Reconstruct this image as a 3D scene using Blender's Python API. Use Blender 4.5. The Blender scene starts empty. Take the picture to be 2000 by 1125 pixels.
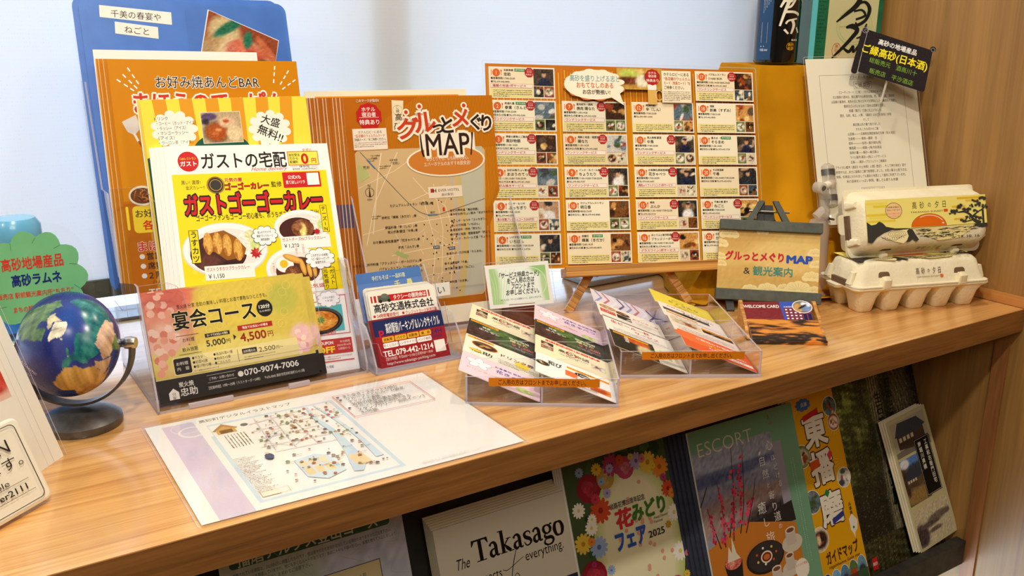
import bpy, math, random
import numpy as np
from mathutils import Matrix, Vector
S = bpy.context.scene
COL = S.collection
R = math.radians
# ------------------------------------------------------------------ camera, world, lights, exposure
cd = bpy.data.cameras.new('camera'); cam = bpy.data.objects.new('camera', cd); COL.objects.link(cam)
cd.sensor_width = 36; cd.lens = 32.31; cd.clip_start = .01
cam.matrix_world = Matrix(((.8380, .1362, -.5283, -1.3053), (-.5455, .2265, -.8069, -.6524), (.0098, .9645, .2641, .3681), (0, 0, 0, 1)))
S.camera = cam
S.view_settings.view_transform = 'Standard'; S.view_settings.look = 'None'
S.view_settings.gamma = 1; S.view_settings.use_curve_mapping = False
S.view_settings.exposure = 0.0
w = bpy.data.worlds.new('daylight'); S.world = w; w.use_nodes = True
bg = w.node_tree.nodes['Background']; bg.inputs[0].default_value = (.68, .84, 1, 1); bg.inputs[1].default_value = 3.0
S.cycles.transparent_max_bounces = 24; S.cycles.max_bounces = 8
S.cycles.caustics_reflective = False; S.cycles.caustics_refractive = False
def lamp(name, kind, loc, target, power, col, size, **k):
    l = bpy.data.lights.new(name, kind); l.energy = power; l.color = col
    if kind == 'AREA': l.size = size
    else: l.shadow_soft_size = size
    if kind == 'SPOT': l.spot_size = R(k.get('cone', 80)); l.spot_blend = .6
    o = bpy.data.objects.new(name, l); COL.objects.link(o); o.location = loc
    o.rotation_euler = (Vector(target) - Vector(loc)).to_track_quat('-Z', 'Y').to_euler(); return o
WARM = (1, .92, .80)
lamp('ceiling_downlight', 'SPOT', (-1.15, .16, 1.55), (-1.05, .12, 0), 26, WARM, .045, cone=100)
lamp('ceiling_downlight', 'SPOT', (-.42, .10, 1.55), (-.42, .12, 0), 22, WARM, .045, cone=100)
lamp('ceiling_downlight', 'SPOT', (-1.35, -.80, 1.55), (-.8, .15, 0), 62, WARM, .05, cone=90)
lamp('ceiling_downlight', 'SPOT', (-2.6, -.35, 1.3), (-.8, .15, 0), 22, WARM, .05, cone=70)
lamp('ceiling_fill', 'AREA', (-1.6, -1.6, 1.55), (-1.0, 0, 0), 20, (1, .93, .82), 1.0)  # soft overhead area light added as fill, not a known fitting
lamp('cabinet_lamp', 'AREA', (-.38, .14, -.55), (0, .10, -.50), 3.0, (.55, .75, 1), .18)
# ------------------------------------------------------------------ colours and materials
def lin(c):
    c = [x / 255 for x in c[:3]]
    return tuple(x / 12.92 if x <= .04045 else ((x + .055) / 1.055) ** 2.4 for x in c)
def mat(name, col, rough=.5, metal=0, spec=.5, bump=None, trans=0, noise=None, coat=0, alpha=1):
    m = bpy.data.materials.new(name); m.use_nodes = True; nt = m.node_tree; p = nt.nodes['Principled BSDF']
    c = (*lin(col), 1); p.inputs['Base Color'].default_value = c; p.inputs['Roughness'].default_value = rough
    p.inputs['Metallic'].default_value = metal; p.inputs['Specular IOR Level'].default_value = spec
    p.inputs['Transmission Weight'].default_value = trans; p.inputs['Coat Weight'].default_value = coat
    tc = nt.nodes.new('ShaderNodeTexCoord')
    if noise:   # (scale, second colour, detail)
        n = nt.nodes.new('ShaderNodeTexNoise'); n.inputs['Scale'].default_value = noise[0]; n.inputs['Detail'].default_value = 4
        nt.links.new(tc.outputs['Object'], n.inputs['Vector'])
        r = nt.nodes.new('ShaderNodeValToRGB'); r.color_ramp.elements[0].position = .35; r.color_ramp.elements[1].position = .65
        r.color_ramp.elements[0].color = c; r.color_ramp.elements[1].color = (*lin(noise[1]), 1)
        nt.links.new(n.outputs[0], r.inputs[0]); nt.links.new(r.outputs[0], p.inputs['Base Color'])
    if bump:    # (scale, strength, distance)
        n = nt.nodes.new('ShaderNodeTexNoise'); n.inputs['Scale'].default_value = bump[0]; n.inputs['Detail'].default_value = 3
        nt.links.new(tc.outputs['Object'], n.inputs['Vector'])
        b = nt.nodes.new('ShaderNodeBump'); b.inputs['Strength'].default_value = bump[1]; b.inputs['Distance'].default_value = bump[2]
        nt.links.new(n.outputs[0], b.inputs['Height']); nt.links.new(b.outputs[0], p.inputs['Normal'])
    return m
def wood(name, c1, c2, grain=(1.2, 22, 22), rough=.42, coat=0, big=1.0, c3=None):
    m = bpy.data.materials.new(name); m.use_nodes = True; nt = m.node_tree; p = nt.nodes['Principled BSDF']
    tc = nt.nodes.new('ShaderNodeTexCoord'); mp = nt.nodes.new('ShaderNodeMapping'); mp.inputs['Scale'].default_value = grain
    nt.links.new(tc.outputs['Object'], mp.inputs['Vector'])
    n1 = nt.nodes.new('ShaderNodeTexNoise'); n1.inputs['Scale'].default_value = 2.2 * big; n1.inputs['Detail'].default_value = 7; n1.inputs['Roughness'].default_value = .62; n1.inputs['Distortion'].default_value = .6
    n2 = nt.nodes.new('ShaderNodeTexNoise'); n2.inputs['Scale'].default_value = 14 * big; n2.inputs['Detail'].default_value = 3
    nt.links.new(mp.outputs[0], n1.inputs['Vector']); nt.links.new(mp.outputs[0], n2.inputs['Vector'])
    mx = nt.nodes.new('ShaderNodeMath'); mx.operation = 'MULTIPLY_ADD'; mx.inputs[1].default_value = .35
    nt.links.new(n2.outputs[0], mx.inputs[0]); nt.links.new(n1.outputs[0], mx.inputs[2])
    r = nt.nodes.new('ShaderNodeValToRGB'); e = r.color_ramp.elements
    e[0].position = .50; e[0].color = (*lin(c2), 1); e[1].position = .84; e[1].color = (*lin(c1), 1)
    if c3: x = e.new(.66); x.color = (*lin(c3), 1)
    nt.links.new(mx.outputs[0], r.inputs[0]); nt.links.new(r.outputs[0], p.inputs['Base Color'])
    p.inputs['Roughness'].default_value = rough; p.inputs['Coat Weight'].default_value = coat; p.inputs['Coat Roughness'].default_value = .13; p.inputs['Coat IOR'].default_value = 1.65 if coat == 1 else 1.5
    b = nt.nodes.new('ShaderNodeBump'); b.inputs['Strength'].default_value = .12; b.inputs['Distance'].default_value = .0006
    nt.links.new(n2.outputs[0], b.inputs['Height']); nt.links.new(b.outputs[0], p.inputs['Normal'])
    return m
def clear(name, tint=(252, 252, 255), fres=1.45, rough=.02, body=0, bodycol=(225, 222, 240)):
    m = bpy.data.materials.new(name); m.use_nodes = True; nt = m.node_tree; nt.nodes.remove(nt.nodes['Principled BSDF'])
    out = nt.nodes['Material Output']; t = nt.nodes.new('ShaderNodeBsdfTransparent'); t.inputs[0].default_value = (*lin(tint), 1)
    g = nt.nodes.new('ShaderNodeBsdfGlossy'); g.inputs['Roughness'].default_value = rough
    lw = nt.nodes.new('ShaderNodeLayerWeight'); lw.inputs[0].default_value = .5; pw = nt.nodes.new('ShaderNodeMath'); pw.operation = 'POWER'; pw.inputs[1].default_value = 4.5
    f = nt.nodes.new('ShaderNodeMath'); f.operation = 'MULTIPLY_ADD'; f0 = ((fres - 1) / (fres + 1)) ** 2; f.inputs[1].default_value = 1 - f0; f.inputs[2].default_value = f0
    nt.links.new(lw.outputs['Facing'], pw.inputs[0]); nt.links.new(pw.outputs[0], f.inputs[0])
    src = t.outputs[0]
    if body:
        d = nt.nodes.new('ShaderNodeBsdfDiffuse'); d.inputs[0].default_value = (*lin(bodycol), 1)
        tr = nt.nodes.new('ShaderNodeBsdfTranslucent'); tr.inputs[0].default_value = (*lin(bodycol), 1)
        a = nt.nodes.new('ShaderNodeMixShader'); nt.links.new(d.outputs[0], a.inputs[1]); nt.links.new(tr.outputs[0], a.inputs[2])
        b = nt.nodes.new('ShaderNodeMixShader'); b.inputs[0].default_value = body
        nt.links.new(t.outputs[0], b.inputs[1]); nt.links.new(a.outputs[0], b.inputs[2]); src = b.outputs[0]
    x = nt.nodes.new('ShaderNodeMixShader'); nt.links.new(f.outputs[0], x.inputs[0]); nt.links.new(src, x.inputs[1]); nt.links.new(g.outputs[0], x.inputs[2])
    nt.links.new(x.outputs[0], out.inputs[0]); return m
def inkmat(name, rough, spec=.5):
    m = bpy.data.materials.new(name); m.use_nodes = True; nt = m.node_tree; p = nt.nodes['Principled BSDF']
    a = nt.nodes.new('ShaderNodeVertexColor'); a.layer_name = 'Col'
    n = nt.nodes.new('ShaderNodeTexNoise'); n.inputs['Scale'].default_value = 900
    tc = nt.nodes.new('ShaderNodeTexCoord'); nt.links.new(tc.outputs['Object'], n.inputs['Vector'])
    mr = nt.nodes.new('ShaderNodeMapRange'); mr.inputs[3].default_value = rough - .04; mr.inputs[4].default_value = rough + .06
    nt.links.new(n.outputs[0], mr.inputs[0]); nt.links.new(mr.outputs[0], p.inputs['Roughness'])
    nt.links.new(a.outputs[0], p.inputs['Base Color']); p.inputs['Specular IOR Level'].default_value = spec; return m
M = dict(
    ink=inkmat('coated_print', .45, .16), inkm=inkmat('matt_print', .7, .1), inkg=inkmat('glossy_print', .25, .5),
    paper=mat('white_paper', (246, 243, 234), .75, spec=.2, bump=(180, .1, .0004)),
    cream=mat('cream_paper', (240, 230, 200), .75, spec=.2, bump=(180, .1, .0004)),
    counter=wood('oak_laminate', (232, 182, 112), (192, 132, 70), (.9, 44, 44), .36, coat=1, big=.9, c3=(218, 162, 92)),
    fascia=wood('oak_edge_band', (158, 104, 50), (112, 70, 28), (1.4, 22, 30), .5),
    wall=wood('walnut_panel', (168, 124, 66), (138, 98, 48), (22, 22, .7), .5, big=.8),
    post=wood('post_wood', (168, 112, 62), (138, 86, 44), (20, 20, 1.2), .5),
    trim=wood('trim_wood', (206, 146, 78), (180, 120, 60), (20, 1.2, 20), .45),
    acr=clear('clear_acrylic', fres=1.40), acre=clear('acrylic_edge', (244, 242, 255), 1.5, .08, .75, (246, 244, 255)),
    film=clear('laminate_film', (255, 255, 255), 1.32, .10), cloudy=clear('cloudy_plastic', (250, 248, 245), 1.5, .12, .5, (246, 238, 226)),
    black=mat('black_painted_wood', (40, 40, 38), .6, noise=(60, (58, 58, 54)), bump=(120, .3, .0006)),
    slate=mat('dark_green_grey_paint', (62, 66, 56), .55, noise=(90, (78, 82, 70)), bump=(150, .3, .0005)),
    dark=mat('dark_rack_board', (42, 38, 30), .6, noise=(40, (52, 47, 38))),
    gunmetal=mat('gunmetal', (92, 88, 84), .38, .55, noise=(200, (104, 99, 94))),
    chrome=mat('satin_chrome', (200, 196, 190), .25, 1, noise=(60, (210, 206, 200))),
    pulp=mat('moulded_pulp', (238, 228, 196), .9, spec=.15, bump=(260, .55, .0012), noise=(30, (232, 220, 184))),
    cloth=mat('mustard_cloth', (204, 140, 14), .95, spec=.1, bump=(900, .5, .0006), noise=(16, (190, 128, 10))),
    ledge=wood('easel_pine', (232, 172, 88), (140, 80, 26), (.5, 60, 90), .45, big=1.6),
    block=mat('reddish_wood_block', (120, 58, 40), .45, noise=(30, (106, 48, 34))),
    bglass=mat('black_bottle_glass', (10, 10, 12), .12, coat=.5, noise=(10, (14, 14, 16))),
    grey=mat('grey_plastic', (186, 196, 206), .4, noise=(50, (178, 188, 198))),
    white=mat('white_plastic', (240, 234, 214), .35, coat=.2, noise=(30, (236, 229, 208))),
    blind=None, alum=mat('window_aluminium', (150, 150, 150), .4, .6, noise=(20, (160, 160, 160))),
    plaster=mat('plaster', (226, 214, 192), .9, noise=(6, (220, 208, 186))), floor=mat('floor_vinyl', (150, 132, 112), .5, noise=(5, (140, 122, 102))),
    bluegl=clear('blue_bottle_glass', (120, 190, 228), 1.5, .04, .25, (70, 150, 205)), blueply=mat('blue_plastic', (70, 122, 206), .4, noise=(40, (64, 114, 198))),
    greengl=clear('green_edge_plastic', (150, 215, 170), 1.5, .05, .45, (60, 160, 100)),
)
# ------------------------------------------------------------------ mesh helpers
def link(name, me, parent=None, mats=(), smooth=False):
    o = bpy.data.objects.new(name, me); COL.objects.link(o)
    for m in mats: me.materials.append(m)
    if parent: o.parent = parent
    if smooth: me.polygons.foreach_set('use_smooth', [True] * len(me.polygons))
    return o
def tag(o, label, cat, group=None, kind=None):
    o['label'] = label; o['category'] = cat
    if group: o['group'] = group
    if kind: o['kind'] = kind
    return o
def thing(name, label, cat, loc=(0, 0, 0), rz=0, group=None):
    o = bpy.data.objects.new(name, None); COL.objects.link(o); o.location = loc; o.rotation_euler = (0, 0, rz); o.empty_display_size = .01
    return tag(o, label, cat, group)
def axes(yaw, tilt, roll=0):
    y, t, q = R(yaw), R(tilt), R(roll)
    r = Vector((math.cos(y), math.sin(y), 0)); bk = Vector((-math.sin(y), math.cos(y), 0))
    u = Vector((0, 0, 1)) * math.cos(t) + bk * math.sin(t)
    a = r * math.cos(q) + u * math.sin(q); b = u * math.cos(q) - r * math.sin(q)
    return a, b, a.cross(b)
def frame(pose):            # x = width, z = up the sheet, -y = towards the reader
    a, b, n = axes(*pose[3:])
    m = Matrix((a, -n, b)).transposed().to_4x4(); m.translation = Vector(pose[:3]); return m
def on(base, yaw, tilt, s, t, roll=0, out=0):
    a, b, n = axes(yaw, tilt); p = Vector(base) + a * s + b * t + n * out; return (*p, yaw, tilt, roll)
class MB:
    def __init__(s): s.v = []; s.f = []; s.m = []
    def add(s, vs, fs, mi=0):
        k = len(s.v); s.v += [tuple(v) for v in vs]; s.f += [tuple(i + k for i in f) for f in fs]
        s.m += ([mi] * len(fs) if isinstance(mi, int) else list(mi)); return s
    def box(s, x0, y0, z0, x1, y1, z1, mi=0):
        return s.add([(x, y, z) for x in (x0, x1) for y in (y0, y1) for z in (z0, z1)],
                     [(0, 1, 3, 2), (4, 6, 7, 5), (0, 4, 5, 1), (2, 3, 7, 6), (0, 2, 6, 4), (1, 5, 7, 3)], mi)
    def loft(s, rings, cap=True, mi=0, closed=True):
        n = len(rings[0]); k = len(s.v)
        for r in rings: s.v += [tuple(p) for p in r]
        for i in range(len(rings) - 1):
            for j in range(n if closed else n - 1):
                q = (j + 1) % n; s.f.append((k + i * n + j, k + i * n + q, k + (i + 1) * n + q, k + (i + 1) * n + j)); s.m.append(mi)
        if cap:
            s.f.append(tuple(k + j for j in range(n))[::-1]); s.f.append(tuple(k + (len(rings) - 1) * n + j for j in range(n))); s.m += [mi, mi]
        return s
    def lathe(s, prof, n=32, c=(0, 0, 0), mi=0):
        return s.loft([[(c[0] + r * math.cos(2 * math.pi * j / n), c[1] + r * math.sin(2 * math.pi * j / n), c[2] + z) for j in range(n)] for r, z in prof], True, mi)
    def tube(s, pts, r, n=10, mi=0, rx=None):
        pts = [Vector(p) for p in pts]; rings = []
        for i, p in enumerate(pts):
            d = (pts[min(i + 1, len(pts) - 1)] - pts[max(i - 1, 0)]).normalized()
            u = d.cross(Vector((0, 0, 1))) if abs(d.z) < .95 else d.cross(Vector((0, 1, 0)))
            u.normalize(); v = u.cross(d); rr = r[i] if isinstance(r, (list, tuple)) else r; r2 = rx if rx else rr
            rings.append([p + u * rr * math.cos(2 * math.pi * j / n) + v * r2 * math.sin(2 * math.pi * j / n) for j in range(n)])
        return s.loft(rings, True, mi)
    def prism(s, poly, y0, y1, mi=0, side=None):      # polygon in xz, extruded along y
        n = len(poly); vs = [(x, y0, z) for x, z in poly] + [(x, y1, z) for x, z in poly]
        fs = [tuple(range(n)), tuple(range(2 * n - 1, n - 1, -1))] + [(i, i + n, (i + 1) % n + n, (i + 1) % n) for i in range(n)]
        sd = mi if side is None else side
        return s.add(vs, fs, [mi, mi] + [sd] * n)
    def xf(s, m): s.v = [tuple(m @ Vector(p)) for p in s.v]; return s
    def build(s, name, mats, parent=None, smooth=False, bevel=0, recalc=True):
        me = bpy.data.meshes.new(name); me.from_pydata(s.v, [], s.f); 
        if not isinstance(mats, (list, tuple)): mats = [mats]
        o = link(name, me, parent, mats); me.polygons.foreach_set('material_index', s.m)
        if recalc:
            import bmesh
            b = bmesh.new(); b.from_mesh(me); bmesh.ops.recalc_face_normals(b, faces=b.faces); b.to_mesh(me); b.free()
        if smooth:
            me.polygons.foreach_set('use_smooth', [True] * len(me.polygons)); me.set_sharp_from_angle(angle=R(38))
        if bevel:
            md = o.modifiers.new('bevel', 'BEVEL'); md.width = bevel; md.segments = 2; md.limit_method = 'ANGLE'
        return o
def rr(x0, z0, x1, z1, r, n=5, corners=(1, 1, 1, 1)):      # rounded rectangle; corners BL, BR, TR, TL
    out = []
    for (cx, cz, a0), k in zip(((x0 + r, z0 + r, 180), (x1 - r, z0 + r, 270), (x1 - r, z1 - r, 0), (x0 + r, z1 - r, 90)), corners):
        if not k: out.append((x0 if a0 in (180, 90) else x1, z0 if a0 in (180, 270) else z1)); continue
        for i in range(n + 1):
            a = R(a0 + 90 * i / n); out.append((cx + r * math.cos(a), cz + r * math.sin(a)))
    return out
# ------------------------------------------------------------------ printing: flat ink shapes in millimetres on a sheet
_tc = {}
def glyphs(s, off=0, res=3):
    k = (s, round(off, 4), res)
    if k not in _tc:
        c = bpy.data.curves.new('t', 'FONT'); c.body = s; c.size = 1; c.offset = off; c.resolution_u = res; c.fill_mode = 'FRONT'
        o = bpy.data.objects.new('t', c); COL.objects.link(o); bpy.context.view_layer.update()
        me = o.to_mesh(); v = np.zeros(len(me.vertices) * 3); me.vertices.foreach_get('co', v); v = v.reshape(-1, 3)[:, :2]
        f = [tuple(p.vertices) for p in me.polygons]; o.to_mesh_clear(); bpy.data.objects.remove(o); bpy.data.curves.remove(c)
        _tc[k] = (v, f)
    return _tc[k]
def strokes(s, wd, res=3):      # thick outline of a string: a quad along every contour edge
    k = ('S', s, round(wd, 4), res)
    if k not in _tc:
        v, f = glyphs(s, 0, res); cnt = {}
        for q in f:
            for i in range(len(q)):
                e = (q[i], q[(i + 1) % len(q)]); ke = (min(e), max(e)); cnt[ke] = cnt.get(ke, 0) + 1
        V = []; F = []
        for (i, j), n in cnt.items():
            if n != 1: continue
            p, q = v[i], v[j]; d = q - p; L = np.hypot(*d)
            if L < 1e-5: continue
            d = d / L; nn = np.array([-d[1], d[0]]) * wd; d = d * wd * .55; k0 = len(V); V += [p - d + nn, q + d + nn, q + d - nn, p - d - nn]; F.append((k0, k0 + 1, k0 + 2, k0 + 3))
        _tc[k] = (np.array(V) if V else np.zeros((0, 2)), F)
    return _tc[k]
def fbm(x, y, seed=0, f=4, o=3):
    rs = np.random.RandomState(seed); r = 0; a = 1
    for i in range(o):
        for _ in range(3):
            t = rs.rand() * 6.28; ph = rs.rand() * 6.28; r = r + a * np.sin((x * math.cos(t) + y * math.sin(t)) * f + ph); 
        f *= 2.1; a *= .55
    return r / 3
class Ink:
    def __init__(s): s.v = []; s.f = []; s.c = []; s.l = []; s.n = 0; s.k = 0
    def raw(s, v, f, c, l):
        v = np.asarray(v, float); s.v.append(v); s.l.append(np.full(len(v), float(l) + s.k * .04)); s.k += 1; c = np.asarray(c, float)
        s.c.append(np.tile(c, (len(v), 1)) if c.ndim == 1 else c); s.f += [tuple(i + s.n for i in q) for q in f]; s.n += len(v); return s
    def poly(s, p, c, l=1): return s.raw(p, [tuple(range(len(p)))], lin(c), l)
    def rect(s, x0, y0, x1, y1, c, l=1): return s.poly([(x0, y0), (x1, y0), (x1, y1), (x0, y1)], c, l)
    def rrect(s, x0, y0, x1, y1, r, c, l=1): return s.poly(rr(x0, y0, x1, y1, r), c, l)
    def disc(s, x, y, rx, ry=None, c=(0, 0, 0), l=1, n=28, rot=0):
        ry = ry or rx; t = np.linspace(0, 2 * np.pi, n, endpoint=False); p = np.c_[rx * np.cos(t), ry * np.sin(t)]; q = R(rot)
        return s.poly(p @ np.array([[math.cos(q), math.sin(q)], [-math.sin(q), math.cos(q)]]) + [x, y], c, l)
    def ring(s, x, y, r, w, c, l=1, n=32, ry=None):
        ry = ry or r; t = np.linspace(0, 2 * np.pi, n, endpoint=False)
        p = np.r_[np.c_[x + r * np.cos(t), y + ry * np.sin(t)], np.c_[x + (r - w) * np.cos(t), y + (ry - w) * np.sin(t)]]
        return s.raw(p, [(i, (i + 1) % n, (i + 1) % n + n, i + n) for i in range(n)], lin(c), l)
    def frame(s, x0, y0, x1, y1, w, c, l=2):
        return s.raw([(x0, y0), (x1, y0), (x1, y1), (x0, y1), (x0 + w, y0 + w), (x1 - w, y0 + w), (x1 - w, y1 - w), (x0 + w, y1 - w)],
                     [(0, 1, 5, 4), (1, 2, 6, 5), (2, 3, 7, 6), (3, 0, 4, 7)], lin(c), l)
    def line(s, pts, w, c, l=2):
        p = [np.array(q[:2], float) for q in pts]; ws = w if isinstance(w, (list, tuple)) else [w] * len(p); L = []; Rr = []
        for i, q in enumerate(p):
            d = p[min(i + 1, len(p) - 1)] - p[max(i - 1, 0)]; d = d / (np.linalg.norm(d) + 1e-9); n = np.array([-d[1], d[0]]) * ws[i] / 2
            L.append(q + n); Rr.append(q - n)
        k = len(p); return s.raw(L + Rr, [(i, i + 1, i + 1 + k, i + k) for i in range(k - 1)], lin(c), l)
    def curve(s, pts, w, c, l=2, n=8):      # smooth stroke with swelling width; pts (x, y[, width])
        P = [np.array(q[:2], float) for q in pts]; W = [q[2] if len(q) > 2 else w for q in pts]; out = []; ow = []
        for i in range(len(P) - 1):
            a, b, e, f = P[max(i - 1, 0)], P[i], P[i + 1], P[min(i + 2, len(P) - 1)]
            for j in range(n + (i == len(P) - 2)):
                t = j / n; out.append(.5 * (2 * b + (e - a) * t + (2 * a - 5 * b + 4 * e - f) * t * t + (3 * b - a - 3 * e + f) * t ** 3)); ow.append(W[i] * (1 - t) + W[i + 1] * t)
        return s.line(out, ow, c, l)
    def text(s, t, x, y, h, c=(30, 26, 24), l=6, w=None, al='l', b=0, ol=None, ow=.05, sh=0, rot=0, vert=False, sx=1, res=3):
        if vert:
            for i, ch in enumerate(t): s.text(ch, x, y - i * h * 1.04, h, c, l, None, 'c', b, ol, ow, sh, rot, False, sx, res)
            return s
        sb = b > .012; v, f = glyphs(t, 0 if sb else b, res); b *= .62
        if len(v) == 0: return s
        x0, x1 = v[:, 0].min(), v[:, 0].max(); kx = (w / (x1 - x0)) if w else h * sx
        off = {'l': x0, 'c': (x0 + x1) / 2, 'r': x1}[al]
        def place(v):
            p = np.c_[(v[:, 0] - off) * kx, (v[:, 1] - .38) * h]; p[:, 0] += sh * p[:, 1]; q = R(rot)
            return p @ np.array([[math.cos(q), math.sin(q)], [-math.sin(q), math.cos(q)]]) + [x, y]
        if ol: 
            vo, fo = strokes(t, (b if sb else 0) + ow, res); s.zr(place(vo), fo, ol, l - 1)
        if sb: vo, fo = strokes(t, b, res); s.zr(place(vo), fo, c, l)
        return s.raw(place(v), f, lin(c), l)
    def zr(s, v, f, c, l):      # overlapping strokes get tiny alternating levels so none are coplanar
        s.raw(v, f, lin(c), l); s.l[-1] = s.l[-1] + np.repeat(np.arange(len(v) // 4) % 5, 4) * .05; s.k += 6; return s
    def lines(s, x0, x1, ytop, n, dy, c=(90, 80, 70), h=.9, l=5, seed=1, last=.6):   # rows of small unreadable characters
        rs = random.Random(seed)
        for i in range(n):
            x = x0; e = x1 if i < n - 1 else x0 + (x1 - x0) * last; y = ytop - i * dy
            while x < e:
                ww = h * rs.uniform(.5, .95); k = rs.random()
                s.rect(x, y + (k > .5) * h * .3, x + ww, y + h * rs.uniform(.6, 1), c, l)
                if k < .6: s.rect(x + ww * .35, y - h * .25, x + ww * .6, y + h * .9, c, l)
                x += h * 1.15
        return s
    def pic(s, x0, y0, x1, y1, fn, n=20, l=4, mask=None):    # a printed photograph: fn(u, v) -> rgb 0..255
        m = max(4, int(n * abs((y1 - y0) / (x1 - x0)))); u, v = np.meshgrid(np.linspace(0, 1, n + 1), np.linspace(0, 1, m + 1))
        c = np.clip(fn(u, v), 0, 255) / 255; c = np.where(c <= .04045, c / 12.92, ((c + .055) / 1.055) ** 2.4).reshape(-1, 3)
        P = np.c_[(x0 + (x1 - x0) * u).ravel(), (y0 + (y1 - y0) * v).ravel()]
        F = [(j * (n + 1) + i, j * (n + 1) + i + 1, (j + 1) * (n + 1) + i + 1, (j + 1) * (n + 1) + i) for j in range(m) for i in range(n)
             if mask is None or mask((i + .5) / n, (j + .5) / m)]
        return s.raw(P, F, c, l)
    def discpic(s, x, y, rx, ry, fn, n=14, l=4):              # the same in an ellipse
        k = 36; V = [(0, 0)] + [(r / n * math.cos(6.28318 * j / k), r / n * math.sin(6.28318 * j / k)) for r in range(1, n + 1) for j in range(k)]
        V = np.array(V); c = np.clip(fn(V[:, 0] * .5 + .5, V[:, 1] * .5 + .5), 0, 255) / 255; c = np.where(c <= .04045, c / 12.92, ((c + .055) / 1.055) ** 2.4)
        F = [(0, 1 + j, 1 + (j + 1) % k) for j in range(k)] + [(1 + r * k + j, 1 + (r + 1) * k + j, 1 + (r + 1) * k + (j + 1) % k, 1 + r * k + (j + 1) % k) for r in range(n - 1) for j in range(k)]
        return s.raw(V * [rx, ry] + [x, y], F, c, l)
    def cloud(s, x, y, rx, ry, c, l=3, n=11, seed=0, line=None, k=.24):
        P = []
        for i in range(n):
            a0 = 6.2832 * i / n + seed * .3
            for j in range(6):
                t = a0 + 6.2832 / n * j / 6; q = .82 + .2 * math.sin(math.pi * j / 6) ** .6; P.append((q * math.cos(t), q * math.sin(t)))
        if line: s.poly([(x + p * (rx + .6), y + q * (ry + .6)) for p, q in P], line, l)
        return s.poly([(x + p * rx, y + q * ry) for p, q in P], c, l + .5)
    def burst(s, x, y, r, c, l=4, n=16, k=.9):
        return s.poly([(x + r * (1 if i % 2 else k) * math.cos(6.283 * i / (2 * n)), y + r * (1 if i % 2 else k) * math.sin(6.283 * i / (2 * n))) for i in range(2 * n)], c, l)
    def build(s, name, parent, m='ink', dz=.00003, off=.0001, wrap=None, lab=None, clip=None):
        v = np.concatenate(s.v)
        if clip: v = np.c_[np.clip(v[:, 0], 0, clip[0]), np.clip(v[:, 1], 0, clip[1])]
        L = np.concatenate(s.l); c = np.concatenate(s.c)
        me = bpy.data.meshes.new(name); P = np.c_[v[:, 0] / 1000, -(off + L * dz), v[:, 1] / 1000]
        if wrap is not None: P = wrap(v / 1000, off + L * dz)
        me.from_pydata(P.tolist(), [], s.f); at = me.color_attributes.new('Col', 'FLOAT_COLOR', 'POINT')
        at.data.foreach_set('color', np.c_[c, np.ones(len(c))].ravel().astype(np.float32)); me.update()
        o = link(name, me, parent, [M[m]]); 
        if lab: o['label'] = lab
        return o
def sheet(name, label, cat, pose, W, H, m='paper', th=.0003, group=None, r=0, parent=None):
    b = MB(); b.prism(rr(0, 0, W, H, r) if r else [(0, 0), (W, 0), (W, H), (0, H)], 0, th)
    o = b.build(name, M[m] if isinstance(m, str) else m, parent); o.matrix_world = frame(pose)
    if label: tag(o, label, cat, group)
    return o
def film(o, W, H, e=.003, y=-.0016, r=.003, th=.0002):
    b = MB(); b.prism(rr(-e, -e, W + e, H + e, r), y - th, y); q = b.build('laminate_film', M['film'], o)
    b = MB(); P = rr(-e, -e, W + e, H + e, r); Q = rr(-e + .0006, -e + .0006, W + e - .0006, H + e - .0006, r - .0005); n = len(P)
    vs = [(x, -.0006, z) for x, z in P] + [(x, -.0006, z) for x, z in Q]; b.add(vs, [(i, (i + 1) % n, (i + 1) % n + n, i + n) for i in range(n)])
    b.build('film_edge', M['acre'], o, recalc=False); return q
# picture functions
def blobs(base, bl, seed=0, nz=12, top=None):
    rs = np.random.RandomState(seed)
    def fn(u, v):
        c = np.ones(u.shape + (3,)) * np.array(base, float)
        if top is not None: c = c * (1 - v[..., None]) + np.array(top, float) * v[..., None]
        for (x, y, rx, ry, col, *q) in bl:
            ro = R(q[0]) if q else 0; dx, dy = u - x, v - y; X = dx * math.cos(ro) + dy * math.sin(ro); Y = -dx * math.sin(ro) + dy * math.cos(ro)
            d = 1 / (1 + np.exp((np.sqrt((X / rx) ** 2 + (Y / ry) ** 2) - 1) * 14)); c = c * (1 - d[..., None]) + np.array(col, float) * d[..., None]
        return c + rs.randn(*u.shape)[..., None] * nz
    return fn
PAL = dict(
    room=[(60, 34, 18), (120, 72, 30), (206, 150, 80), (240, 206, 130), (30, 18, 12), (150, 60, 30), (90, 70, 50)],
    food=[(150, 70, 44), (226, 206, 170), (116, 126, 70), (196, 146, 80), (70, 44, 32), (176, 100, 70), (236, 224, 200)],
    shop=[(90, 110, 120), (200, 196, 184), (60, 60, 66), (160, 70, 50), (230, 226, 214), (70, 90, 60), (120, 130, 140)],
    drink=[(30, 24, 20), (70, 80, 90), (210, 200, 170), (150, 90, 40), (236, 226, 200), (44, 54, 40)],
    man=[(70, 56, 44), (40, 38, 40), (190, 150, 116), (120, 96, 70), (226, 214, 190)])
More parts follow.
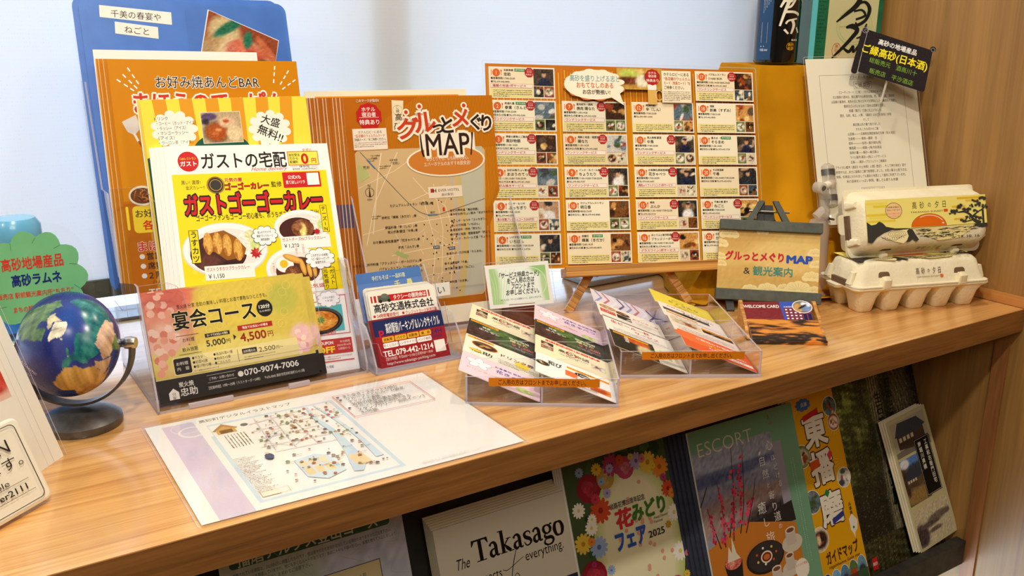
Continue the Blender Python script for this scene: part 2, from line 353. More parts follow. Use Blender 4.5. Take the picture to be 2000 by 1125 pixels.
def auto(kind, seed):
    r = random.Random(seed); p = PAL[kind]; base = r.choice(p[:3]); L = []
    for i in range(9): L.append((r.random(), r.random(), r.uniform(.06, .3), r.uniform(.05, .25), r.choice(p), r.uniform(0, 90)))
    if kind == 'food': L = [(.5, .48, .42, .36, r.choice([(240, 236, 226), (34, 28, 26), (196, 186, 170)]), 0)] + [(.5 + r.uniform(-.22, .22), .5 + r.uniform(-.18, .18), r.uniform(.07, .2), r.uniform(.06, .14), r.choice(p), r.uniform(0, 180)) for _ in range(8)]
    if kind == 'man': L = L[:5] + [(.52, .1, .3, .4, r.choice([(40, 44, 50), (236, 232, 226), (60, 80, 60), (30, 34, 60)])), (.52, .66, .11, .17, (206, 160, 124)), (.52, .8, .12, .08, (40, 30, 26))]
    return blobs(base, L, seed, 14)
# ------------------------------------------------------------------ the setting
def struct(name, mb, m, **k):
    o = mb.build(name, m, **k); o['kind'] = 'structure'; return o
YB = .53                     # plane of the roller blind
struct('floor', MB().box(-3.6, -3.2, -.95, .05, .70, -.90), M['floor'])
struct('ceiling', MB().box(-3.6, -3.2, 1.62, .05, .70, 1.68), M['plaster'])
struct('wall_left', MB().box(-3.66, -3.2, -.90, -3.6, .70, 1.62), M['plaster'])
struct('wall_back', MB().box(-3.6, -3.26, -.90, .0, -3.2, 1.62), M['plaster'])
struct('wall_right', MB().box(0, -3.2, -.90, .06, .62, 1.62), M['wall'])
struct('wall_window', MB().box(-3.6, .60, -.90, 0, .68, -.04).box(-3.6, .60, 1.45, 0, .68, 1.62).box(-3.6, .60, -.04, -3.2, .68, 1.45), M['plaster'])
wf = MB().box(-3.2, .60, -.04, 0, .66, .004).box(-3.2, .60, 1.40, 0, .66, 1.45).box(-3.2, .60, 0, -3.16, .66, 1.4).box(-.03, .60, 0, 0, .66, 1.4)
win = struct('window_1', wf, M['alum'])
MB().box(-.765, .545, .004, -.700, .62, 1.40).build('window_mullion', M['alum'], win); MB().box(-1.98, .566, .004, -1.90, .62, 1.40).build('window_mullion', M['alum'], win)
for x0, x1 in ((-3.16, -1.98), (-1.90, -.765), (-.700, -.03)):
    MB().box(x0, .635, .004, x1, .640, 1.40).build('window_pane', M['acr'], win)
# translucent woven roller blind
def blindmat():
    m = bpy.data.materials.new('woven_blind'); m.use_nodes = True; nt = m.node_tree; nt.nodes.remove(nt.nodes['Principled BSDF']); out = nt.nodes['Material Output']
    tc = nt.nodes.new('ShaderNodeTexCoord'); sp = nt.nodes.new('ShaderNodeSeparateXYZ'); nt.links.new(tc.outputs['Object'], sp.inputs[0])
    def mth(op, a, b=None):
        x = nt.nodes.new('ShaderNodeMath'); x.operation = op
        for i, q in enumerate((a, b)):
            if q is None: continue
            if isinstance(q, (int, float)): x.inputs[i].default_value = q
            else: nt.links.new(q, x.inputs[i])
        return x.outputs[0]
    k = 2 * math.pi / .0036
    qx = mth('MULTIPLY', sp.outputs[0], math.pi / .0028); qz = mth('MULTIPLY', sp.outputs[2], math.pi / .0046)
    a = mth('SINE', mth('ADD', qx, qz)); b = mth('SINE', mth('SUBTRACT', qx, qz))
    p = mth('MULTIPLY', a, b); n = nt.nodes.new('ShaderNodeTexNoise'); n.inputs['Scale'].default_value = 500; nt.links.new(tc.outputs['Object'], n.inputs['Vector'])
    f = mth('ADD', mth('MULTIPLY_ADD', p, .30), mth('MULTIPLY', n.outputs[0], .5))
    r = nt.nodes.new('ShaderNodeValToRGB'); r.color_ramp.elements[0].position = .0; r.color_ramp.elements[1].position = .5
    r.color_ramp.elements[0].color = (*lin((170, 188, 212)), 1); r.color_ramp.elements[1].color = (*lin((240, 245, 250)), 1)
    nt.links.new(f, r.inputs[0])
    d = nt.nodes.new('ShaderNodeBsdfDiffuse'); t = nt.nodes.new('ShaderNodeBsdfTranslucent'); x = nt.nodes.new('ShaderNodeMixShader'); x.inputs[0].default_value = .40
    nt.links.new(r.outputs[0], d.inputs[0]); nt.links.new(r.outputs[0], t.inputs[0]); nt.links.new(d.outputs[0], x.inputs[1]); nt.links.new(t.outputs[0], x.inputs[2]); nt.links.new(x.outputs[0], out.inputs[0])
    return m
M['blind'] = blindmat()
bl = thing('roller_blind', 'pale woven roller blind hanging in front of the window', 'blind', (-1.6, YB, .055))
MB().box(-1.62, 0, .02, 1.585, .0006, 1.40).build('blind_fabric', M['blind'], bl)
MB().box(-1.62, -.005, 0, 1.585, .006, .022).build('bottom_rail', M['slate'], bl)
MB().tube([(-1.62, .02, 1.42), (1.585, .02, 1.42)], .022, 20).build('blind_roll', M['blind'], bl)
# counter slab, cabinet below
cn = thing('counter', 'long light oak counter top running to the right wall', 'counter', (0, 0, 0))
MB().box(-3.3, .0004, -.034, -.0005, .598, 0).build('counter_top', M['counter'], cn)
MB().box(-3.3, -.0006, -.033, -.0005, .0004, -.0004).build('edge_band', M['fascia'], cn)
struct('baseboard_right', MB().box(-.004, -.6, .0008, -.0002, .525, .016), M['trim'])
tr = struct('trim_1', MB().box(-.0045, .0125, -.90, -.0003, .0335, -.036), M['post'])
rk = thing('brochure_rack', 'dark wooden display rack sloping back below the counter', 'rack', (0, 0, 0))
a_, b_, n_ = axes(0, 20)
o = MB().prism([(-3.2, -.03), (-.006, -.03), (-.006, .40), (-3.2, .40)], 0, .012).build('back_board', M['dark'], rk); o.matrix_world = frame((0, .088, -.43, 0, 20, 0))
MB().box(-3.2, .030, -.425, -.006, .046, -.385).build('front_lip', M['black'], rk)
MB().box(-3.2, .046, -.425, -.006, .115, -.412).build('rack_shelf', M['black'], rk)
MB().box(-3.2, .33, -.88, -.006, .345, -.05).build('cabinet_back', M['white'], rk)
MB().box(-.62, .10, -.90, -.5, .12, -.43).build('rack_leg', M['black'], rk)
g = tag(MB().box(-.013, -.135, -.90, -.005, -.128, -.262).build('glass_panel', M['greengl']), 'green-edged glass panel standing against the right wall below the counter', 'panel')
# ------------------------------------------------------------------ globe
gl = thing('desk_globe', 'small dark blue desk globe on a grey round foot', 'globe', (-1.2045, .272, 0), 0)
def globe():
    c0 = Vector((-1.2045, .272, .0815)); Rg = .050
    vd = (Vector((-1.3053, -.6524, .3681)) - c0).normalized(); rt = Vector((.838, -.5455, 0)).normalized(); up = vd.cross(rt).normalized()
    # geographic frame: view centre is 60 N, 5 W, north towards the top
    def basis():
        la = R(62); n = vd * math.sin(la) + up * math.cos(la); q = vd * math.cos(la) - up * math.sin(la); return n, q, rt
    N, Q, E = basis()
    def pos(lat, lon, r=1.0):
        la, lo = R(lat), R(lon + 2); return N * (r * math.sin(la)) + Q * (r * math.cos(la) * math.cos(lo)) + E * (r * math.cos(la) * math.sin(lo))
    land = [  # polygons lat/lon, colour
        ([(57, -44), (63, -36), (69, -20), (77, -14), (83, -12), (85, -40), (82, -66), (76, -76), (68, -58), (61, -52)], (236, 226, 200)),
        ([(36, -9), (44, -9), (48, -4), (54, 8), (58, 8), (64, 11), (71, 25), (68, 42), (66, 60), (72, 70), (76, 105), (73, 140), (66, 178), (58, 160), (50, 140), (40, 120), (38, 90), (42, 50), (41, 30), (37, 24), (40, 18), (44, 12), (43, 4), (37, -2)], (34, 112, 112)),
        ([(51, -5), (50, 1), (54, 0), (58, -3), (57, -6)], (40, 120, 90)),
        ([(64, -22), (64, -15), (66, -14), (66, -23)], (200, 200, 180)),
        ([(36, -6), (37, 10), (32, 20), (31, 33), (12, 44), (11, 51), (-5, 40), (-30, 30), (-34, 18), (-10, 12), (5, 8), (5, -8), (15, -17), (28, -12)], (196, 152, 74)),
        ([(36, 36), (30, 34), (13, 44), (22, 59), (30, 48), (38, 48), (40, 62), (26, 66), (25, 58), (30, 50)], (206, 164, 110)),
        ([(38, 48), (44, 50), (46, 70), (40, 80), (28, 86), (24, 68), (26, 58)], (216, 176, 136)),
        ([(44, 50), (52, 48), (54, 80), (48, 100), (36, 100), (30, 84), (40, 76)], (224, 186, 160)),
        ([(30, 84), (8, 77), (22, 69), (26, 66), (30, 72)], (110, 140, 70)),
        ([(71, -156), (60, -165), (58, -140), (48, -125), (32, -117), (16, -95), (18, -88), (30, -90), (25, -81), (35, -76), (45, -64), (52, -56), (62, -68), (62, -78), (52, -80), (60, -94), (68, -90), (70, -125)], (96, 132, 84)),
        ([(74, -80), (83, -70), (80, -95), (75, -120), (70, -105), (68, -85), (64, -64), (70, -68)], (206, 196, 160))]
    nu, nv = 220, 120; vs = []; LA = []; LO = []
    for i in range(nv + 1):
        for j in range(nu): LA.append(90 - 180 * i / nv); LO.append(-180 + 360 * j / nu)
    LA = np.array(LA); LO = np.array(LO); X3 = np.cos(np.radians(LA)) * np.cos(np.radians(LO)); Y3 = np.cos(np.radians(LA)) * np.sin(np.radians(LO)); Z3 = np.sin(np.radians(LA)); F3 = lambda sd, f: fbm(X3 + .37 * Z3, Y3 + .21 * Z3 * (1 + X3), sd, f, 5); la = LA + F3(3, 9) * 1.8; lo = LO + F3(8, 9) * 3
    c = np.ones((len(LA), 3)) * np.array([34, 50, 128]) + (F3(5, 5) * 12)[:, None]
    c = c + np.array([-8, 16, 14]) * np.clip((LA[:, None] - 60) / 30, 0, 1)
    sh = np.zeros(len(LA), bool)
    for poly, col in land:
        p = np.array(poly, float); ins = np.zeros(len(LA), bool)
        for k in range(len(p)):
            a, b = p[k], p[(k + 1) % len(p)]
            cond = ((a[0] > la) != (b[0] > la)); x = (b[1] - a[1]) * (la - a[0]) / (b[0] - a[0] + 1e-9) + a[1]; ins ^= cond & (lo < x)
        c[ins] = np.array(col) + (F3(11, 23) * 34)[ins][:, None] * np.array([1.1, 1, .7])
    c = np.clip(c, 0, 255) / 255; c = np.where(c <= .04045, c / 12.92, ((c + .055) / 1.055) ** 2.4)
    V = [tuple(pos(a, o) * Rg + c0 - Vector((-1.2045, .272, 0))) for a, o in zip(LA, LO)]
    F = [(i * nu + j, i * nu + (j + 1) % nu, (i + 1) * nu + (j + 1) % nu, (i + 1) * nu + j) for i in range(nv) for j in range(nu)]
    me = bpy.data.meshes.new('globe_ball'); me.from_pydata(V, [], F); at = me.color_attributes.new('Col', 'FLOAT_COLOR', 'POINT')
    at.data.foreach_set('color', np.c_[c, np.ones(len(c))].ravel().astype(np.float32)); ball = link('globe_ball', me, gl, [M['inkg']], True)
    def lab(t, lat, lon, h, rot=0, col=(240, 236, 216), sx=1.25):
        v, f = glyphs(t, .01, 2); ctr = (v[:, 0].max()) / 2; P = []
        nrm = pos(lat, lon); ee = N.cross(nrm).normalized(); nn = nrm.cross(ee).normalized(); q = R(rot)
        e2 = ee * math.cos(q) + nn * math.sin(q); n2 = -ee * math.sin(q) + nn * math.cos(q)
        for x, y in v:
            d = (nrm + e2 * ((x - ctr) * h * sx) + n2 * ((y - .35) * h)).normalized(); P.append(tuple(d * (Rg + .00025) + c0 - Vector((-1.2045, .272, 0))))
        m2 = bpy.data.meshes.new('lettering'); m2.from_pydata(P, [], f); a2 = m2.color_attributes.new('Col', 'FLOAT_COLOR', 'POINT')
        a2.data.foreach_set('color', np.tile([*lin(col), 1], len(P)).astype(np.float32)); return link('lettering', m2, ball, [M['inkg']])
    lab('E U R O P E', 50, 14, .055, 8); lab('R U S S I A', 64, 84, .055, 30); lab('A F R I C A', 18, 14, .055, 0); lab('ATLANTIC', 30, -42, .05, -8); lab('OCEAN', 25, -44, .045, -8); lab('GREENLAND', 73, -42, .035, 55, (120, 110, 90))
    L = c0 - Vector((-1.2045, .272, 0)); ax = (rt * .998 + up * .03).normalized(); dn = Vector((0, 0, -1)); dn = (dn - ax * dn.dot(ax)).normalized(); fw = ax.cross(dn)
    pts = [L + ax * (.0605 * math.cos(t)) + dn * (.0605 * math.sin(t)) for t in np.linspace(0, math.pi, 33)]
    rings = []
    for p in pts:
        d = (p - L).normalized(); rings.append([p + d * a + fw * b for a, b in ((-.0013, -.0055), (.0013, -.0055), (.0013, .0055), (-.0013, .0055))])
    MB().loft(rings).build('meridian_arm', M['gunmetal'], gl, smooth=True)
    for sg in (1, -1):
        MB().tube([L + ax * sg * .0488, L + ax * sg * .054], .0042, 16).build('bearing', M['chrome'], gl, smooth=True)
        MB().tube([L + ax * sg * .0545, L + ax * sg * .0605, L + ax * sg * .0645], [.0058, .0062, .0052], 18).build('pivot_knob', M['chrome'], gl, smooth=True)
    MB().lathe([(.0015, .0), (.036, .0), (.0375, .003), (.037, .008), (.032, .012), (.020, .0165), (.0015, .018)], 48, (.003, -.006, 0)).build('foot', M['gunmetal'], gl, smooth=True)
globe()
# ------------------------------------------------------------------ blue soda bottle with green cloud sign
rb = thing('soda_bottle', 'pale blue glass soda bottle standing behind the globe', 'bottle', (-1.228, .385, 0))
MB().lathe([(.001, 0), (.027, .0), (.030, .004), (.030, .095), (.026, .112), (.020, .124), (.021, .130), (.022, .138), (.001, .138)], 40).build('bottle_body', M['bluegl'], rb, smooth=True)
MB().lathe([(.001, .139), (.0245, .139), (.0255, .142), (.0255, .160), (.0245, .163), (.025, .166), (.0245, .180), (.020, .187), (.001, .188)], 40).build('cap', mat('pale_blue_cap', (112, 186, 226), .25, coat=.5, noise=(40, (104, 178, 220))), rb, smooth=True)
# ------------------------------------------------------------------ cardboard pedestal under a mustard cloth
def drape():
    T = [(-.235, .300), (-.015, .165), (-.012, .45), (-.15, .47)]; B = [(-.425, .262), (-.27, .172), (-.015, .150), (-.012, .46), (-.305, .46)]
    # perimeter samples: top (rounded quad) to hem
    tp = [(-.200, .350), (-.190, .345), (-.165, .326), (-.13, .298), (-.09, .267), (-.05, .236), (-.022, .215), (-.012, .25), (-.012, .36), (-.012, .45), (-.08, .49), (-.14, .49), (-.175, .42), (-.196, .365)]
    hm = [(-.425, .262), (-.39, .248), (-.335, .222), (-.285, .19), (-.245, .172), (-.12, .160), (-.012, .155), (-.006, .22), (-.006, .36), (-.006, .45), (-.15, .49), (-.29, .47), (-.365, .36), (-.412, .285)]
    n = len(tp); K = 14; V = []; sub = 5
    def cr(L, t):
        i = int(t) % n; f = t - int(t); a, b = L[i], L[(i + 1) % n]; return (a[0] * (1 - f) + b[0] * f, a[1] * (1 - f) + b[1] * f)
    NN = n * sub; rs = [random.Random(4).random() for _ in range(3)]
    for k in range(K + 1):
        s = k / K
        for j in range(NN):
            t = j / sub; a = cr(tp, t); b = cr(hm, t); e = s ** 3.2 if t < 6 or t > 11 else s
            x = a[0] * (1 - e) + b[0] * e; y = a[1] * (1 - e) + b[1] * e; z = .3275 * (1 - s) + .0015
            fo = .006 * math.sin(t * 3.3) * s * s + .004 * math.sin(t * 7.1 + 1) * s * s; x = min(x + fo * .5, -.006); y -= fo
            if 4.5 < t < 7.5: y -= .036 * math.exp(-((t - 6.75) / .36) ** 2) * math.exp(-((s - .18) / .13) ** 2)
            if s > .92 and t < 6: z = .0015 + (.004 + .003 * math.sin(t * 5)) * (s > .96)
            V.append((x, y, max(z, .0012)))
    F = [(k * NN + j, k * NN + (j + 1) % NN, (k + 1) * NN + (j + 1) % NN, (k + 1) * NN + j) for k in range(K) for j in range(NN)]
    F.append(tuple(range(NN)))
    me = bpy.data.meshes.new('draped_cloth'); me.from_pydata(V, [], F); o = link('draped_cloth', me, None, [M['cloth']], True)
    me.set_sharp_from_angle(angle=R(50)); md = o.modifiers.new('thick', 'SOLIDIFY'); md.thickness = .0012; md.offset = -1
    return o
tag(drape(), 'mustard yellow cloth draped over a pedestal behind the egg cartons', 'cloth')
MB().add([(-.180, .345, 0), (-.03, .228, 0), (-.03, .44, 0), (-.15, .47, 0), (-.180, .345, .325), (-.03, .228, .325), (-.03, .44, .325), (-.15, .47, .325)],
    [(0, 1, 2, 3), (4, 5, 6, 7), (0, 1, 5, 4), (1, 2, 6, 5), (2, 3, 7, 6), (3, 0, 4, 7)]).build('pedestal', M['dark'])
tag(bpy.data.objects['pedestal'], 'box pedestal hidden under the mustard cloth', 'pedestal')
# bottle, sake box
bo = thing('black_bottle', 'black bottle with brushed white lettering on the cloth-covered pedestal', 'bottle', (-.151, .366, .3303))
MB().lathe([(.001, 0), (.029, 0), (.0325, .003), (.0335, .008), (.0335, .19), (.028, .215), (.015, .235), (.0135, .28), (.001, .28)], 56).build('bottle_body', M['bglass'], bo, smooth=True)
gb = thing('sake_box', 'green carton with a pale calligraphy label beside the black bottle', 'box', (-.1165, .331, .3303), R(-30))
# ------------------------------------------------------------------ acrylic holders
def plate(mb, poly, y0, y1): return mb.prism(poly, y0, y1, 0, 1)
AC = lambda: [M['acr'], M['acre']]
def aplate(name, parent, poly, th, m):        # plate drawn in xz, placed by a matrix
    b = MB(); b.prism(poly, 0, th, 0, 1); b.xf(m); return b.build(name, AC(), parent, recalc=True)
SIDE = lambda x: Matrix(((0, 1, 0, x), (1, 0, 0, 0), (0, 0, 1, 0), (0, 0, 0, 1)))    # xz drawing turned into the yz plane at x
def tilted(y, z, t, yaw=0): return Matrix.Translation((0, y, z)) @ Matrix.Rotation(R(-t), 4, 'X')
big = thing('leaflet_holder', 'large clear acrylic two-tier leaflet holder behind the globe', 'holder', (-1.134, .252, 0))
t25 = math.tan(R(25))
prof = [(.0, 0), (.170, 0), (.172, .02), (.205, .155), (.248, .315), (.224, .315), (.190, .20), (.158, .20), (.136, .105), (.058, .122), (.046, .122), (.0, .012)]
for x in (0, .226): aplate('side_panel', big, prof, .002, SIDE(x))
aplate('base_plate', big, [(0, 0), (.228, 0), (.228, .17), (0, .17)], .003, Matrix(((1, 0, 0, 0), (0, 0, 1, .0), (0, -1, 0, .003), (0, 0, 0, 1))))
L = rr(0, 0, .056, .128, .012, corners=(0, 0, 1, 0))[:-1] ; 
aplate('front_panel', big, [(0, 0), (.228, 0), (.228, .130)] + [(.200, .130), (.192, .126), (.189, .118), (.185, .060), (.180, .050), (.170, .044), (.07, .044), (.058, .046), (.050, .054), (.046, .118), (.040, .126), (.032, .130), (0, .130)], .002, tilted(.001, .002, 25))
aplate('divider_panel', big, [(0, 0), (.228, 0), (.228, .14)] + [(.195, .14), (.186, .134), (.180, .05), (.06, .05), (.052, .060), (.046, .12), (.038, .135), (.026, .14), (0, .14)], .002, tilted(.106, .072, 15))
aplate('back_panel', big, [(0, 0), (.228, 0), (.228, .30), (0, .30)], .002, tilted(.172, .003, 14))
aplate('tier_shelf', big, [(0, 0), (.228, 0), (.228, .045), (0, .045)], .002, Matrix(((1, 0, 0, 0), (0, 0, 1, .135), (0, -1, 0, .075), (0, 0, 0, 1))).copy() @ Matrix.Translation((0, 0, 0)))
for x0, x1 in ((.03, .075), (.135, .158)): MB().box(x0, -.003, .001, x1, .0, .006).build('foot_tab', M['acre'], big)
mh = thing('map_holder', 'clear acrylic holder with a white strip painted as window glare holding the orange map leaflets', 'holder', (-.852, .358, 0), R(-8))
aplate('front_panel', mh, [(0, 0), (.222, 0), (.222, .078), (0, .078)], .002, tilted(.0, .004, 12))
aplate('back_panel', mh, [(0, 0), (.222, 0), (.222, .20), (0, .20)], .002, tilted(.068, .004, 12))
for x in (0, .220): aplate('side_panel', mh, [(0, .0), (.072, .0), (.114, .2), (.10, .2), (.018, .08)], .002, SIDE(x))
MB().box(.0, -.004, 0, .222, .075, .004).build('base_plate', M['acre'], mh)
MB().prism([(.004, .005), (.218, .005), (.218, .028), (.004, .028)], 0, .001).xf(tilted(-.002, .004, 12)).build('glare_strip', M['white'], mh)  # white strip painted in for the window glare behind the holder foot
ch = thing('card_holder', 'small clear tiered acrylic holder full of business cards', 'holder', (-.903, .238, 0))
for x in (0, .112): aplate('side_panel', ch, [(0, 0), (.085, 0), (.108, .09), (.098, .094), (.075, .06), (.065, .058), (.05, .045), (.035, .052), (.026, .050), (.013, .034), (.0, .01)], .002, SIDE(x))
aplate('front_panel', ch, [(0, 0)] + [(.114, 0), (.114, .036)] + [(.104, .036), (.099, .034), (.096, .020), (.088, .016), (.02, .016), (.012, .020), (.010, .034), (.004, .036), (0, .034)], .002, tilted(0, .001, 22))
aplate('divider_panel', ch, [(0, 0), (.114, 0), (.114, .05), (.1, .05), (.096, .03), (.02, .03), (.014, .05), (0, .05)], .0016, tilted(.028, .012, 22))
aplate('divider_panel', ch, [(0, 0), (.114, 0), (.114, .055), (0, .055)], .0016, tilted(.05, .028, 22))
aplate('back_panel', ch, [(0, 0), (.114, 0), (.114, .088), (0, .088)], .002, tilted(.078, .002, 18))
MB().box(0, 0, 0, .114, .085, .002).build('base_plate', M['acre'], ch)
# ------------------------------------------------------------------ coupon trays
def tray(label, loc, rz, W, D, H):
    t = thing('card_tray', label, 'tray', loc, R(rz), 'clear acrylic coupon trays'); th = .002
    aplate('front_panel', t, [(0, 0), (W, 0), (W, H), (0, H)], th, Matrix.Identity(4)); aplate('back_panel', t, [(0, 0), (W, 0), (W, H), (0, H)], th, Matrix.Translation((0, D - th, 0)))
    for x in (0, W / 2 - th / 2, W - th): aplate('side_panel' if x != W / 2 - th / 2 else 'centre_divider', t, [(.002, .001), (D - .002, .001), (D - .002, H), (.002, H)], th, SIDE(x))
    for k in (1, 2, 3): aplate('row_divider', t, [(.002, .002), (W - .002, .002), (W - .002, H - .001), (.002, H - .001)], .0015, Matrix.Translation((0, D * k / 4, 0)))
    MB().box(0, 0, .0008, W, D, .003).build('base_plate', M['acr'], t)
    b = MB(); b.box(0, -.001, 0, W, .0, .0035); b.box(W, 0, 0, W + .0005, D, .003); b.build('base_rim', M['acre'], t)
    I = Ink(); I.rect(24, H * 1000 - 9.5, W * 1000 - 20, H * 1000 - .5, (206, 122, 20), 1); I.text('ご入用の方はフロントまでお申し出ください。', 34, H * 1000 - 5, 6.2, (60, 34, 20), 3, w=W * 1000 - 68, b=.012)
    I.build('notice_strip', t, 'ink', off=.0003); return t
TR = [(tray('clear acrylic coupon tray nearer the counter front, beside the laminated map sheet', (-.8600, .1135, .0), -34, .158, .238, .031), -34, .158, .238),
      (tray('clear acrylic coupon tray to the right, next to the welcome card holder', (-.6735, .0905, .0), -30.5, .160, .236, .031), -30.5, .160, .236)]
# coupon designs, 91 x 55 mm
ORG = (240, 160, 24)
def cp_takasago(I):
    I.rect(0, 0, 91, 55, (250, 238, 196)); I.rrect(12, 46, 80, 52, 3, (222, 70, 44), 2); I.text('ドリンク一杯サービス', 16, 49, 6, (255, 250, 240), 4, w=60, b=.02)
    I.pic(7, 34, 22, 43, auto('drink', 3), 8, 3); I.pic(7, 22, 22, 32, auto('food', 4), 8, 3); I.text('高砂物語', 28, 34, 9, (50, 44, 40), 4, w=38, b=.01); I.ring(44, 34, 7, 1.2, (210, 60, 40), 5)
    I.lines(30, 64, 25, 2, 3, (90, 80, 70), 1.6); I.pic(68, 18, 86, 32, auto('food', 9), 10, 3)
def cp_hormone(I):
    I.rect(0, 0, 91, 55, (40, 42, 32)); I.pic(1, 1, 90, 54, blobs((44, 44, 34), [(.2, .3, .3, .4, (70, 40, 34)), (.6, .5, .2, .5, (60, 90, 40)), (.85, .3, .25, .4, (56, 56, 52)), (.4, .8, .2, .2, (84, 110, 50))], 5, 16), 30, 2)
    I.rect(2, 48, 38, 53, ORG, 3); I.text('SAMPLE', 12, 50.5, 4, (90, 50, 20), 4, w=22); I.text('特選', 18, 41, 5, (240, 236, 226), 4, b=.03); I.text('ホルモン', 14, 33, 6, (240, 236, 226), 4, w=26, b=.03)
    I.text('焼肉酒場', 52, 40, 5, (236, 226, 196), 4, w=26, b=.03); I.text('陽なた', 54, 33, 7, (236, 226, 150), 4, w=22, b=.03); I.text('￥1,500', 56, 24, 8, (226, 110, 90), 4, w=28, b=.03); I.lines(54, 84, 15, 2, 3, (220, 210, 190), 1.4)
def cp_teppan(I):
    I.rect(0, 0, 91, 55, (248, 240, 216)); I.disc(24, 36, 16, 10, (236, 176, 40), 2); I.discpic(24, 36, 15, 9, auto('food', 21), 8, 3); I.rect(2, 48, 34, 53, ORG, 3); I.text('SAMPLE', 10, 50.5, 4, (90, 50, 20), 4, w=20)
    I.disc(70, 22, 9, 9, (250, 214, 60), 2); I.text('ドリンク券', 44, 30, 9, (90, 50, 34), 4, w=40, b=.04); I.text('忠助', 10, 16, 10, (60, 56, 30), 4, w=24, b=.03); I.lines(42, 84, 16, 4, 3.2, (120, 110, 90), 1.5); I.disc(14, 16, 8, 3, (230, 200, 60), 2)
def cp_flower(I):
    I.rect(0, 0, 91, 55, (246, 214, 222)); 
    for k in range(5): I.disc(20 + 8 * math.cos(1.256 * k + .3), 36 + 7 * math.sin(1.256 * k + .3), 7.4, 5, (190, 160, 200), 2, rot=72 * k + 17); I.disc(20 + 8 * math.cos(1.256 * k + .3), 36 + 7 * math.sin(1.256 * k + .3), 6.6, 4.4, (250, 244, 246), 3, rot=72 * k + 17)
    I.text('お食事処 鉄板居酒屋', 38, 44, 5, (80, 90, 170), 4, w=46, b=.02); I.text('花きゃべつ', 40, 34, 9, (70, 84, 170), 4, w=42, b=.03); I.text('ドリンク一杯無料', 8, 18, 5, (220, 160, 80), 4, w=50)
    for k in range(4): I.disc(72 + k * 3, 11, 9 - k * 1.6, 6 - k, [(196, 220, 130), (214, 232, 150), (180, 206, 110), (222, 236, 170)][k], 3 + k)
def cp_wasabi(I):
    I.rect(0, 0, 91, 55, (252, 248, 240)); I.text('和び', 14, 38, 12, (30, 26, 24), 4, w=16, b=.04); I.discpic(8, 30, 8, 6, auto('food', 5), 6, 2); I.rect(34, 22, 48, 36, (236, 120, 60), 3); I.disc(54, 36, 9, 5, (40, 36, 34), 4); I.text('1,000', 48, 36, 6, (250, 246, 236), 5, w=12)
    I.rect(36, 42, 86, 47, ORG, 3); I.text('SAMPLE', 48, 44.5, 4, (90, 50, 20), 4, w=26); I.pic(62, 8, 86, 22, blobs((240, 150, 60), [(.5, .5, .4, .4, (210, 80, 30))], 2, 8), 8, 3); I.text('TEL 079-443-0222', 46, 12, 5, (60, 54, 50), 4, w=34); I.lines(46, 84, 5, 1, 3, (120, 110, 90), 1.4)
def cp_stripe(I):
    I.rect(0, 0, 91, 55, (236, 226, 236))
    for k in range(8): I.line([(2 + k * 11, 2), (14 + k * 11, 30), (6 + k * 11, 53)], 3.4, [(150, 156, 200), (200, 120, 120), (240, 240, 250), (90, 84, 130)][k % 4], 2)
def cp_ticket(I):
    I.rect(0, 0, 91, 55, (250, 240, 224)); I.disc(15, 42, 12, 8, (240, 190, 60), 2); I.discpic(15, 42, 11, 7, auto('food', 31), 7, 3); I.rect(3, 18, 24, 31, (206, 60, 44), 2); I.lines(5, 22, 27, 3, 3.4, (250, 230, 210), 1.8); I.pic(26, 16, 46, 30, auto('drink', 8), 9, 3); I.discpic(36, 38, 10, 7, auto('food', 8), 7, 3)
    I.text('ドリンク 一杯', 50, 34, 6, (190, 60, 44), 4, w=36, b=.02); I.lines(52, 86, 24, 3, 4, (150, 140, 120), 1.4)
def cp_yellow(I):
    I.rect(0, 0, 91, 55, (246, 226, 84)); I.ring(40, 38, 9, .7, (60, 56, 30), 3, ry=4); I.text('ちょうたり', 24, 28, 10, (50, 46, 30), 4, w=44, sh=.2); I.lines(30, 66, 16, 2, 3.4, (120, 130, 60), 1.5)
def cp_bordeaux(I):
    I.rect(0, 0, 91, 55, (250, 240, 230)); I.text('お好み焼・もんじゃ', 12, 47, 5, (214, 130, 120), 4, w=60, b=.02); I.pic(4, 26, 70, 36, blobs((60, 62, 44), [(.2, .5, .2, .5, (110, 100, 70)), (.6, .5, .2, .4, (20, 20, 18))], 7, 18), 20, 3); I.rect(6, 17, 50, 22, ORG, 3); I.text('SAMPLE', 18, 19.5, 4, (90, 50, 20), 4, w=24); I.text('まほうのてっぱん', 34, 40, 5, (40, 34, 30), 4, w=44, b=.03); I.lines(10, 84, 11, 2, 3.6, (140, 130, 120), 1.4)
def cp_plates(I):
    I.rect(0, 0, 91, 55, (246, 232, 220)); I.pic(3, 30, 44, 53, auto('food', 44), 16, 2); I.pic(46, 34, 88, 50, auto('room', 14), 16, 2); I.rect(46, 44, 88, 49, ORG, 3); I.text('SAMPLE', 56, 46.5, 4, (90, 50, 20), 4, w=22); I.lines(8, 84, 22, 4, 4.4, (160, 150, 140), 1.6)
def cp_orange(I):
    I.rect(0, 0, 91, 55, (232, 98, 52)); I.disc(20, 40, 26, 16, (240, 120, 66), 2); I.text('ご宿泊のお客様限定', 22, 44, 6.5, (255, 244, 226), 4, w=60, b=.03); I.text('￥500 OFF', 36, 32, 7, (250, 214, 60), 4, w=36, b=.03); I.text('お会計から割引', 34, 23, 5.5, (255, 244, 226), 4, w=48, b=.02); I.rect(40, 8, 88, 16, (250, 240, 230), 3); I.text('SAMPLE', 48, 12, 5, (190, 120, 90), 4, w=30)
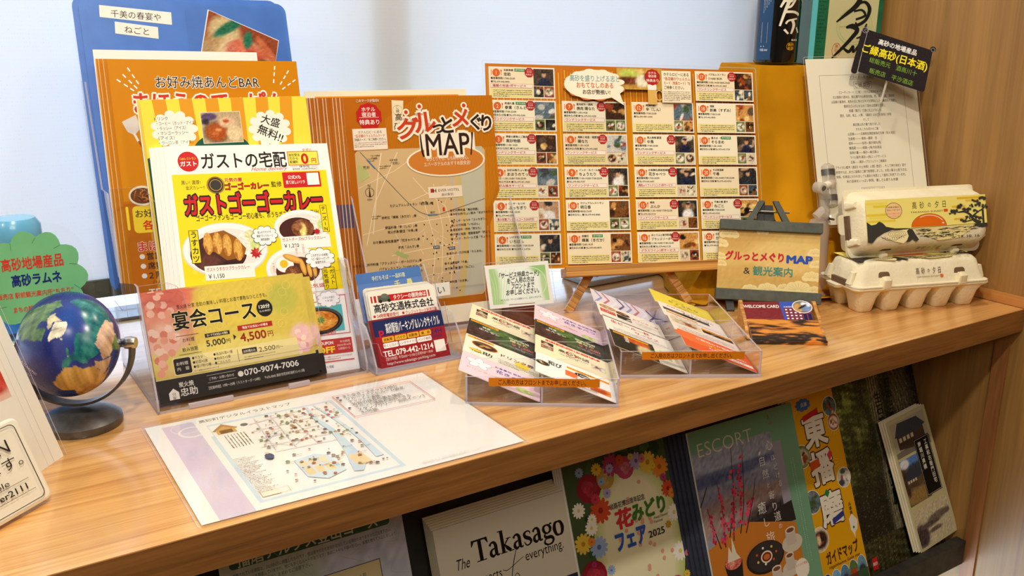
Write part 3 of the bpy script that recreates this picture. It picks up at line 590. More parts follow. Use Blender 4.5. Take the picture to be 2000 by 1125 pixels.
def cp_drinks(I):
    I.rect(0, 0, 91, 55, (232, 226, 206)); I.pic(0, 0, 56, 55, blobs((52, 56, 36), [(.3, .4, .3, .5, (30, 30, 22)), (.75, .3, .2, .4, (216, 190, 140)), (.6, .75, .3, .15, (206, 90, 30))], 3, 12), 20, 2); I.text('居酒屋', 20, 44, 6, (240, 236, 220), 4, b=.02, vert=True)
    I.rect(4, 47, 50, 52, ORG, 3); 
    for k, c in enumerate(((190, 206, 170), (170, 190, 150), (206, 196, 180))): I.rect(62 + k * 9, 20, 67 + k * 9, 40, c, 3); I.rect(63.5 + k * 9, 40, 65.5 + k * 9, 46, c, 3)
    I.lines(60, 88, 14, 3, 3.4, (150, 140, 130), 1.3)
def cp_redtext(I):
    I.rect(0, 0, 91, 55, (248, 240, 226)); I.rect(0, 50, 91, 53, (60, 44, 34), 2); I.text('生ビール一杯', 10, 40, 10, (196, 50, 40), 4, w=52, b=.04); I.text('サービス', 40, 28, 9, (196, 50, 40), 4, w=32, b=.03); I.lines(10, 84, 18, 3, 4, (150, 140, 130), 1.5)
def coupon(tr, col, row, fn, label, k=0, dx=0):
    t, rz, W, D = tr; base = Matrix.Translation(Vector(t.location)) @ Matrix.Rotation(R(rz), 4, 'Z')
    c0 = .0045 + col * W / 2; cw = W / 2 - .006; lift = math.asin(min(.95, .0325 / .0865)) ; x0 = c0 + cw - .0915 * math.cos(lift) - k * .0006 + dx
    m = base @ Matrix.Translation((x0, D * row / 4 + .0022 + .0005, .0375 + k * .0008)) @ Matrix.Rotation(lift, 4, 'Y') @ Matrix.Rotation(R(-90 + 3.2), 4, 'X')
    b = MB().prism(rr(0, 0, .091, .0535, .002), 0, .0004); o = b.build('coupon_card', M['cream'])
    o.matrix_world = m; tag(o, label, 'card', 'discount coupon cards in the trays')
    I = Ink(); fn(I)
    for v in I.v: v[:, 1] *= .973
    I.build('printing', o); return o
L1 = [(0, 3, cp_takasago, 'cream drink coupon with a red banner, back left pocket of the near tray'), (0, 2, cp_hormone, 'dark grilled-meat coupon in the left column of the near tray'), (0, 1, cp_teppan, 'cream noodle photo coupon in the left column of the near tray'), (0, 0, cp_flower, 'pink flower coupon at the front left corner of the near tray'),
      (1, 3, cp_flower, 'pink flower coupon at the back right of the near tray'), (1, 2, cp_hormone, 'dark grilled-meat coupon in the right column of the near tray'), (1, 1, cp_takasago, 'cream drink coupon with a red banner in the right column of the near tray'), (1, 0, cp_wasabi, 'white coupon with an orange strip at the front right of the near tray')]
L2 = [(0, 3, cp_stripe, 'lilac patterned coupon at the back left of the far tray'), (0, 2, cp_ticket, 'cream coupon with round food photos, far tray left column'), (0, 1, cp_redtext, 'cream coupon with red lettering, far tray left column'), (0, 0, cp_drinks, 'dark green izakaya coupon with bottles, front left of the far tray'),
      (1, 3, cp_yellow, 'bright yellow coupon at the back right of the far tray'), (1, 2, cp_bordeaux, 'white coupon with a dark photo strip, far tray right column'), (1, 1, cp_plates, 'coupon with brown dish photos, far tray right column'), (1, 0, cp_orange, 'orange discount coupon at the front right of the far tray')]
for tr, L in zip(TR, (L1, L2)):
    for c, r, fn, lb in L: coupon(tr, c, r, fn, lb)
# ------------------------------------------------------------------ egg cartons
def ring(cx, cy, hx, hy, z, r, n=6):
    return [(cx + x, cy + y, z) for x, y in rr(-hx, -hy, hx, hy, min(r, hx * .98, hy * .98), n)]
def carton(label, mtx, W=.222, D=.094, zs=1.10, lx=1.16):
    t = thing('egg_carton', label, 'egg carton', (0, 0, 0), 0, 'egg cartons stacked at the end of the counter'); t.matrix_world = mtx @ Matrix.Diagonal((1, 1, zs, 1))
    b = MB(); hx, hy = W / 2, D / 2; px = (W - .014) / 5
    for i in range(5):
        for j in (-1, 1):
            cx = -hx + .007 + px * (i + .5); cy = j * (hy - .004) * .5; q = px / 2
            b.loft([ring(cx, cy, q * .52, q * .56, 0, .006), ring(cx, cy, q * .60, q * .66, .0015, .008), ring(cx, cy, q * .80, q * .92, .020, .011), ring(cx, cy, q * .985, q * 1.17, .0315, .008)])
    b.loft([ring(0, 0, hx - .004, hy - .004, .028, .010), ring(0, 0, hx, hy, .0315, .010), ring(0, 0, hx, hy, .0335, .010), ring(0, 0, hx - .006, hy - .006, .0335, .010)])
    for x in (-hx - .004, hx - .004): b.loft([ring(x + (.002 if x < 0 else .002), 0, .006, .012, .029, .004), ring(x + .002, 0, .007, .014, .033, .004)])
    for x in (-.062, .062): b.loft([ring(x, -hy + .003, .007, .004, .033, .003), ring(x, -hy + .0015, .0065, .0042, .044, .003), ring(x, -hy + .003, .004, .002, .048, .002)])
    b.build('tray', M['pulp'], t, smooth=True)
    b = MB(); top = []
    for z, dx, dy, r in ((.0342, .0, .0, .012), (.0358, .0, .0, .012), (.0365, .004, .004, .012), (.046, .007, .009, .013), (.060, .010, .014, .016), (.0635, .013, .018, .017), (.0650, .019, .024, .017)):
        top.append(ring(0, 0, hx - dx, hy - dy, z, r, 8))
    b.loft(top); 
    for x in (-hx + .004, hx - .004):      # strengthening ribs at the ends
        for y in (-.026, .026): b.loft([ring(x, y, .005, .006, .037, .003), ring(x + (.004 if x < 0 else -.004), y, .004, .004, .052, .003)])
    b.build('lid', M['pulp'], t, smooth=True)
    for x in (-.062, .062):    # latch windows
        d = MB(); P = rr(x - .009, .0385, x + .009, .0525, .004, corners=(0, 0, 1, 1))
        f = lambda z, o=0: -hy + .009 + (z - .046) * .357 * (z > .046) - (.046 - z) * .21 * (z < .046) - .0004 - o
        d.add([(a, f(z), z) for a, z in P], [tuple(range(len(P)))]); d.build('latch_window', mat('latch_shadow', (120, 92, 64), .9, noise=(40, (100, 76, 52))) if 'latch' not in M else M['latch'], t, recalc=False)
        d = MB(); d.loft([[(x - .006, f(.039, .004), .039), (x + .003, f(.039, .004), .039), (x + .002, f(.047, .0035), .047), (x - .004, f(.047, .0035), .047)], [(x - .006, f(.039), .039), (x + .003, f(.039), .039), (x + .002, f(.047), .047), (x - .004, f(.047), .047)]]).build('latch_tab', M['pulp'], t, bevel=.0012)
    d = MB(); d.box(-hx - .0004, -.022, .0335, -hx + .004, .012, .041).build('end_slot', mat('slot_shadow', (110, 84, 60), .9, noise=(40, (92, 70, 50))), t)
    # label on top of the lid
    I = Ink(); Y = (246, 226, 96); W2, H2 = 170, 62
    I.rect(0, 18, W2, H2, (248, 234, 130), 1)
    for x, y, w, c in ((0, 56, 30, Y), (10, 52, 26, (236, 210, 60)), (0, 40, 34, (236, 210, 60)), (4, 36, 44, Y), (0, 31, 40, (238, 214, 70)), (128, 58, 42, (236, 190, 50)), (120, 46, 20, (240, 190, 60)), (122, 28, 16, (240, 190, 60)), (140, 54, 20, (240, 200, 70))): I.rrect(x, y - 1.6, x + w, y + 1.6, 1.5, c, 2)
    I.ring(38, 45, 11.5, .6, (70, 60, 40), 4); I.disc(38, 45, 10.9, 10.9, (250, 206, 150), 3); I.text('木酢酢を飼料に', 29.5, 50, 2.6, (40, 34, 28), 5, w=17); I.text('配合しております', 29, 46, 2.6, (40, 34, 28), 5, w=18); I.text('おひとつ毎にたまご', 28.5, 41, 2.8, (220, 110, 70), 5, w=19); I.text('だいきちです', 31, 37, 2.8, (220, 110, 70), 5, w=14)
    for i, c in enumerate('高砂の夕日'): I.text(c, 67 + i * 10.6, 51, 11 if c != 'の' else 8, (40, 36, 30), 5, 'c' and None, 'c', sx=.62)
    I.text('TAKASAGO SUNSET', 61, 41.4, 3.2, (60, 54, 44), 5, w=46); I.rrect(108, 39.5, 114, 43.8, 1, (226, 90, 50), 5)
    th = np.linspace(0, np.pi, 30); I.poly(np.c_[86 + 25 * np.cos(th), 20 + 18.5 * np.sin(th)], (150, 70, 20), 3); I.poly(np.c_[86 + 24.4 * np.cos(th), 20 + 18 * np.sin(th)], (232, 112, 24), 4)
    th = np.linspace(.45, 2.2, 16); I.line(np.c_[86 + 22 * np.cos(th), 20 + 16 * np.sin(th)], [.3] + [1.1] * 14 + [.3], (250, 226, 196), 5); I.disc(106, 24, 1.6, 1.2, (250, 226, 196), 5)
    K = (64, 62, 56)
    I.poly([(0, 2), (0, 31), (6, 26), (12, 27), (17, 31), (22, 28), (26, 23), (38, 20), (60, 19), (50, 17), (34, 18), (22, 14), (12, 8), (6, 1)], K, 4); I.poly([(24, 8), (34, 2), (48, -2), (58, 6), (64, 16), (50, 17.5), (34, 16)], (246, 232, 176), 4)
    for k in range(4): I.ring(40, 12, 12 - k * 2.8, .35, K, 5, ry=5.4 - k * 1.3)
    I.line([(18, 9), (26, 4), (38, 3), (46, 8), (54, 10)], .5, K, 6)
    for k in range(10): I.line([(20 + k * 3.2, 7 + abs(k - 5) * .3), (20.6 + k * 3.2, 3.8 + abs(k - 5) * .4)], .5, K, 6)
    I.poly([(52, -1), (56, 8), (54, 15), (58, 18.6), (62, 17), (66, 9), (70, 2), (66, -1), (61, 3), (57, 0)], K, 6)
    I.poly([(66, 19), (170, 19), (170, 15), (150, 14), (140, 9), (128, 1), (98, -1), (84, 5), (70, 12)], (236, 220, 150), 3)
    rs = random.Random(7)
    for k in range(120):
        x = rs.uniform(66, 160); y = rs.uniform(2 + max(0, (86 - x) * .3) + max(0, (x - 125) * .38), 17.5); l = rs.uniform(3, 10); I.line([(x, y), (x + l * .5, y - .6), (x + l, y + .2)], [.2, rs.uniform(.4, 1.3), .2], K, 5)
    I.line([(60, 19), (170, 20)], .5, K, 5)
    I.curve([(160, 20, 7), (150, 26, 4), (146, 33, 3.4), (138, 38, 2.8), (128, 38, 2), (122, 42, 1.5)], 2, K, 6); I.curve([(148, 30, 3), (156, 36, 2), (166, 42, 1.6), (170, 48, 1.2)], 2, K, 6); I.curve([(150, 26, 2), (140, 24, 1.5), (134, 26, 1)], 2, K, 6); I.rect(163, 18, 166, 40, K, 6); I.poly([(150, 20), (170, 20), (170, 14), (152, 16)], K, 6)
    for cx, cy, r in ((124, 40, 8), (131, 47, 8), (140, 42, 8), (148, 46, 5), (153, 38, 5), (134, 25, 7), (142, 29, 5), (154, 30, 6), (160, 27, 5), (160, 48, 8), (166, 56, 8), (154, 53, 6), (168, 44, 6), (118, 37, 4)):
        for k in range(7):
            a = rs.uniform(0, 6.28); q = rs.uniform(.2, .8) * r; I.burst(cx + q * math.cos(a), cy + q * .55 * math.sin(a), r * .36, K, 7 + k * .1, 8, .45)
    for k in range(5): I.line([(142 + k * 3.4, 12 + k * 2), (143 + k * 3.4, 15 + k * 2)], .4, K, 7)
    I.text('賞味期限', 107, 5.5, 4, (50, 46, 40), 5, w=13); I.text('19. 10. 16', 127, 2.6, 5.6, (50, 46, 40), 5, w=30)
    sc = Matrix.Translation((-.085 * lx, -.030, .0652)) @ Matrix.Rotation(R(-90), 4, 'X')
    o = I.build('lid_print', t, 'inkm', off=.0002)
    o.matrix_parent_inverse.identity(); o.matrix_local = sc @ Matrix.Diagonal((lx, 1, .98, 1))
    I = Ink()
    for i, c in enumerate('高砂の夕日'): I.text(c, 4 + i * 9, 12, 10.5 if c != 'の' else 7, (50, 44, 36), 2, None, 'c', sx=.58)
    I.text('TAKASAGO SUNSET', 1, 3, 2.8, (80, 70, 56), 2, w=38); I.rrect(40, 1, 45.5, 5.4, 1, (222, 110, 70), 2)
    o = I.build('side_print', t, 'inkm', off=.0004); o.matrix_local = Matrix.Translation((-.012, -hy + .0058, .0415)) @ Matrix.Rotation(R(-22.5), 4, 'X') @ Matrix.Diagonal((1, 1, .86, 1))
    return t
carton('cream pulp egg carton lying flat, lower of the two', Matrix.Translation((-.1250, .116, 0)) @ Matrix.Rotation(R(-18), 4, 'Z'))
a, b, n = axes(-15.6, 16.2); ctr = Vector((-.1160, .0960, .1285)) - b * .003
mt = Matrix((a, b, n)).transposed().to_4x4(); mt.translation = ctr - n * .0652
carton('cream pulp egg carton with sunset and pine label, propped upright on the other', mt, .230, .098, 1, 1.21)
# ------------------------------------------------------------------ leaflets in the big holder
def blue_board():
    o = sheet('blue_display_board', 'tall royal blue plastic board with paper title strips, behind all the leaflets', 'board', on((-1.13, .3906, 0), -3, 15, -.004, .088), .232, .330, 'blueply', .0018, r=.012)
    MB().prism(rr(-.006, .004, .224, .334, .012), .002, .004).build('back_board', M['blueply'], o)
    I = Ink(); I.poly([(22, 325), (23, 339), (105, 332), (104, 317)], (240, 236, 224), 2); I.poly([(37, 306), (38, 320), (87, 314), (86, 300)], (240, 236, 224), 2)
    I.text('千美の春宴や', 35, 329.5, 9.6, (40, 38, 40), 4, w=57, rot=-4); I.text('ねごと', 48, 311, 9.5, (40, 38, 40), 4, w=28, rot=-6)
    sx_, sz_ = .232 / .250, .330 / .346
    for v in I.v: v *= [sx_, sz_]
    I.build('title_strips', o)
    p = MB().prism([(.119, .250), (.139, .321), (.219, .285), (.206, .239)], -.0006, -.0002).build('food_photo', M['inkg'], o); p['label'] = 'tilted photo of meat on a shell plate'
    bpy.data.meshes[p.data.name].color_attributes.new('Col', 'FLOAT_COLOR', 'POINT')
    J = Ink(); f = blobs((150, 70, 40), [(.25, .72, .22, .3, (214, 190, 140)), (.15, .35, .2, .3, (190, 150, 100)), (.62, .36, .42, .34, (238, 218, 170), -20), (.6, .42, .3, .26, (206, 96, 72), -25), (.48, .52, .1, .18, (220, 120, 90)), (.72, .36, .07, .2, (190, 76, 56), 30), (.3, .85, .3, .07, (30, 110, 80), 55), (.58, .74, .06, .18, (30, 120, 90)), (.85, .3, .1, .1, (50, 96, 50)), (.86, .62, .08, .3, (206, 110, 70), 30), (.1, .12, .2, .1, (40, 40, 30)), (.28, .12, .1, .08, (220, 60, 30))], 3, 9)
    V = []; Fq = []; u, v = np.meshgrid(np.linspace(0, 1, 37), np.linspace(0, 1, 29)); c = np.clip(f(u, v), 0, 255) / 255; c = np.where(c <= .04045, c / 12.92, ((c + .055) / 1.055) ** 2.4).reshape(-1, 3)
    A, B, Cc, D = map(np.array, ((120, 251), (206.5, 240), (218, 284.5), (140, 320))); P = (A * (1 - u[..., None]) * (1 - v[..., None]) + B * u[..., None] * (1 - v[..., None]) + Cc * u[..., None] * v[..., None] + D * (1 - u[..., None]) * v[..., None]).reshape(-1, 2)
    J.raw(P, [(j * 37 + i, j * 37 + i + 1, (j + 1) * 37 + i + 1, (j + 1) * 37 + i) for j in range(28) for i in range(36)], c, 22); J.build('photo_print', p, 'inkg')
    b = MB().prism(rr(.112, .240, .228, .326, .01), -.0014, -.0012).build('photo_sleeve', M['film'], o)
blue_board()
o = sheet('handwritten_sheet', 'white sheet with faint handwriting between the blue board and the orange flyers', 'paper', on((-1.13, .3806, 0), -3, 15, -.002, .082, -1), .180, .280)
I = Ink(); I.curve([(118, 283), (122, 287), (124, 283), (128, 286), (132, 283)], .4, (150, 160, 170)); I.curve([(140, 284), (146, 287), (150, 282), (156, 286)], .4, (150, 160, 170)); I.build('handwriting', o, 'inkm')
def orange(o):
    W, H = 222, 286; I = Ink(); I.rect(0, 0, W, H, (210, 134, 2)); 
    for k in range(9): I.rrect(34 - k * 1.2, -2, 190 + k, 222 + k * 1.2, 16, tuple(int(a + (b - a) * (k / 8)) for a, b in zip((250, 244, 226), (210, 134, 2))), 2 - k * .1)
    I.rect(0, 0, W, 118, (198, 112, 6), 1.2)
    for x, y, a in ((21, 276, -62), (15, 268, -50), (8, 262, -38)):
        for q in (0, 9, 17): I.line([(x + q * math.cos(R(a)), y + q * math.sin(R(a))), (x + (q + 5) * math.cos(R(a)), y + (q + 5) * math.sin(R(a)))], 1.5, (255, 250, 240), 3)
    for x, y, a in ((190, 258, 80), (198, 256, 55), (200, 250, 34)):
        for q in (0, 9, 17): I.line([(x + q * math.cos(R(a)), y + q * math.sin(R(a))), (x + (q + 5) * math.cos(R(a)), y + (q + 5) * math.sin(R(a)))], 1.5, (255, 250, 240), 3)
    I.text('お好み焼あんどBAR', 50, 259, 16, (44, 34, 26), 6, w=122, ol=(250, 244, 230), ow=.05, b=.006); I.text('まほうのてっぱん', 24, 234, 27, (206, 60, 34), 6, w=176, b=.045, ol=(252, 246, 232), ow=.07)
    I.poly([(8, 212), (24, 220), (28, 204), (20, 196), (13, 200)], (214, 208, 200), 4); I.line([(20, 198), (23, 190), (24, 188)], 2.6, (230, 226, 216), 4); I.line([(24, 189), (32, 172)], 2.2, (150, 90, 40), 5)
    I.text('１', 62, 140, 30, (206, 50, 30), 5, b=.06); I.rect(31, 150, 40, 157, (206, 50, 30), 5); I.rect(33, 131, 44, 138, (206, 50, 30), 5)
    I.disc(21, 124, 15, 12, (236, 226, 200), 3); I.disc(21, 124, 13, 9.4, (110, 60, 26), 4)
    rs = random.Random(3)
    for k in range(40): 
        x, y, t = 21 + rs.uniform(-9, 9), 124 + rs.uniform(-6, 6), rs.uniform(0, 3.1); I.curve([(x - 4 * math.cos(t), y - 3 * math.sin(t)), (x, y + 1), (x + 4 * math.cos(t), y + 3 * math.sin(t))], .8, rs.choice([(176, 110, 50), (206, 150, 80), (140, 76, 30), (90, 50, 20)]), 5, 3)
    I.rrect(1, 84, 4, 112, 1.4, (250, 220, 50), 3); I.rrect(8, 80, 84, 112, 5, (250, 220, 50), 3); I.text('お好み焼き', 11, 103, 10, (60, 50, 30), 5, b=.01); I.text('各600円', 18, 89, 12, (216, 64, 30), 5, b=.04)
    I.text('まほうの', 10, 64, 13, (206, 56, 36), 5, b=.03, ol=(250, 220, 200), ow=.04); 
    for i, t in enumerate(('営業時間', '席数 20席', '２階で宴会')): I.disc(13, 52 - i * 11.5, 3, 3, (240, 232, 220), 4); I.text(t, 18, 52 - i * 11.5, 9, (50, 38, 30), 5, b=.01)
    I.text('（ソファー席）', 22, 20, 6, (70, 50, 36), 5); I.text('TEL', 16, 9, 12, (250, 240, 226), 5, b=.02)
    for v in I.v: v *= [211 / 222, 267 / 286]
    I.build('printing', o)
for k in range(4):
    q = on((-1.13 - k * .0042 + (.002 if k == 3 else 0), .3666 + k * .0028, 0), -3, 15, .009, .085, -1)
    o = sheet('teppan_flyer', ['orange teppan bar flyer, front one of its stack in the back tier', 'orange flyer edge showing second behind the front teppan flyer', 'orange flyer edge showing third in the teppan stack', 'rearmost orange flyer of the teppan stack'][k], 'flyer', q, .211, .267, mat('orange_paper', (224, 140, 24), .6, noise=(20, (218, 134, 22))) if k == 0 else bpy.data.materials['orange_paper'], group='orange teppan bar flyers in the holder')
    if k == 0: orange(o)
    else:
        I = Ink(); I.rect(0, 0, 211, 267, (204, 126, 4)); I.line([(.5, 0), (.5, 267)], .5, (236, 200, 150), 2); I.build('printing', o)
def stripe(o):
    I = Ink(); W, H = 196, 239; I.rect(0, 0, W, H, (250, 228, 74))
    for i in range(8): I.poly([(13 + i * 30 , 239), (28 + i * 30, 239), (36 + i * 27 if i < 6 else 28 + i * 30, 150), (20 + i * 27 if i < 6 else 13 + i * 30, 150)], (232, 160, 40), 2) if 28 + i * 30 < 200 else None
    th = np.linspace(0, np.pi, 20); I.poly([(0, 172), (20, 178)] + [(86 + 34 * math.cos(t), 176 + 22 * math.sin(t)) for t in th[::-1]] + [(150, 182), (196, 178), (196, 100), (0, 100)], (32, 88, 66), 3)
    I.rect(0, 0, W, 100, (34, 30, 26), 3); I.poly([(0, 60), (40, 84), (60, 20), (0, 10)], (190, 170, 60), 4)
    I.cloud(34, 204, 26, 22, (252, 246, 232), 4, seed=1); I.cloud(146, 201, 26, 22, (252, 246, 232), 4, seed=2)
    for i, t in enumerate(('ドリンク', '・コーヒー（ホット・アイス）', '・ラッシー（アイス）', '・マンゴーラッシー', '　（アイス）', '・ウーロン茶（アイス）')): I.text(t, 13 if i == 0 else 15, 217 - i * 5.6, 4.9, (50, 50, 44), 6, w=[15, 44, 32, 34, 18, 38][i])
    I.text('大盛', 148, 210, 12, (36, 34, 30), 6, rot=-20, al='c', b=.02); I.text('無料!!', 146, 195, 13, (36, 34, 30), 6, rot=-26, al='c', b=.02)
    I.rect(65, 186, 112, 223, (250, 240, 220), 5); I.pic(65.5, 186.5, 111.5, 222.5, blobs((196, 170, 130), [(.35, .35, .33, .36, (110, 96, 84)), (.35, .35, .28, .3, (176, 84, 30)), (.4, .42, .08, .06, (226, 150, 90)), (.3, .3, .1, .05, (206, 110, 50)), (.65, .66, .22, .18, (226, 190, 150)), (.62, .7, .08, .06, (190, 90, 50)), (.8, .3, .2, .25, (230, 206, 160)), (.2, .86, .2, .12, (90, 70, 110)), (.1, .7, .1, .1, (60, 50, 60))], 4, 9), 32, 6)
    for v in I.v: v *= [186 / 196, 229.5 / 239]
    I.build('printing', o, clip=(186, 229.5))
for k in range(2):
    o = sheet('curry_flyer', ['yellow and orange striped curry flyer in front of the orange teppan flyers', 'second striped flyer showing as a pale edge behind the curry flyer'][k], 'flyer', on((-1.13 - k * .0035, .3486 + k * .0028, 0), -3, 15, .038, .078), .186, .2295, 'cream', group='striped curry flyers in the holder'); 
    if k == 0: stripe(o)
    else: I = Ink(); I.rect(0, 0, 186, 229.5, (240, 210, 90)); I.line([(.5, 0), (.5, 229.5)], .9, (250, 246, 236), 2); I.build('printing', o)
def gusto(o):
    I = Ink(); W, H = 183, 272; RED = (206, 32, 36); K = (36, 28, 26); YL = (248, 222, 26); I.rect(0, 0, W, H, (250, 247, 240))
    I.disc(24, 254, 11, 11.5, RED, 2); I.text('Caféレストラン', 15.5, 257.5, 3.4, (250, 220, 60), 4, w=17, b=.02); I.text('ガスト', 15.5, 251.5, 6.4, (255, 252, 246), 4, w=17, b=.04)
    I.text('ガストの宅配', 38, 254, 20, K, 4, w=94, b=.028); I.text('Home delivery', 92, 243.5, 6.5, (206, 80, 80), 5, w=40, sh=.5)
    I.rect(134, 246, 170, 263, (250, 232, 90), 2); I.frame(134, 246, 170, 263, .7, RED, 3); I.text('自社受注', 136, 258.6, 3.8, K, 4, w=12.5, b=.02); I.text('だから', 136, 254.4, 3.8, K, 4, w=10, b=.02); I.text('配達料', 136, 250.2, 3.8, K, 4, w=9.4, b=.02)
    I.text('0', 150, 254.5, 17, RED, 5, b=.05); I.text('円', 161.5, 251.5, 6.5, RED, 5, b=.02); I.text('タダ!!!', 152, 264.5, 4, (236, 150, 20), 5, b=.03); I.line([(136, 244.6), (144, 244.6)], .3, RED); I.line([(160, 244.6), (168, 244.6)], .3, RED); I.text('保存版', 146, 244.6, 3, K, 4, w=12); I.text('販売期間（2025年4月中旬まで）', 138, 241.6, 2.6, (110, 100, 94), 4, w=30)
    I.rect(5, 97, 177, 239.5, YL, 2)
    rs = random.Random(5)
    for k in range(46):
        a = 6.283 * k / 46; I.poly([(88, 200), (88 + 96 * math.cos(a), 200 + 110 * math.sin(a)), (88 + 96 * math.cos(a + .05), 200 + 110 * math.sin(a + .05))], (250, 230, 60), 2.2) if 104 < 200 + 110 * math.sin(a) < 239 and 5 < 88 + 96 * math.cos(a) < 176 else None
    I.text('黒い! 濃厚!', 14, 230, 5.4, K, 4, w=20); I.text('金沢カレー!!', 18, 224, 5, K, 4, w=20)
    I.disc(50, 226, 10, 10.4, (226, 180, 40), 3); I.disc(50, 226, 8.4, 8.8, (60, 56, 52), 4)    # round portrait medallion, plain
    I.ring(50, 226, 9.6, .6, (120, 80, 20), 5); I.ring(50, 226, 6.5, .5, (226, 180, 40), 5)
    I.text('元気の屋', 60, 231.5, 5, RED, 5, w=19, b=.05, ol=(250, 240, 160), ow=.03); I.text('ゴーゴーカレー', 60, 223.5, 8.4, RED, 5, w=48, b=.05, ol=K, ow=.05); I.text('監修', 111, 224.5, 7, K, 5, w=12, b=.01)
    I.rrect(125, 219.5, 169, 238, 1, RED, 3); I.text('公式Xも', 131, 232, 5, (255, 250, 244), 4, w=15, b=.03); I.text('見てほしいリラ', 128, 226, 4.6, (255, 250, 244), 4, w=22, b=.03); I.rect(153, 222, 167, 236.5, (252, 250, 246), 4)
    I.text('ガストゴーゴーカレー', 15, 204, 25, RED, 6, w=152, b=.055, ol=K, ow=.075)
    I.text('ゴーゴーファンもゴーゴー初心者も、おうちガストでゴーゴー気分!', 25, 189, 7.4, K, 5, w=136, b=.02)
    def plate(x, y, rx, ry, rice):
        I.disc(x, y, rx, ry, (226, 222, 214), 3); I.disc(x, y + .6, rx * .97, ry * .95, (250, 249, 244), 3.5); I.disc(x, y, rx * .86, ry * .78, (236, 232, 224), 4)
    plate(52, 152, 46, 31, 1); I.discpic(44, 148, 30, 22, blobs((72, 34, 30), [(.3, .3, .2, .2, (100, 54, 44)), (.7, .2, .2, .1, (56, 26, 24))], 5, 5), 12, 5)
    I.discpic(80, 158, 15, 15, blobs((244, 240, 226), [(.7, .4, .25, .3, (210, 220, 140)), (.5, .8, .2, .2, (226, 226, 170))], 8, 12), 9, 5)
    I.poly([(28, 160), (34, 171), (52, 174), (64, 166), (74, 152), (70, 142), (52, 140), (40, 150), (30, 153)], (150, 92, 24), 6)
    for x, y, a in ((34, 160, 60), (44, 160, 62), (54, 157, 62), (65, 151, 66)): I.discpic(x, y, 4.9, 12.5, blobs((214, 150, 60), [(.5, .5, .3, .4, (230, 176, 84)), (.2, .2, .2, .2, (176, 106, 34))], int(x), 18), 6, 7)
    I.burst(84, 146, 7, (186, 34, 40), 7, 9, .6); I.burst(86, 148, 4, (216, 70, 60), 8, 7, .5)
    I.rect(15, 139, 25, 176, YL, 6); I.frame(15, 139, 25, 176, .6, K, 7); I.text('うすカツ', 20, 171, 8.6, K, 8, b=.03, al='c', vert=True, sx=.9)
    I.rect(27, 119, 80, 135, (250, 248, 240), 6); I.text('ガストうすカツブラックカレー', 29, 131, 4.8, RED, 7, w=46, b=.02); I.text('￥1,150', 30, 123.5, 6.6, K, 7, w=17, b=.01)
    plate(139, 172, 32, 21, 1); I.disc(134, 170, 21, 14, (74, 34, 28), 5); I.discpic(158, 176, 9, 10, blobs((244, 240, 226), [(.7, .4, .25, .3, (210, 220, 140))], 8, 12), 6, 5); I.discpic(140, 171, 13, 10.5, blobs((126, 72, 40), [(.5, .4, .16, .4, (240, 220, 130)), (.3, .6, .2, .2, (160, 100, 60))], 9, 16), 8, 6); I.burst(156, 166, 4.4, (186, 34, 40), 7, 9, .6)
    I.rect(163, 165, 171, 197, YL, 6); I.frame(163, 165, 171, 197, .5, K, 7); I.text('チーズIN', 167, 193, 5.8, K, 8, b=.02, al='c', vert=True)
    I.rect(113, 147, 170, 162, (250, 248, 240), 6); I.text('ガストチーズINブラックカレー', 115, 158.6, 4.6, RED, 7, w=50, b=.02); I.text('￥1,290', 116, 151.6, 6, K, 7, w=17, b=.01)
    plate(126, 125, 34, 25, 1); I.disc(128, 122, 25, 16, (90, 48, 34), 5); I.disc(114, 130, 10, 9, (252, 250, 244), 6); I.disc(113, 131, 4.6, 4.6, (246, 190, 40), 7); I.discpic(122, 120, 9, 8, blobs((110, 62, 36), [(.5, .5, .2, .3, (150, 94, 56))], 9, 18), 6, 7)
    for x, y, rx, ry, a in ((124, 136, 12, 4, -24), (134, 126, 10, 3, 100), (141, 122, 9, 2.6, 96), (147, 121, 8, 2.4, 92)): I.disc(x, y, rx, ry, (214, 150, 60), 7, rot=a); I.disc(x, y + .6, rx * .8, ry * .6, (232, 180, 90), 8, rot=a)
    for x, y in ((101, 128), (129, 146), (137, 147), (148, 134)): I.rect(x - 1.6, y - 6, x + 1.6, y + 6, (252, 236, 230), 8); I.lines(x - .8, x + 1, y + 4, 6, 1.8, RED, 1, 9, last=1)
    I.rect(120, 96, 168, 109, (250, 248, 240), 6); I.text('ー元気盛り', 128, 103, 5, RED, 7, w=34, b=.02)
    I.rect(155, 97, 170, 123, YL, 9); I.frame(155, 97, 170, 123, .6, K, 10); I.text('ガスト', 166.5, 118, 6, K, 11, b=.02, al='c', vert=True); I.text('元気盛り', 158.8, 119, 5.8, K, 11, b=.02, al='c', vert=True)
    I.cloud(96, 165, 14, 11, (252, 250, 246), 10, 10, 3, K); I.cloud(155, 134, 17, 12, (252, 250, 246), 10, 10, 4, K); I.poly([(90, 154), (86, 146), (96, 153)], (252, 250, 246), 10.6)
    for i, t in enumerate(('皆ふゆうすカツが', '黒香ブラックカレーと', '相性抜群!!')): I.text(t, 96, 169 - i * 4.2, 3.2, K, 12, al='c', w=[15, 18, 10][i], b=.02)
    for i, t in enumerate(('これぞガストの本気!!', 'ヘビー級のトッピング!', '自信作です!')): I.text(t, 155, 138 - i * 4.2, 3.6, K, 12, al='c', w=[20, 21, 12][i], b=.02)
    I.rect(110, 86, 122, 94, (222, 90, 30), 4); I.rrect(124, 84, 144, 94, 2, (252, 250, 246), 4); I.frame(124, 84, 144, 94, .4, RED, 5); I.text('土·日·祝限定', 126, 91.5, 2.8, RED, 6, w=15); I.text('+￥100', 127, 87, 5, RED, 6, w=14, b=.02)
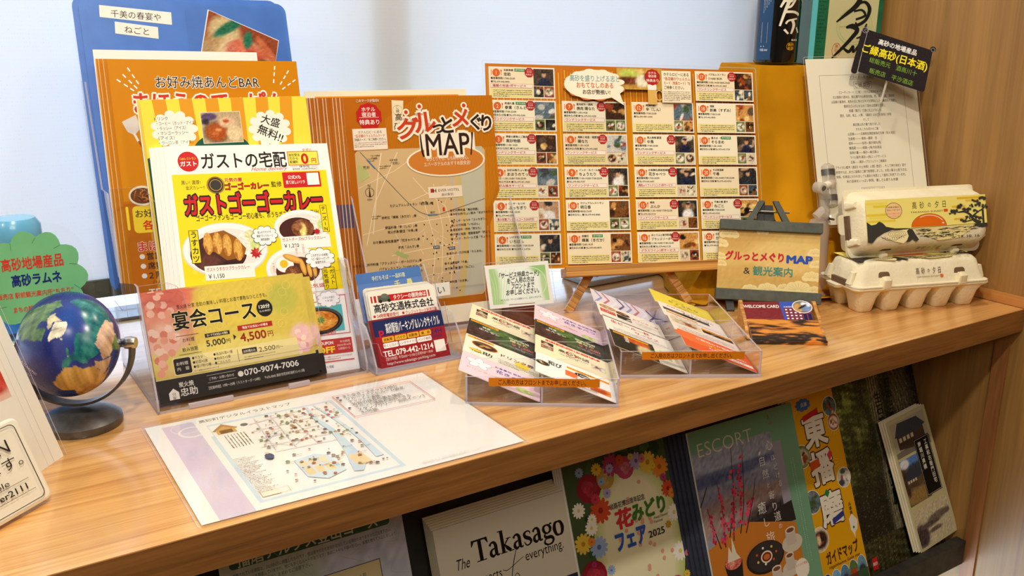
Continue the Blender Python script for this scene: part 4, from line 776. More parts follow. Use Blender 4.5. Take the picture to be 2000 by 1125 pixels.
    I.frame(60, 45, 178, 90, .7, RED, 3); I.cloud(158, 86, 13, 9, (252, 250, 246), 6, 10, 6, (150, 140, 130)); I.text('ごはん大盛り', 158, 88, 3, K, 8, al='c', w=14); I.text('+￥50', 158, 84.4, 3.4, K, 8, al='c')
    I.rect(116, 49, 172, 79, (90, 190, 190), 4); I.disc(145, 62, 26, 15.4, (50, 46, 44), 5); I.disc(145, 63, 24.6, 14, (84, 80, 78), 5.5); I.disc(145, 62, 23, 12.4, (34, 30, 30), 6); I.discpic(145, 62, 20.5, 11.4, blobs((216, 140, 50), [(.5, .5, .4, .3, (232, 166, 70)), (.2, .3, .2, .2, (196, 110, 34)), (.8, .7, .2, .2, (206, 124, 40))], 9, 18), 12, 7)
    I.burst(146, 63, 5, (110, 150, 60), 8, 8, .6); I.text('たれカツ丼', 130, 47.6, 3.6, K, 7, w=16); I.text('￥850', 151, 47.6, 4, RED, 7, w=10)
    I.rect(60, 23, 178, 40, (196, 60, 54), 3); I.text('200', 103, 31, 14, (252, 214, 50), 5, b=.07, w=32); I.text('COUPON', 138, 36, 5, (255, 250, 244), 5, w=18, b=.04); I.text('OFF', 137, 28.4, 9.6, (252, 214, 50), 5, w=20, b=.06); I.text('有効期限', 164, 36, 3, (250, 220, 210), 5); I.text('2025年4月', 160, 32, 3, (250, 220, 210), 5, w=16); I.text('2週間から', 161, 28, 3, (250, 220, 210), 5, w=14)
    I.text('番号1206', 112, 19.6, 6, RED, 5, w=28, b=.03); I.lines(142, 176, 19.5, 2, 2.6, (180, 120, 116), 1.2, 5); I.rect(60, 14.2, 178, 15.2, RED, 4); I.disc(128, 9, 1.4, 1.4, RED, 4); I.text('すかいらーく宅配', 131, 9, 3, K, 4, w=22)
    I.build('printing', o)
stk = [(0, 0), (-.0045, .0030), (-.0080, .0055), (-.0105, .0080), (-.013, .0105)]
for k, (dx, dy) in enumerate(stk):
    o = sheet('delivery_flyer', ['white and yellow curry delivery flyer, front of the tall stack', 'white flyer edge, second in the delivery flyer stack', 'white flyer edge, third in the delivery flyer stack', 'white flyer edge, fourth in the delivery flyer stack', 'rearmost white flyer edge in the delivery flyer stack'][k], 'flyer', (-1.0901 + dx, .2874 + dy, .0018, -5, 25, -1.5), .183, .272 - k * .0006, 'paper', .0014, group='delivery flyers stacked in the front tier')
    if k == 0: gusto(o)
def banquet(o, full=True):
    I = Ink(); W, H = 171, 112; K = (50, 46, 40)
    I.pic(0, 24, W, H, blobs((214, 190, 84), [(.08, .75, .22, .5, (226, 150, 120)), (.15, .95, .15, .2, (214, 110, 90)), (.1, .35, .12, .3, (236, 190, 160)), (.93, .22, .08, .18, (236, 190, 190)), (.6, .8, .3, .3, (222, 196, 80)), (.85, .75, .1, .2, (190, 184, 80)), (.4, .2, .5, .15, (224, 206, 110))], 6, 3), 60, 1)
    rs = random.Random(2)
    for k in range(46):
        x, y = abs(rs.gauss(0, 18)), rs.uniform(30, 110); I.disc(x + 4.5, y, 4.2, 4.2, rs.choice([(232, 160, 130), (240, 186, 160), (222, 130, 106), (244, 206, 180)]), 1.5 + k * .01, 7)
    for k in range(16): x, y = 158 + rs.uniform(-6, 8), rs.uniform(28, 52); I.disc(x, y, 3.6, 3.6, rs.choice([(240, 190, 190), (232, 160, 160), (246, 214, 200)]), 1.5 + k * .01, 7)
    for k in range(22): x, y = rs.uniform(60, 165), rs.uniform(50, 108); I.ring(x, y, 4.6, .4, (232, 210, 110), 1.6 + k * .01, 20)
    I.rect(0, 0, W, 23.5, K, 2)
    I.text('炭火焼 分家 忠助の美味しい料理とお酒で素敵なひとときを。', 33, 96.5, 5, K, 4, w=96); I.text('宴会コース', 27, 82, 21, (30, 26, 24), 5, w=86, b=.035, ol=(240, 226, 160), ow=.03)
    I.disc(124, 82, 8.8, 9.4, (40, 36, 32), 4); I.text('120分', 118, 84, 5, (250, 244, 226), 5, w=12, b=.03); I.text('（L.O.90分）', 118, 79, 2.6, (250, 244, 226), 5, w=12)
    I.rect(27, 65.6, 50, 66, K, 3); I.rect(27, 46, 50, 46.4, K, 3); I.text('お料理', 33, 61, 4.6, K, 4, w=12); I.text('+', 38, 56, 4, K, 4); I.text('飲み放題', 31, 51, 4.6, K, 4, w=16)
    I.rect(56, 60, 82, 64, K, 3); I.text('カードでお支払いの場合', 58, 62, 2.8, (250, 240, 210), 4, w=22, b=.01); I.text('5,000', 56, 54, 9, K, 4, w=20, b=.02); I.text('円', 77, 53, 5, K, 4); I.poly([(85, 53), (85, 59), (88, 56)], K, 4)
    I.rect(91, 61.5, 129, 67, (176, 44, 36), 3); I.text('現金でお支払いの場合', 96, 64.2, 3.2, (250, 240, 226), 4, w=28, b=.02); I.text('4,500', 92, 54.5, 12.5, (150, 40, 26), 4, w=28, b=.03); I.text('円', 122, 53.5, 7, (150, 40, 26), 4)
    I.rrect(19, 25.5, W - 18, 44.5, 2, (232, 216, 150), 2.6); I.rrect(20, 26.5, 37, 43, 2, (48, 44, 40), 3); I.text('お料理', 22.4, 37.5, 4, (240, 232, 210), 4, w=12); I.text('内　容', 22.6, 32, 4, (240, 232, 210), 4, w=12)
    for i, t in enumerate(('●サラダ', '●前菜×2種', '●揚げ物×2種', '●逸品料理×1種', '●串焼き×5種', '●ごはんもの')): I.text(t, 39 + (i // 3) * 22, 41 - (i % 3) * 4.6, 3.6, K, 4, w=[11, 15, 18, 20, 17, 16][i])
    I.lines(39, 80, 27, 1, 2, (110, 100, 80), 1); I.rect(86, 29, 86.4, 42, K, 3); I.rect(91, 36, 107, 41.5, K, 3); I.text('お料理のみ', 92.4, 38.7, 3.2, (240, 232, 210), 4, w=13); I.text('2,500', 109, 38, 7, K, 4, w=18); I.text('円〜', 128, 37.4, 4.2, K, 4); I.lines(92, 126, 32, 2, 2.4, (110, 100, 80), 1)
    I.poly([(10, 2), (10, 9), (15, 13.5), (20, 9), (20, 2)], (236, 230, 214), 3); I.text('分家', 15, 7.6, 4, K, 4, al='c', vert=True); I.text('炭火焼', 21, 16, 6, (240, 234, 216), 4, w=15, b=.01); I.text('忠助', 21.5, 8, 9, (240, 234, 216), 4, w=17, b=.02)
    I.rect(50, 20, 80, 20.4, (200, 194, 180), 3); I.rect(50, 12.4, 80, 12.8, (200, 194, 180), 3); I.text('ご予約・お問い合わせ', 52, 16.4, 3.4, (232, 226, 210), 4, w=26); I.disc(85, 15.8, 3, 3, (236, 230, 214), 3); I.text('070-9074-7006', 89, 16.6, 9, (244, 240, 228), 4, w=60, b=.025)
    I.text('【営業時間】17時〜25時（ラストオーダー24時）　〒676-0045 高砂市荒井町扇町13-15 2階', 50, 7, 3.6, (226, 220, 204), 4, w=104); I.build('printing', o, clip=(171, 112))
for k in range(5):
    o = sheet('banquet_flyer', ['golden landscape banquet course flyer at the front of the acrylic holder', 'golden banquet flyer peeking out just behind the front one', 'golden banquet flyer sticking out furthest to the right', 'golden banquet flyer with its top corner showing at the left', 'rearmost golden banquet flyer'][k], 'flyer', on((-1.13, .265 + k * .0032, 0), 0, 25, (.002, .006, .012, -.001, .0)[k], .005 + (0, .002, .0, .0015, .001)[k], -1.2 * (k == 2)), .171, .112, 'cream', group='golden banquet flyers in the front tier')
    if k == 0: banquet(o); P0 = o
    else:
        c = P0.children[0].copy(); COL.objects.link(c); c.parent = o
# ------------------------------------------------------------------ orange town map leaflets
def townmap(o):
    I = Ink(); W, H = 207, 285; OR = (190, 104, 10); BR = (236, 206, 160); I.rect(0, 0, W, H, OR)
    for i in range(70): x = 54 + i * 2.2; I.line([(x, H if x > 100 else H - (100 - x) * .6), (x + 1, H - 150)], .5, (206, 144, 26), 2)
    for i in range(24): I.line([(186 + i * .9, 216), (187 + i * .9, 10)], .3, (216, 140, 30), 2)
    PN = [(14, 218), (18, 222)] + [(186, 220), (190, 216), (172, 26), (164, 18), (14, 16), (10, 22)]; I.poly([(9, 214), (14, 219), (185, 217), (190, 212), (175, 22), (170, 17), (12, 16), (8, 20)], (214, 182, 132), 2)
    I.poly([(148, 216), (186, 217), (174, 22), (140, 17), (150, 60), (156, 110), (150, 150)], (196, 192, 168), 3); I.poly([(140, 214), (150, 216), (153, 150), (158, 110), (152, 60), (143, 17), (132, 17), (146, 60), (150, 110), (146, 150)], (210, 186, 120), 3.5)
    I.curve([(136, 190), (140, 150), (143, 110), (138, 60), (128, 18)], 2.6, (190, 186, 180), 4)
    rs = random.Random(8); RD = (240, 214, 176)
    for p, w in (([(44, 214), (36, 180), (24, 110)], 1.5), ([(66, 214), (30, 150), (14, 96)], 1.2), ([(84, 180), (100, 160), (126, 140), (136, 100), (122, 20)], 1), ([(80, 150), (130, 168)], 1), ([(52, 118), (140, 126)], 1.2), ([(46, 80), (140, 90)], 1), ([(12, 60), (70, 30), (110, 18)], 1.2), ([(10, 110), (50, 118), (60, 92), (50, 60)], 1), ([(96, 150), (108, 90), (96, 20)], 1), ([(112, 170), (120, 110), (110, 20)], .9), ([(20, 40), (90, 70), (140, 74)], .9), ([(60, 20), (92, 50), (140, 52)], .8), ([(10, 170), (60, 190), (100, 214)], .8)): I.line(p, w, RD, 5)
    for k in range(26): x, y = rs.uniform(84, 138), rs.uniform(22, 130); I.line([(x, y), (x + rs.uniform(-12, 12), y + rs.uniform(-12, 12))], .6, RD, 5)
    I.poly([(11, 176), (26, 184), (22, 196), (11, 200)], (190, 190, 120), 5); I.poly([(50, 82), (66, 74), (70, 78), (54, 86)], (170, 184, 110), 5); I.poly([(80, 28), (86, 18), (92, 20), (88, 32)], (170, 184, 110), 5)
    I.curve([(16, 216), (50, 176), (76, 146), (92, 133), (112, 129), (136, 134), (184, 146)], .9, (120, 112, 104), 6); I.line([(24, 206), (34, 194)], 2, (90, 120, 140), 7); I.line([(100, 129), (114, 129)], 2, (90, 120, 150), 7); I.rect(122, 133, 125, 138, (210, 60, 30), 7)
    K = (60, 44, 34)
    for k in range(46): x, y = rs.uniform(90, 138), rs.uniform(24, 150); I.rect(x, y, x + 1.6, y + 1.6, K, 7)
    for x, y, n in ((26, 206, 4), (40, 196, 5), (24, 132, 4), (30, 210, 4)): I.lines(x, x + n * 3, y, 2, 2.6, K, 1.4, 7)
    I.text('N', 24, 173, 5, K, 7, al='c'); I.ring(24, 164, 6, .5, K, 7); I.poly([(24, 172), (22.6, 158), (25.4, 158)], K, 8); I.text('100m', 20, 155, 3.4, K, 7); I.text('荒井', 18, 196, 4.6, K, 7); I.text('高砂', 104, 132.5, 3.6, K, 7)
    I.text('本家串焼', 54, 204, 2.8, K, 7); I.text('「忠助」', 56, 200, 4, K, 7)
    I.rect(104, 151, 152, 166, (240, 222, 196), 8); I.line([(130, 151), (124, 140)], .5, (240, 222, 196), 8); I.rect(107, 158.4, 111.5, 163.6, (176, 50, 40), 9); I.text('H', 111, 161, 6.6, K, 9, b=.05); I.text('EVER HOTEL', 118, 161, 5, K, 9, w=30); I.text('高砂駅前', 122, 155, 4, K, 9, w=17)
    for t, x, y, al in (('カジュアルレストラン「明日香」', 104, 145, 'r'), ('京懐石「輝高（きだか）」', 80, 130, 'r'), ('韓国料理「辛（しん）」', 80, 117, 'r'), ('炭火焼鳥/宴遊「ゆ鳥」', 80, 111, 'r'), ('お食事処/鉄板居酒屋「花きゃべつ」', 82, 99, 'r'), ('焼肉「ぶんか」', 80, 90, 'r'), ('おとうふと創作料理「ブラッスリー・ポールロジェ」', 82, 71, 'r'), ('パブ＆レストラン「3 HAR BOR」', 82, 64, 'r'), ('酒飯「鈴美（すずみ）」', 82, 57, 'r')):
        I.text(t, x, y, 3.9, K, 9, al=al, b=.012, sx=.98); I.disc(x + 2.6, y, 1.6, 1.6, (90, 70, 56), 9)
    for t, x, y in (('播州夢街道「高砂物語」', 136, 133), ('お好み焼/ちょい飲み「まほうのてっぱん」', 136, 128), ('くしや・もつや「ぶっちぎり」', 136, 119), ('いけす料理「いちばん」', 136, 113), ('黒毛和牛・焼肉「陽なた」', 134, 107), ('海鮮と地酒・個室居酒屋「陽なた」', 134, 101), ('インド・ネパール食堂「ちょうたり」', 134, 95), ('蒸そば・穴子料理「そらまめ」', 126, 76), ('そば居酒屋「千尋」', 122, 63), ('千美の春 宴や「ねごと」', 122, 56), ('日本料理「かき幸」', 120, 38)):
        I.text(t, x, y, 3.6, K, 9, b=.012); I.disc(x - 2.4, y, 1.5, 1.5, (90, 70, 56), 9)
    I.rect(104, 84, 113, 88, (80, 90, 110), 9); I.text('北本町', 105, 86, 2.6, (240, 230, 210), 10, w=7); I.rect(126, 81, 135, 85, (80, 90, 110), 9); I.text('高砂町', 127, 83, 2.6, (240, 230, 210), 10, w=7)
    I.burst(32, 261, 17.5, (196, 34, 32), 4, 10, .93); I.text('ホテル', 32, 270, 6.2, (255, 246, 236), 6, al='c', b=.02); I.text('宿泊者', 32, 263.4, 6.4, (255, 246, 236), 6, al='c', b=.02); I.rect(19, 259.4, 45, 259.8, (255, 246, 236), 6); I.text('特典あり', 32, 253.6, 7, (255, 246, 236), 6, w=26, al='c', b=.02)
    I.text('このマークが目印!!', 32, 281, 4.4, (250, 236, 210), 6, al='c', w=30, b=.02, ol=(190, 60, 30), ow=.03)
    I.rect(8, 218, 54, 246, (246, 230, 208), 4); I.frame(8, 218, 54, 246, .5, (206, 130, 60), 5); I.text('ホテルロビーにある', 16, 241, 4.4, K, 6, w=31); I.text('“各店舗のウェルカムカード', 11, 236.4, 4.2, (200, 50, 30), 6, w=40, b=.01); I.text('〔特典カード〕”をご持参ください。', 10, 231.6, 4, K, 6, w=42, b=.01); I.lines(10, 52, 227, 3, 2.4, (130, 100, 80), 1.1, 6)
    I.poly([(62, 241), (64, 281), (80, 280), (75, 240)], (240, 222, 186), 4); I.ring(71, 268, 6.6, .6, (206, 180, 60), 5); I.text('ご縁', 71, 272, 5, K, 6, al='c', vert=True); I.text('高', 71.5, 259, 10, K, 6, al='c', b=.02); I.text('砂', 69, 247, 10, K, 6, al='c', b=.02, sh=.2)
    I.disc(133, 200, 56, 21, (250, 238, 214), 6); I.rect(97, 212, 176, 236, (250, 238, 214), 6.4); I.disc(133, 200, 53.4, 19, (210, 128, 50), 7); I.text('MAP', 106, 223, 41, (56, 36, 28), 10, w=62, b=.016, ol=(250, 238, 214), ow=.09)
    I.curve([(99, 236, 1.4), (100, 214, 3), (102, 206, 2.4)], 2, (56, 36, 28), 10); I.curve([(173, 236, 3.6), (172, 226, 1.6), (169, 206, 2)], 2, (56, 36, 28), 10)
    TT = (('グ', 83, 244, 31, (206, 66, 34), -4), ('ル', 107, 252, 32, (206, 66, 34), 4), ('っ', 125, 245, 21, (50, 34, 28), 0), ('と', 138, 247, 25, (50, 34, 28), 0), ('メ', 158, 256, 29, (206, 66, 34), -4), ('ぐ', 180, 250, 23, (50, 34, 28), -4), ('り', 195, 248, 24, (50, 34, 28), -4))
    for t, x, y, h, c, r in TT: I.text(t, x, y, h, (250, 238, 214), 7.5, al='c', b=.2, rot=r)
    for t, x, y, h, c, r in TT: I.text(t, x, y, h, c, 9.5, al='c', b=.045, rot=r)
    for x, y in ((82, 265), (101, 272), (164, 272)): I.disc(x, y, 4.6, 4.6, (250, 238, 214), 8.5); I.disc(x, y, 2.6, 2.6, (206, 66, 34), 9.5)
    I.text('おひとりでも、心も財布も安心。', 105, 203, 6.4, (252, 240, 216), 9, w=60); I.text('エバーホテルのおすすめ飲食店!', 101, 196, 6.4, (252, 240, 216), 9, w=66)
    I.build('printing', o)
MP = bpy.data.materials
for k, dx in enumerate((0, -.004, -.0085, -.0125, -.021, -.0245, -.031, -.0345, -.0395, -.0425, -.046)):
    o = sheet('town_map_leaflet', 'orange gourmet map leaflet, front of the fanned stack with the full town map visible' if k == 0 else 'orange map leaflet, %s showing as a narrow edge left of the front one' % ('second third fourth fifth sixth seventh eighth ninth tenth eleventh'.split()[k - 1]), 'leaflet', on((-.85 + dx, .40 + k * .0016, 0), -8, 12, .005, .012), .207, .285, 'cream', .0008, group='orange gourmet map leaflets in the acrylic holder')
    if k == 0: townmap(o)
    else: I = Ink(); I.rect(0, 0, 207, 285, (184, 100, 12)); I.line([(.6, 0), (.6, 285)], .7, (240, 220, 190), 3); I.rect(0, 180, 12, 250, (190, 110, 20), 2); I.rect(1, 120, 9, 150, (90, 80, 110), 2); I.line([(5, 0), (5, 285)], 1.4, (180, 92, 22), 3); I.build('printing', o)
o = sheet('cream_bordered_sheet', 'cream-bordered poster sheet standing behind the orange map leaflets', 'paper', on((-.892, .424, 0), -8, 12, .005, .012), .222, .293, 'cream')
I = Ink(); I.rect(14, 20, 210, 286, (232, 150, 30), 1); I.build('printing', o)
# small note taped to the holder front
o = MB().prism([(.060, .040), (.108, .041), (.108, .058), (.060, .057)], -.0012, -.0008).xf(tilted(0, .004, 12)).build('taped_note', M['paper'], mh)
I = Ink(); I.text('い', 96, 49, 12, (40, 36, 34), 2, al='c'); q = I.build('lettering', o, 'inkm'); q.matrix_local = tilted(-.0012, .004, 12)
# ------------------------------------------------------------------ business cards
def taxi(o):
    I = Ink(); I.rrect(0, 0, 88, 56, 5, (248, 242, 226), 1); I.rect(12, 42, 76, 50, (200, 40, 38), 2); I.rect(3, 42, 5, 50, (200, 40, 38), 2); I.rect(7, 42, 10, 50, (200, 40, 38), 2)
    I.rect(78, 42, 80, 50, (200, 40, 38), 2); I.disc(20, 46, 8, 4, (90, 100, 84), 3); I.disc(21, 49, 4.6, 2.8, (110, 120, 100), 3); I.disc(15, 43, 2, 2, (40, 40, 40), 4); I.disc(26, 43, 2, 2, (40, 40, 40), 4); I.text('タクシーの御用命は', 32, 46, 6.4, (255, 250, 240), 4, w=43, b=.03)
    I.text('高砂交通株式会社', 5, 35, 11, (40, 34, 30), 5, w=78, b=.035, ol=(250, 248, 240), ow=.05); I.disc(4, 26, 1.6, 1.6, (200, 50, 44), 3); I.text('24時間電話受付', 7, 26, 5, (200, 50, 44), 4, w=28, b=.02); I.disc(41, 26, 1.6, 1.6, (200, 50, 44), 3); I.text('クレジットカード利用可能', 44, 26, 5, (200, 50, 44), 4, w=42, b=.02)
    I.text('（自）', 8, 19, 6, (50, 40, 36), 4, b=.02); I.disc(22, 19, 3.4, 3.4, (140, 50, 44), 3); I.text('高砂駅', 30, 19, 5, (50, 40, 36), 4, w=18); I.text('079-442-0000', 10, 10, 8, (200, 50, 44), 4, w=60, b=.02) if 0 else None; I.build('printing', o)
def parking(o):
    I = Ink(); I.rect(0, 0, 90, 55, (160, 36, 42)); I.rect(0, 36.5, 90, 55, (38, 46, 92), 2); I.text('P', 6, 39, 13, (206, 30, 60), 4, b=.04); I.text('高砂駅前パーキング＆レンタサイクル', 15, 44.5, 13, (252, 250, 246), 4, w=70, b=.016)
    for i, t in enumerate(('自転車', 'バイク', '自動車', '乗　用')): I.rrect(8 + i * 16, 29, 23 + i * 16, 35, 1.4, (232, 176, 46), 3); I.text(t, 15.5 + i * 16, 32, 3.8, (110, 50, 30), 5, al='c', b=.02)
    for x0, x1, t in ((8, 27, '宅くじロト7'), (28, 50, 'レンタサイクル'), (51, 70, 'バンク専用')): I.rrect(x0, 22, x1, 28, 1.4, (250, 244, 238), 3); I.text(t, (x0 + x1) / 2, 25, 3.4, (110, 50, 50), 5, al='c')
    I.text('24H', 71, 32, 8, (60, 44, 110), 4, w=14, b=.01); I.text('OPEN!', 71, 26, 5.4, (60, 44, 110), 4, w=13); I.text('TEL.079-442-1214', 6, 16, 9.4, (252, 250, 246), 4, w=64, b=.03); I.text('【受付時間】平日8:00〜21:00/土日祝9:00〜18:00', 8, 9.4, 4, (240, 220, 214), 4, w=60); I.text('http://www.takasago-parking.com', 8, 4.4, 4.6, (252, 246, 240), 4, w=62); I.rect(72, 7, 86, 21, (246, 242, 232), 3)
    rs = random.Random(1)
    I.build('printing', o)
for k in range(4):
    o = sheet('parking_card', ['red and navy parking business card at the front of the small card holder', 'red parking card edge, second in the front pocket', 'red parking card edge, third in the front pocket', 'red parking card, rearmost of the front pocket'][k], 'business card', on((-.9, .25 + k * .0018, 0), 0, 25, .010 - k * .0006, .002), .090, .055, mat('red_card', (150, 36, 42), .5, noise=(30, (140, 32, 40))) if k == 0 else MP['red_card'], .0006, group='parking cards in the front pocket')
    if k == 0: parking(o)
for k in range(3):
    o = sheet('taxi_card', ['white rounded taxi company card in the middle pocket', 'white taxi card just behind the front taxi card', 'rearmost white taxi card of the middle pocket'][k], 'business card', on((-.9, .27 + k * .0032, 0), 0, 25, .018 - k * .0012, .030 + k * .0014, -1.5), .088, .056, 'white', .0012, group='taxi cards in the middle pocket', r=.005)
    if k == 0: taxi(o)
    elif k == 1: o2 = [c for c in bpy.data.objects if c.name.startswith('taxi_card')][0].children[0].copy(); COL.objects.link(o2); o2.parent = o
o = sheet('soba_card', 'blue gradient soba restaurant card at the back of the card holder', 'business card', on((-.9, .29, 0), 0, 25, .017, .044), .086, .059, 'paper', .0006)
I = Ink(); I.pic(0, 0, 86, 59, lambda u, v: np.stack([90 + 40 * (1 - v) + 0 * u, 130 + 20 * (1 - v), 196 + 10 * (1 - v)], -1), 6, 1); I.rect(0, 46, 86, 59, (84, 126, 190), 1.2); I.text('手打ちそば・一品料理', 20, 51, 6, (240, 236, 190), 4, w=44, b=.01); I.text('お食事処', 22, 38, 5.6, (240, 236, 190), 4, w=19, b=.01); I.text('千　尋', 48, 41, 9, (244, 234, 130), 4, w=24, b=.03); I.text('兵庫県高砂市高砂町浜田町', 4, 26, 3.4, (220, 226, 230), 4, w=20); I.text('電話 079-443', 4, 18, 3.4, (220, 226, 230), 4, w=16); I.build('printing', o)
o = sheet('red_spotted_card', 'pale card with red marks tucked in the back pocket', 'business card', on((-.9, .302, 0), 0, 25, .014, .02), .080, .05, 'paper', .0006)
# ------------------------------------------------------------------ restaurant board on a small pine easel
A3 = (-.6616, .3808, .0602, -19.8, 17.5, -1.4)
def board():
    o = sheet('restaurant_board', 'large laminated orange board with rows of numbered restaurant panels on a small easel', 'board', A3, .4032, .2851, 'paper', .0006)
    I = Ink(); I.rect(0, 0, 420, 297, (222, 140, 6)); I.rect(0, 240, 420, 297, (204, 116, 18), 1.1); I.rect(408, 0, 420, 297, (212, 110, 16), 1.2)
    for i in range(90): I.line([(4 + i * 4.6, 4 + (i % 3) * 2), (3 + i * 4.6, 292 - (i % 4) * 2)], 1.1, (240, 196, 50) if i % 2 else (220, 140, 24), 1.5)
    K = (50, 44, 38); RD = (176, 40, 34); PC = (246, 236, 206)
    X = (5, 111, 217, 320)
    D = [  # column, row, number, kind, name, hours, tel, offer, badge, green
     (0, 0, '本家串焼', '忠助', '■営業時間/17:00-23:30', '■TEL.079-442-0896', '播磨の地酒1杯サービス', 1, 1), (0, 1, '釣堀れ屋', '参寅（さんとら）', '■営業時間/17:00-23:00', '■定休日/日曜 ■TEL.079-442-5366', 'ワンドリンクサービス', 1, 1),
     (0, 2, '季節の鮮魚とご馳走逸品', '高砂物語', '■営業時間/11:00-14:30', '■定休日/日祝日 ■TEL.079-497-5542', 'ワンドリンクサービス', 1, 0), (0, 3, 'お好み焼/ちょい飲み', 'まほうのてっぱん', '■平日 11:30-15:00/17:00-23:00', '■定休日/不定休 ■TEL.079-451-4203', 'お好み焼きサービス', 1, 0),
     (0, 4, 'くしや・もつや', 'ぶっちぎり', '■営業時間/17:00-23:30', '■TEL.079-443-5757', '飲み放題プレミアムコース/500円引', 1, 0), (0, 5, 'いけす料理', 'いちばん', '■営業時間/11:30-13:00/17:30-22:00', '■定休日/日祝 ■TEL.079-442-0726', '', 0, 1),
     (1, 1, '黒毛和牛・焼肉', '焼肉 陽なた', '■営業時間/11:30-14:30', '■定休日/月曜 ■TEL.079-443-5558', 'ワンドリンクサービス', 1, 0), (1, 2, '海鮮と地酒・個室居酒屋', '陽なた', '■営業時間/11:30-14:30', '■定休日/月曜 ■TEL.079-443-5683', 'ワンドリンクサービス', 1, 0),
     (1, 3, 'インド・ネパール食堂', 'ちょうたり', '■営業時間/11:00-14:30/17:00-22:00', '■TEL.079-442-7337', 'ワンドリンクサービス', 1, 0), (1, 4, 'カジュアルレストラン', '明日香', '■営業時間/08:00-22:00', '■定休日/なし ■TEL.079-442-8080', '', 0, 0),
     (1, 5, '京懐石', '輝高（きだか）', '■営業時間/12:00-14:30', '■定休日/水曜 ■TEL.079-442-8675', '', 0, 1), (2, 1, '韓国料理', '辛（しん）', '■営業時間/17:00-22:00', '■TEL.090-9891-0545', '', 0, 0),
     (2, 2, '炭火焼鳥/宴遊', 'ゆ鳥', '■営業時間/17:00-24:00', '■TEL.079-444-0880', 'ワンドリンクサービス', 1, 0), (2, 3, 'お食事処/鉄板居酒屋', '花きゃべつ', '■営業時間/17:00-24:00', '■TEL.079-443-0407', '焼酎orソフトドリンク1杯サービス', 1, 0),
     (2, 4, '焼肉', 'ぶんか', '■営業時間/11:30-14:00/17:00-22:00', '■TEL.079-442-5124', 'ワンドリンクサービス', 1, 0), (2, 5, 'おとうふと創作料理', 'ブラッスリーポールロジェ', '■営業時間/11:30-14:00/17:30-22:30', '■定休日/火曜 ■TEL.079-442-0128', 'グラスワイン1杯サービス', 1, 0),
     (3, 0, 'パブ＆レストラン', '3 HAR BOR', '■営業時間/10:00-14:00/18:00-23:00', '■定休日/日曜 ■TEL.079-441-0007', 'ワンドリンクサービス', 1, 0), (3, 1, '酒飯', '鈴美（すずみ）', '■営業時間/17:00-21:00', '■TEL.079-442-0045', '', 0, 0),
     (3, 2, '蒸そば・穴子料理', 'そらまめ', '■営業時間/11:30-14:00', '■定休日/火曜 ■TEL.079-443-3730', '', 0, 1), (3, 3, 'そば居酒屋', '千尋', '■営業時間/11:30-14:00/17:00-22:00', '■定休日/月曜 ■TEL.079-443-0750', '', 0, 0),
     (3, 4, '千美の春 宴や', 'ねごと', '■営業時間/17:00-23:00', '■TEL.079-443-0203', 'ワンドリンクサービス', 1, 0), (3, 5, '日本料理', 'かき幸', '■営業時間/12:00-14:00', '■TEL.079-442-0630', '', 0, 0)]
    for n, (c, r, kind, name, hrs, tel, off, bd, gr) in enumerate(D):
        x, y = X[c] + (0, 1, 2, 1)[c], 247.5 - r * 48.4; w = 98 if c != 3 else 95; I.rect(x, y, x + w, y + 45, (252, 250, 244), 3); I.rect(x + .8, y + .8, x + w - .8, y + 44.2, PC if (c + r) % 3 else (244, 226, 190), 3.4)
        I.rect(x + 1, y + 1, x + w * .66, y + 13.5, (238, 222, 150), 4); I.lines(x + 6, x + w * .64, y + 10.2, 4, 2.8, (90, 80, 66), 1.5, 5, n, .4)
        I.disc(x + 11, y + 36.5, 5.6, 5.6, (222, 100, 30), 5); I.text(str(n + 1), x + 11, y + 36.5, 8, (250, 240, 220), 6, al='c', sx=.8)
        I.rect(x + 3.4, y + 32.6, x + 4.2, y + 40.6, (222, 100, 30), 5); I.rect(x + 18, y + 32.6, x + 18.8, y + 40.6, (222, 100, 30), 5); I.rect(x + 17.4, y + 38, x + 19.4, y + 40.6, (222, 100, 30), 5)
        I.text(kind, x + 22, y + 40.4, 3.6, K, 6, b=.025, res=2); I.text(name, x + 22, y + 34.4, 5.4 if len(name) < 9 else 4.4, K, 6, b=.02, res=2)
        if gr: I.rect(x + 38, y + 38.6, x + 54, y + 42.6, (50, 140, 70), 6); I.text('要予約確認', x + 39.6, y + 40.6, 2.8, (236, 240, 220), 7, w=13, res=2)
        I.text(hrs, x + 3, y + 28.4, 3.6, K, 6, b=.02, res=2); I.text(tel, x + 3, y + 23.4, 3.3, K, 6, b=.015, res=2)
        if off: I.rect(x + 2.4, y + 14.6, x + w * .655, y + 20.6, (248, 232, 214), 5); I.frame(x + 2.4, y + 14.6, x + w * .655, y + 20.6, .3, (196, 90, 70), 6); I.text(off, x + 5, y + 17.6, 4.4, RD, 7, b=.03, w=min(54, len(off) * 4.5), res=2)
        if bd: I.burst(x + 60, y + 37.5, 7.4, (176, 34, 34), 7, 8, .93); I.text('ホテル', x + 60, y + 41, 2.5, (246, 220, 200), 8, al='c', res=2); I.text('宿泊者', x + 60, y + 38.2, 2.5, (246, 220, 200), 8, al='c', res=2); I.text('特典あり', x + 60, y + 34.4, 3, (246, 220, 200), 8, al='c', w=11, res=2)
        px = x + w * .675; I.pic(px, y + 18.5, x + w - 2, y + 43, auto(('man', 'shop', 'room', 'shop', 'man', 'man', 'room', 'shop', 'man', 'room', 'room', 'shop', 'man', 'man', 'man', 'room', 'room', 'room', 'man', 'man', 'room', 'shop')[n], n * 7 + 1), 22, 6)
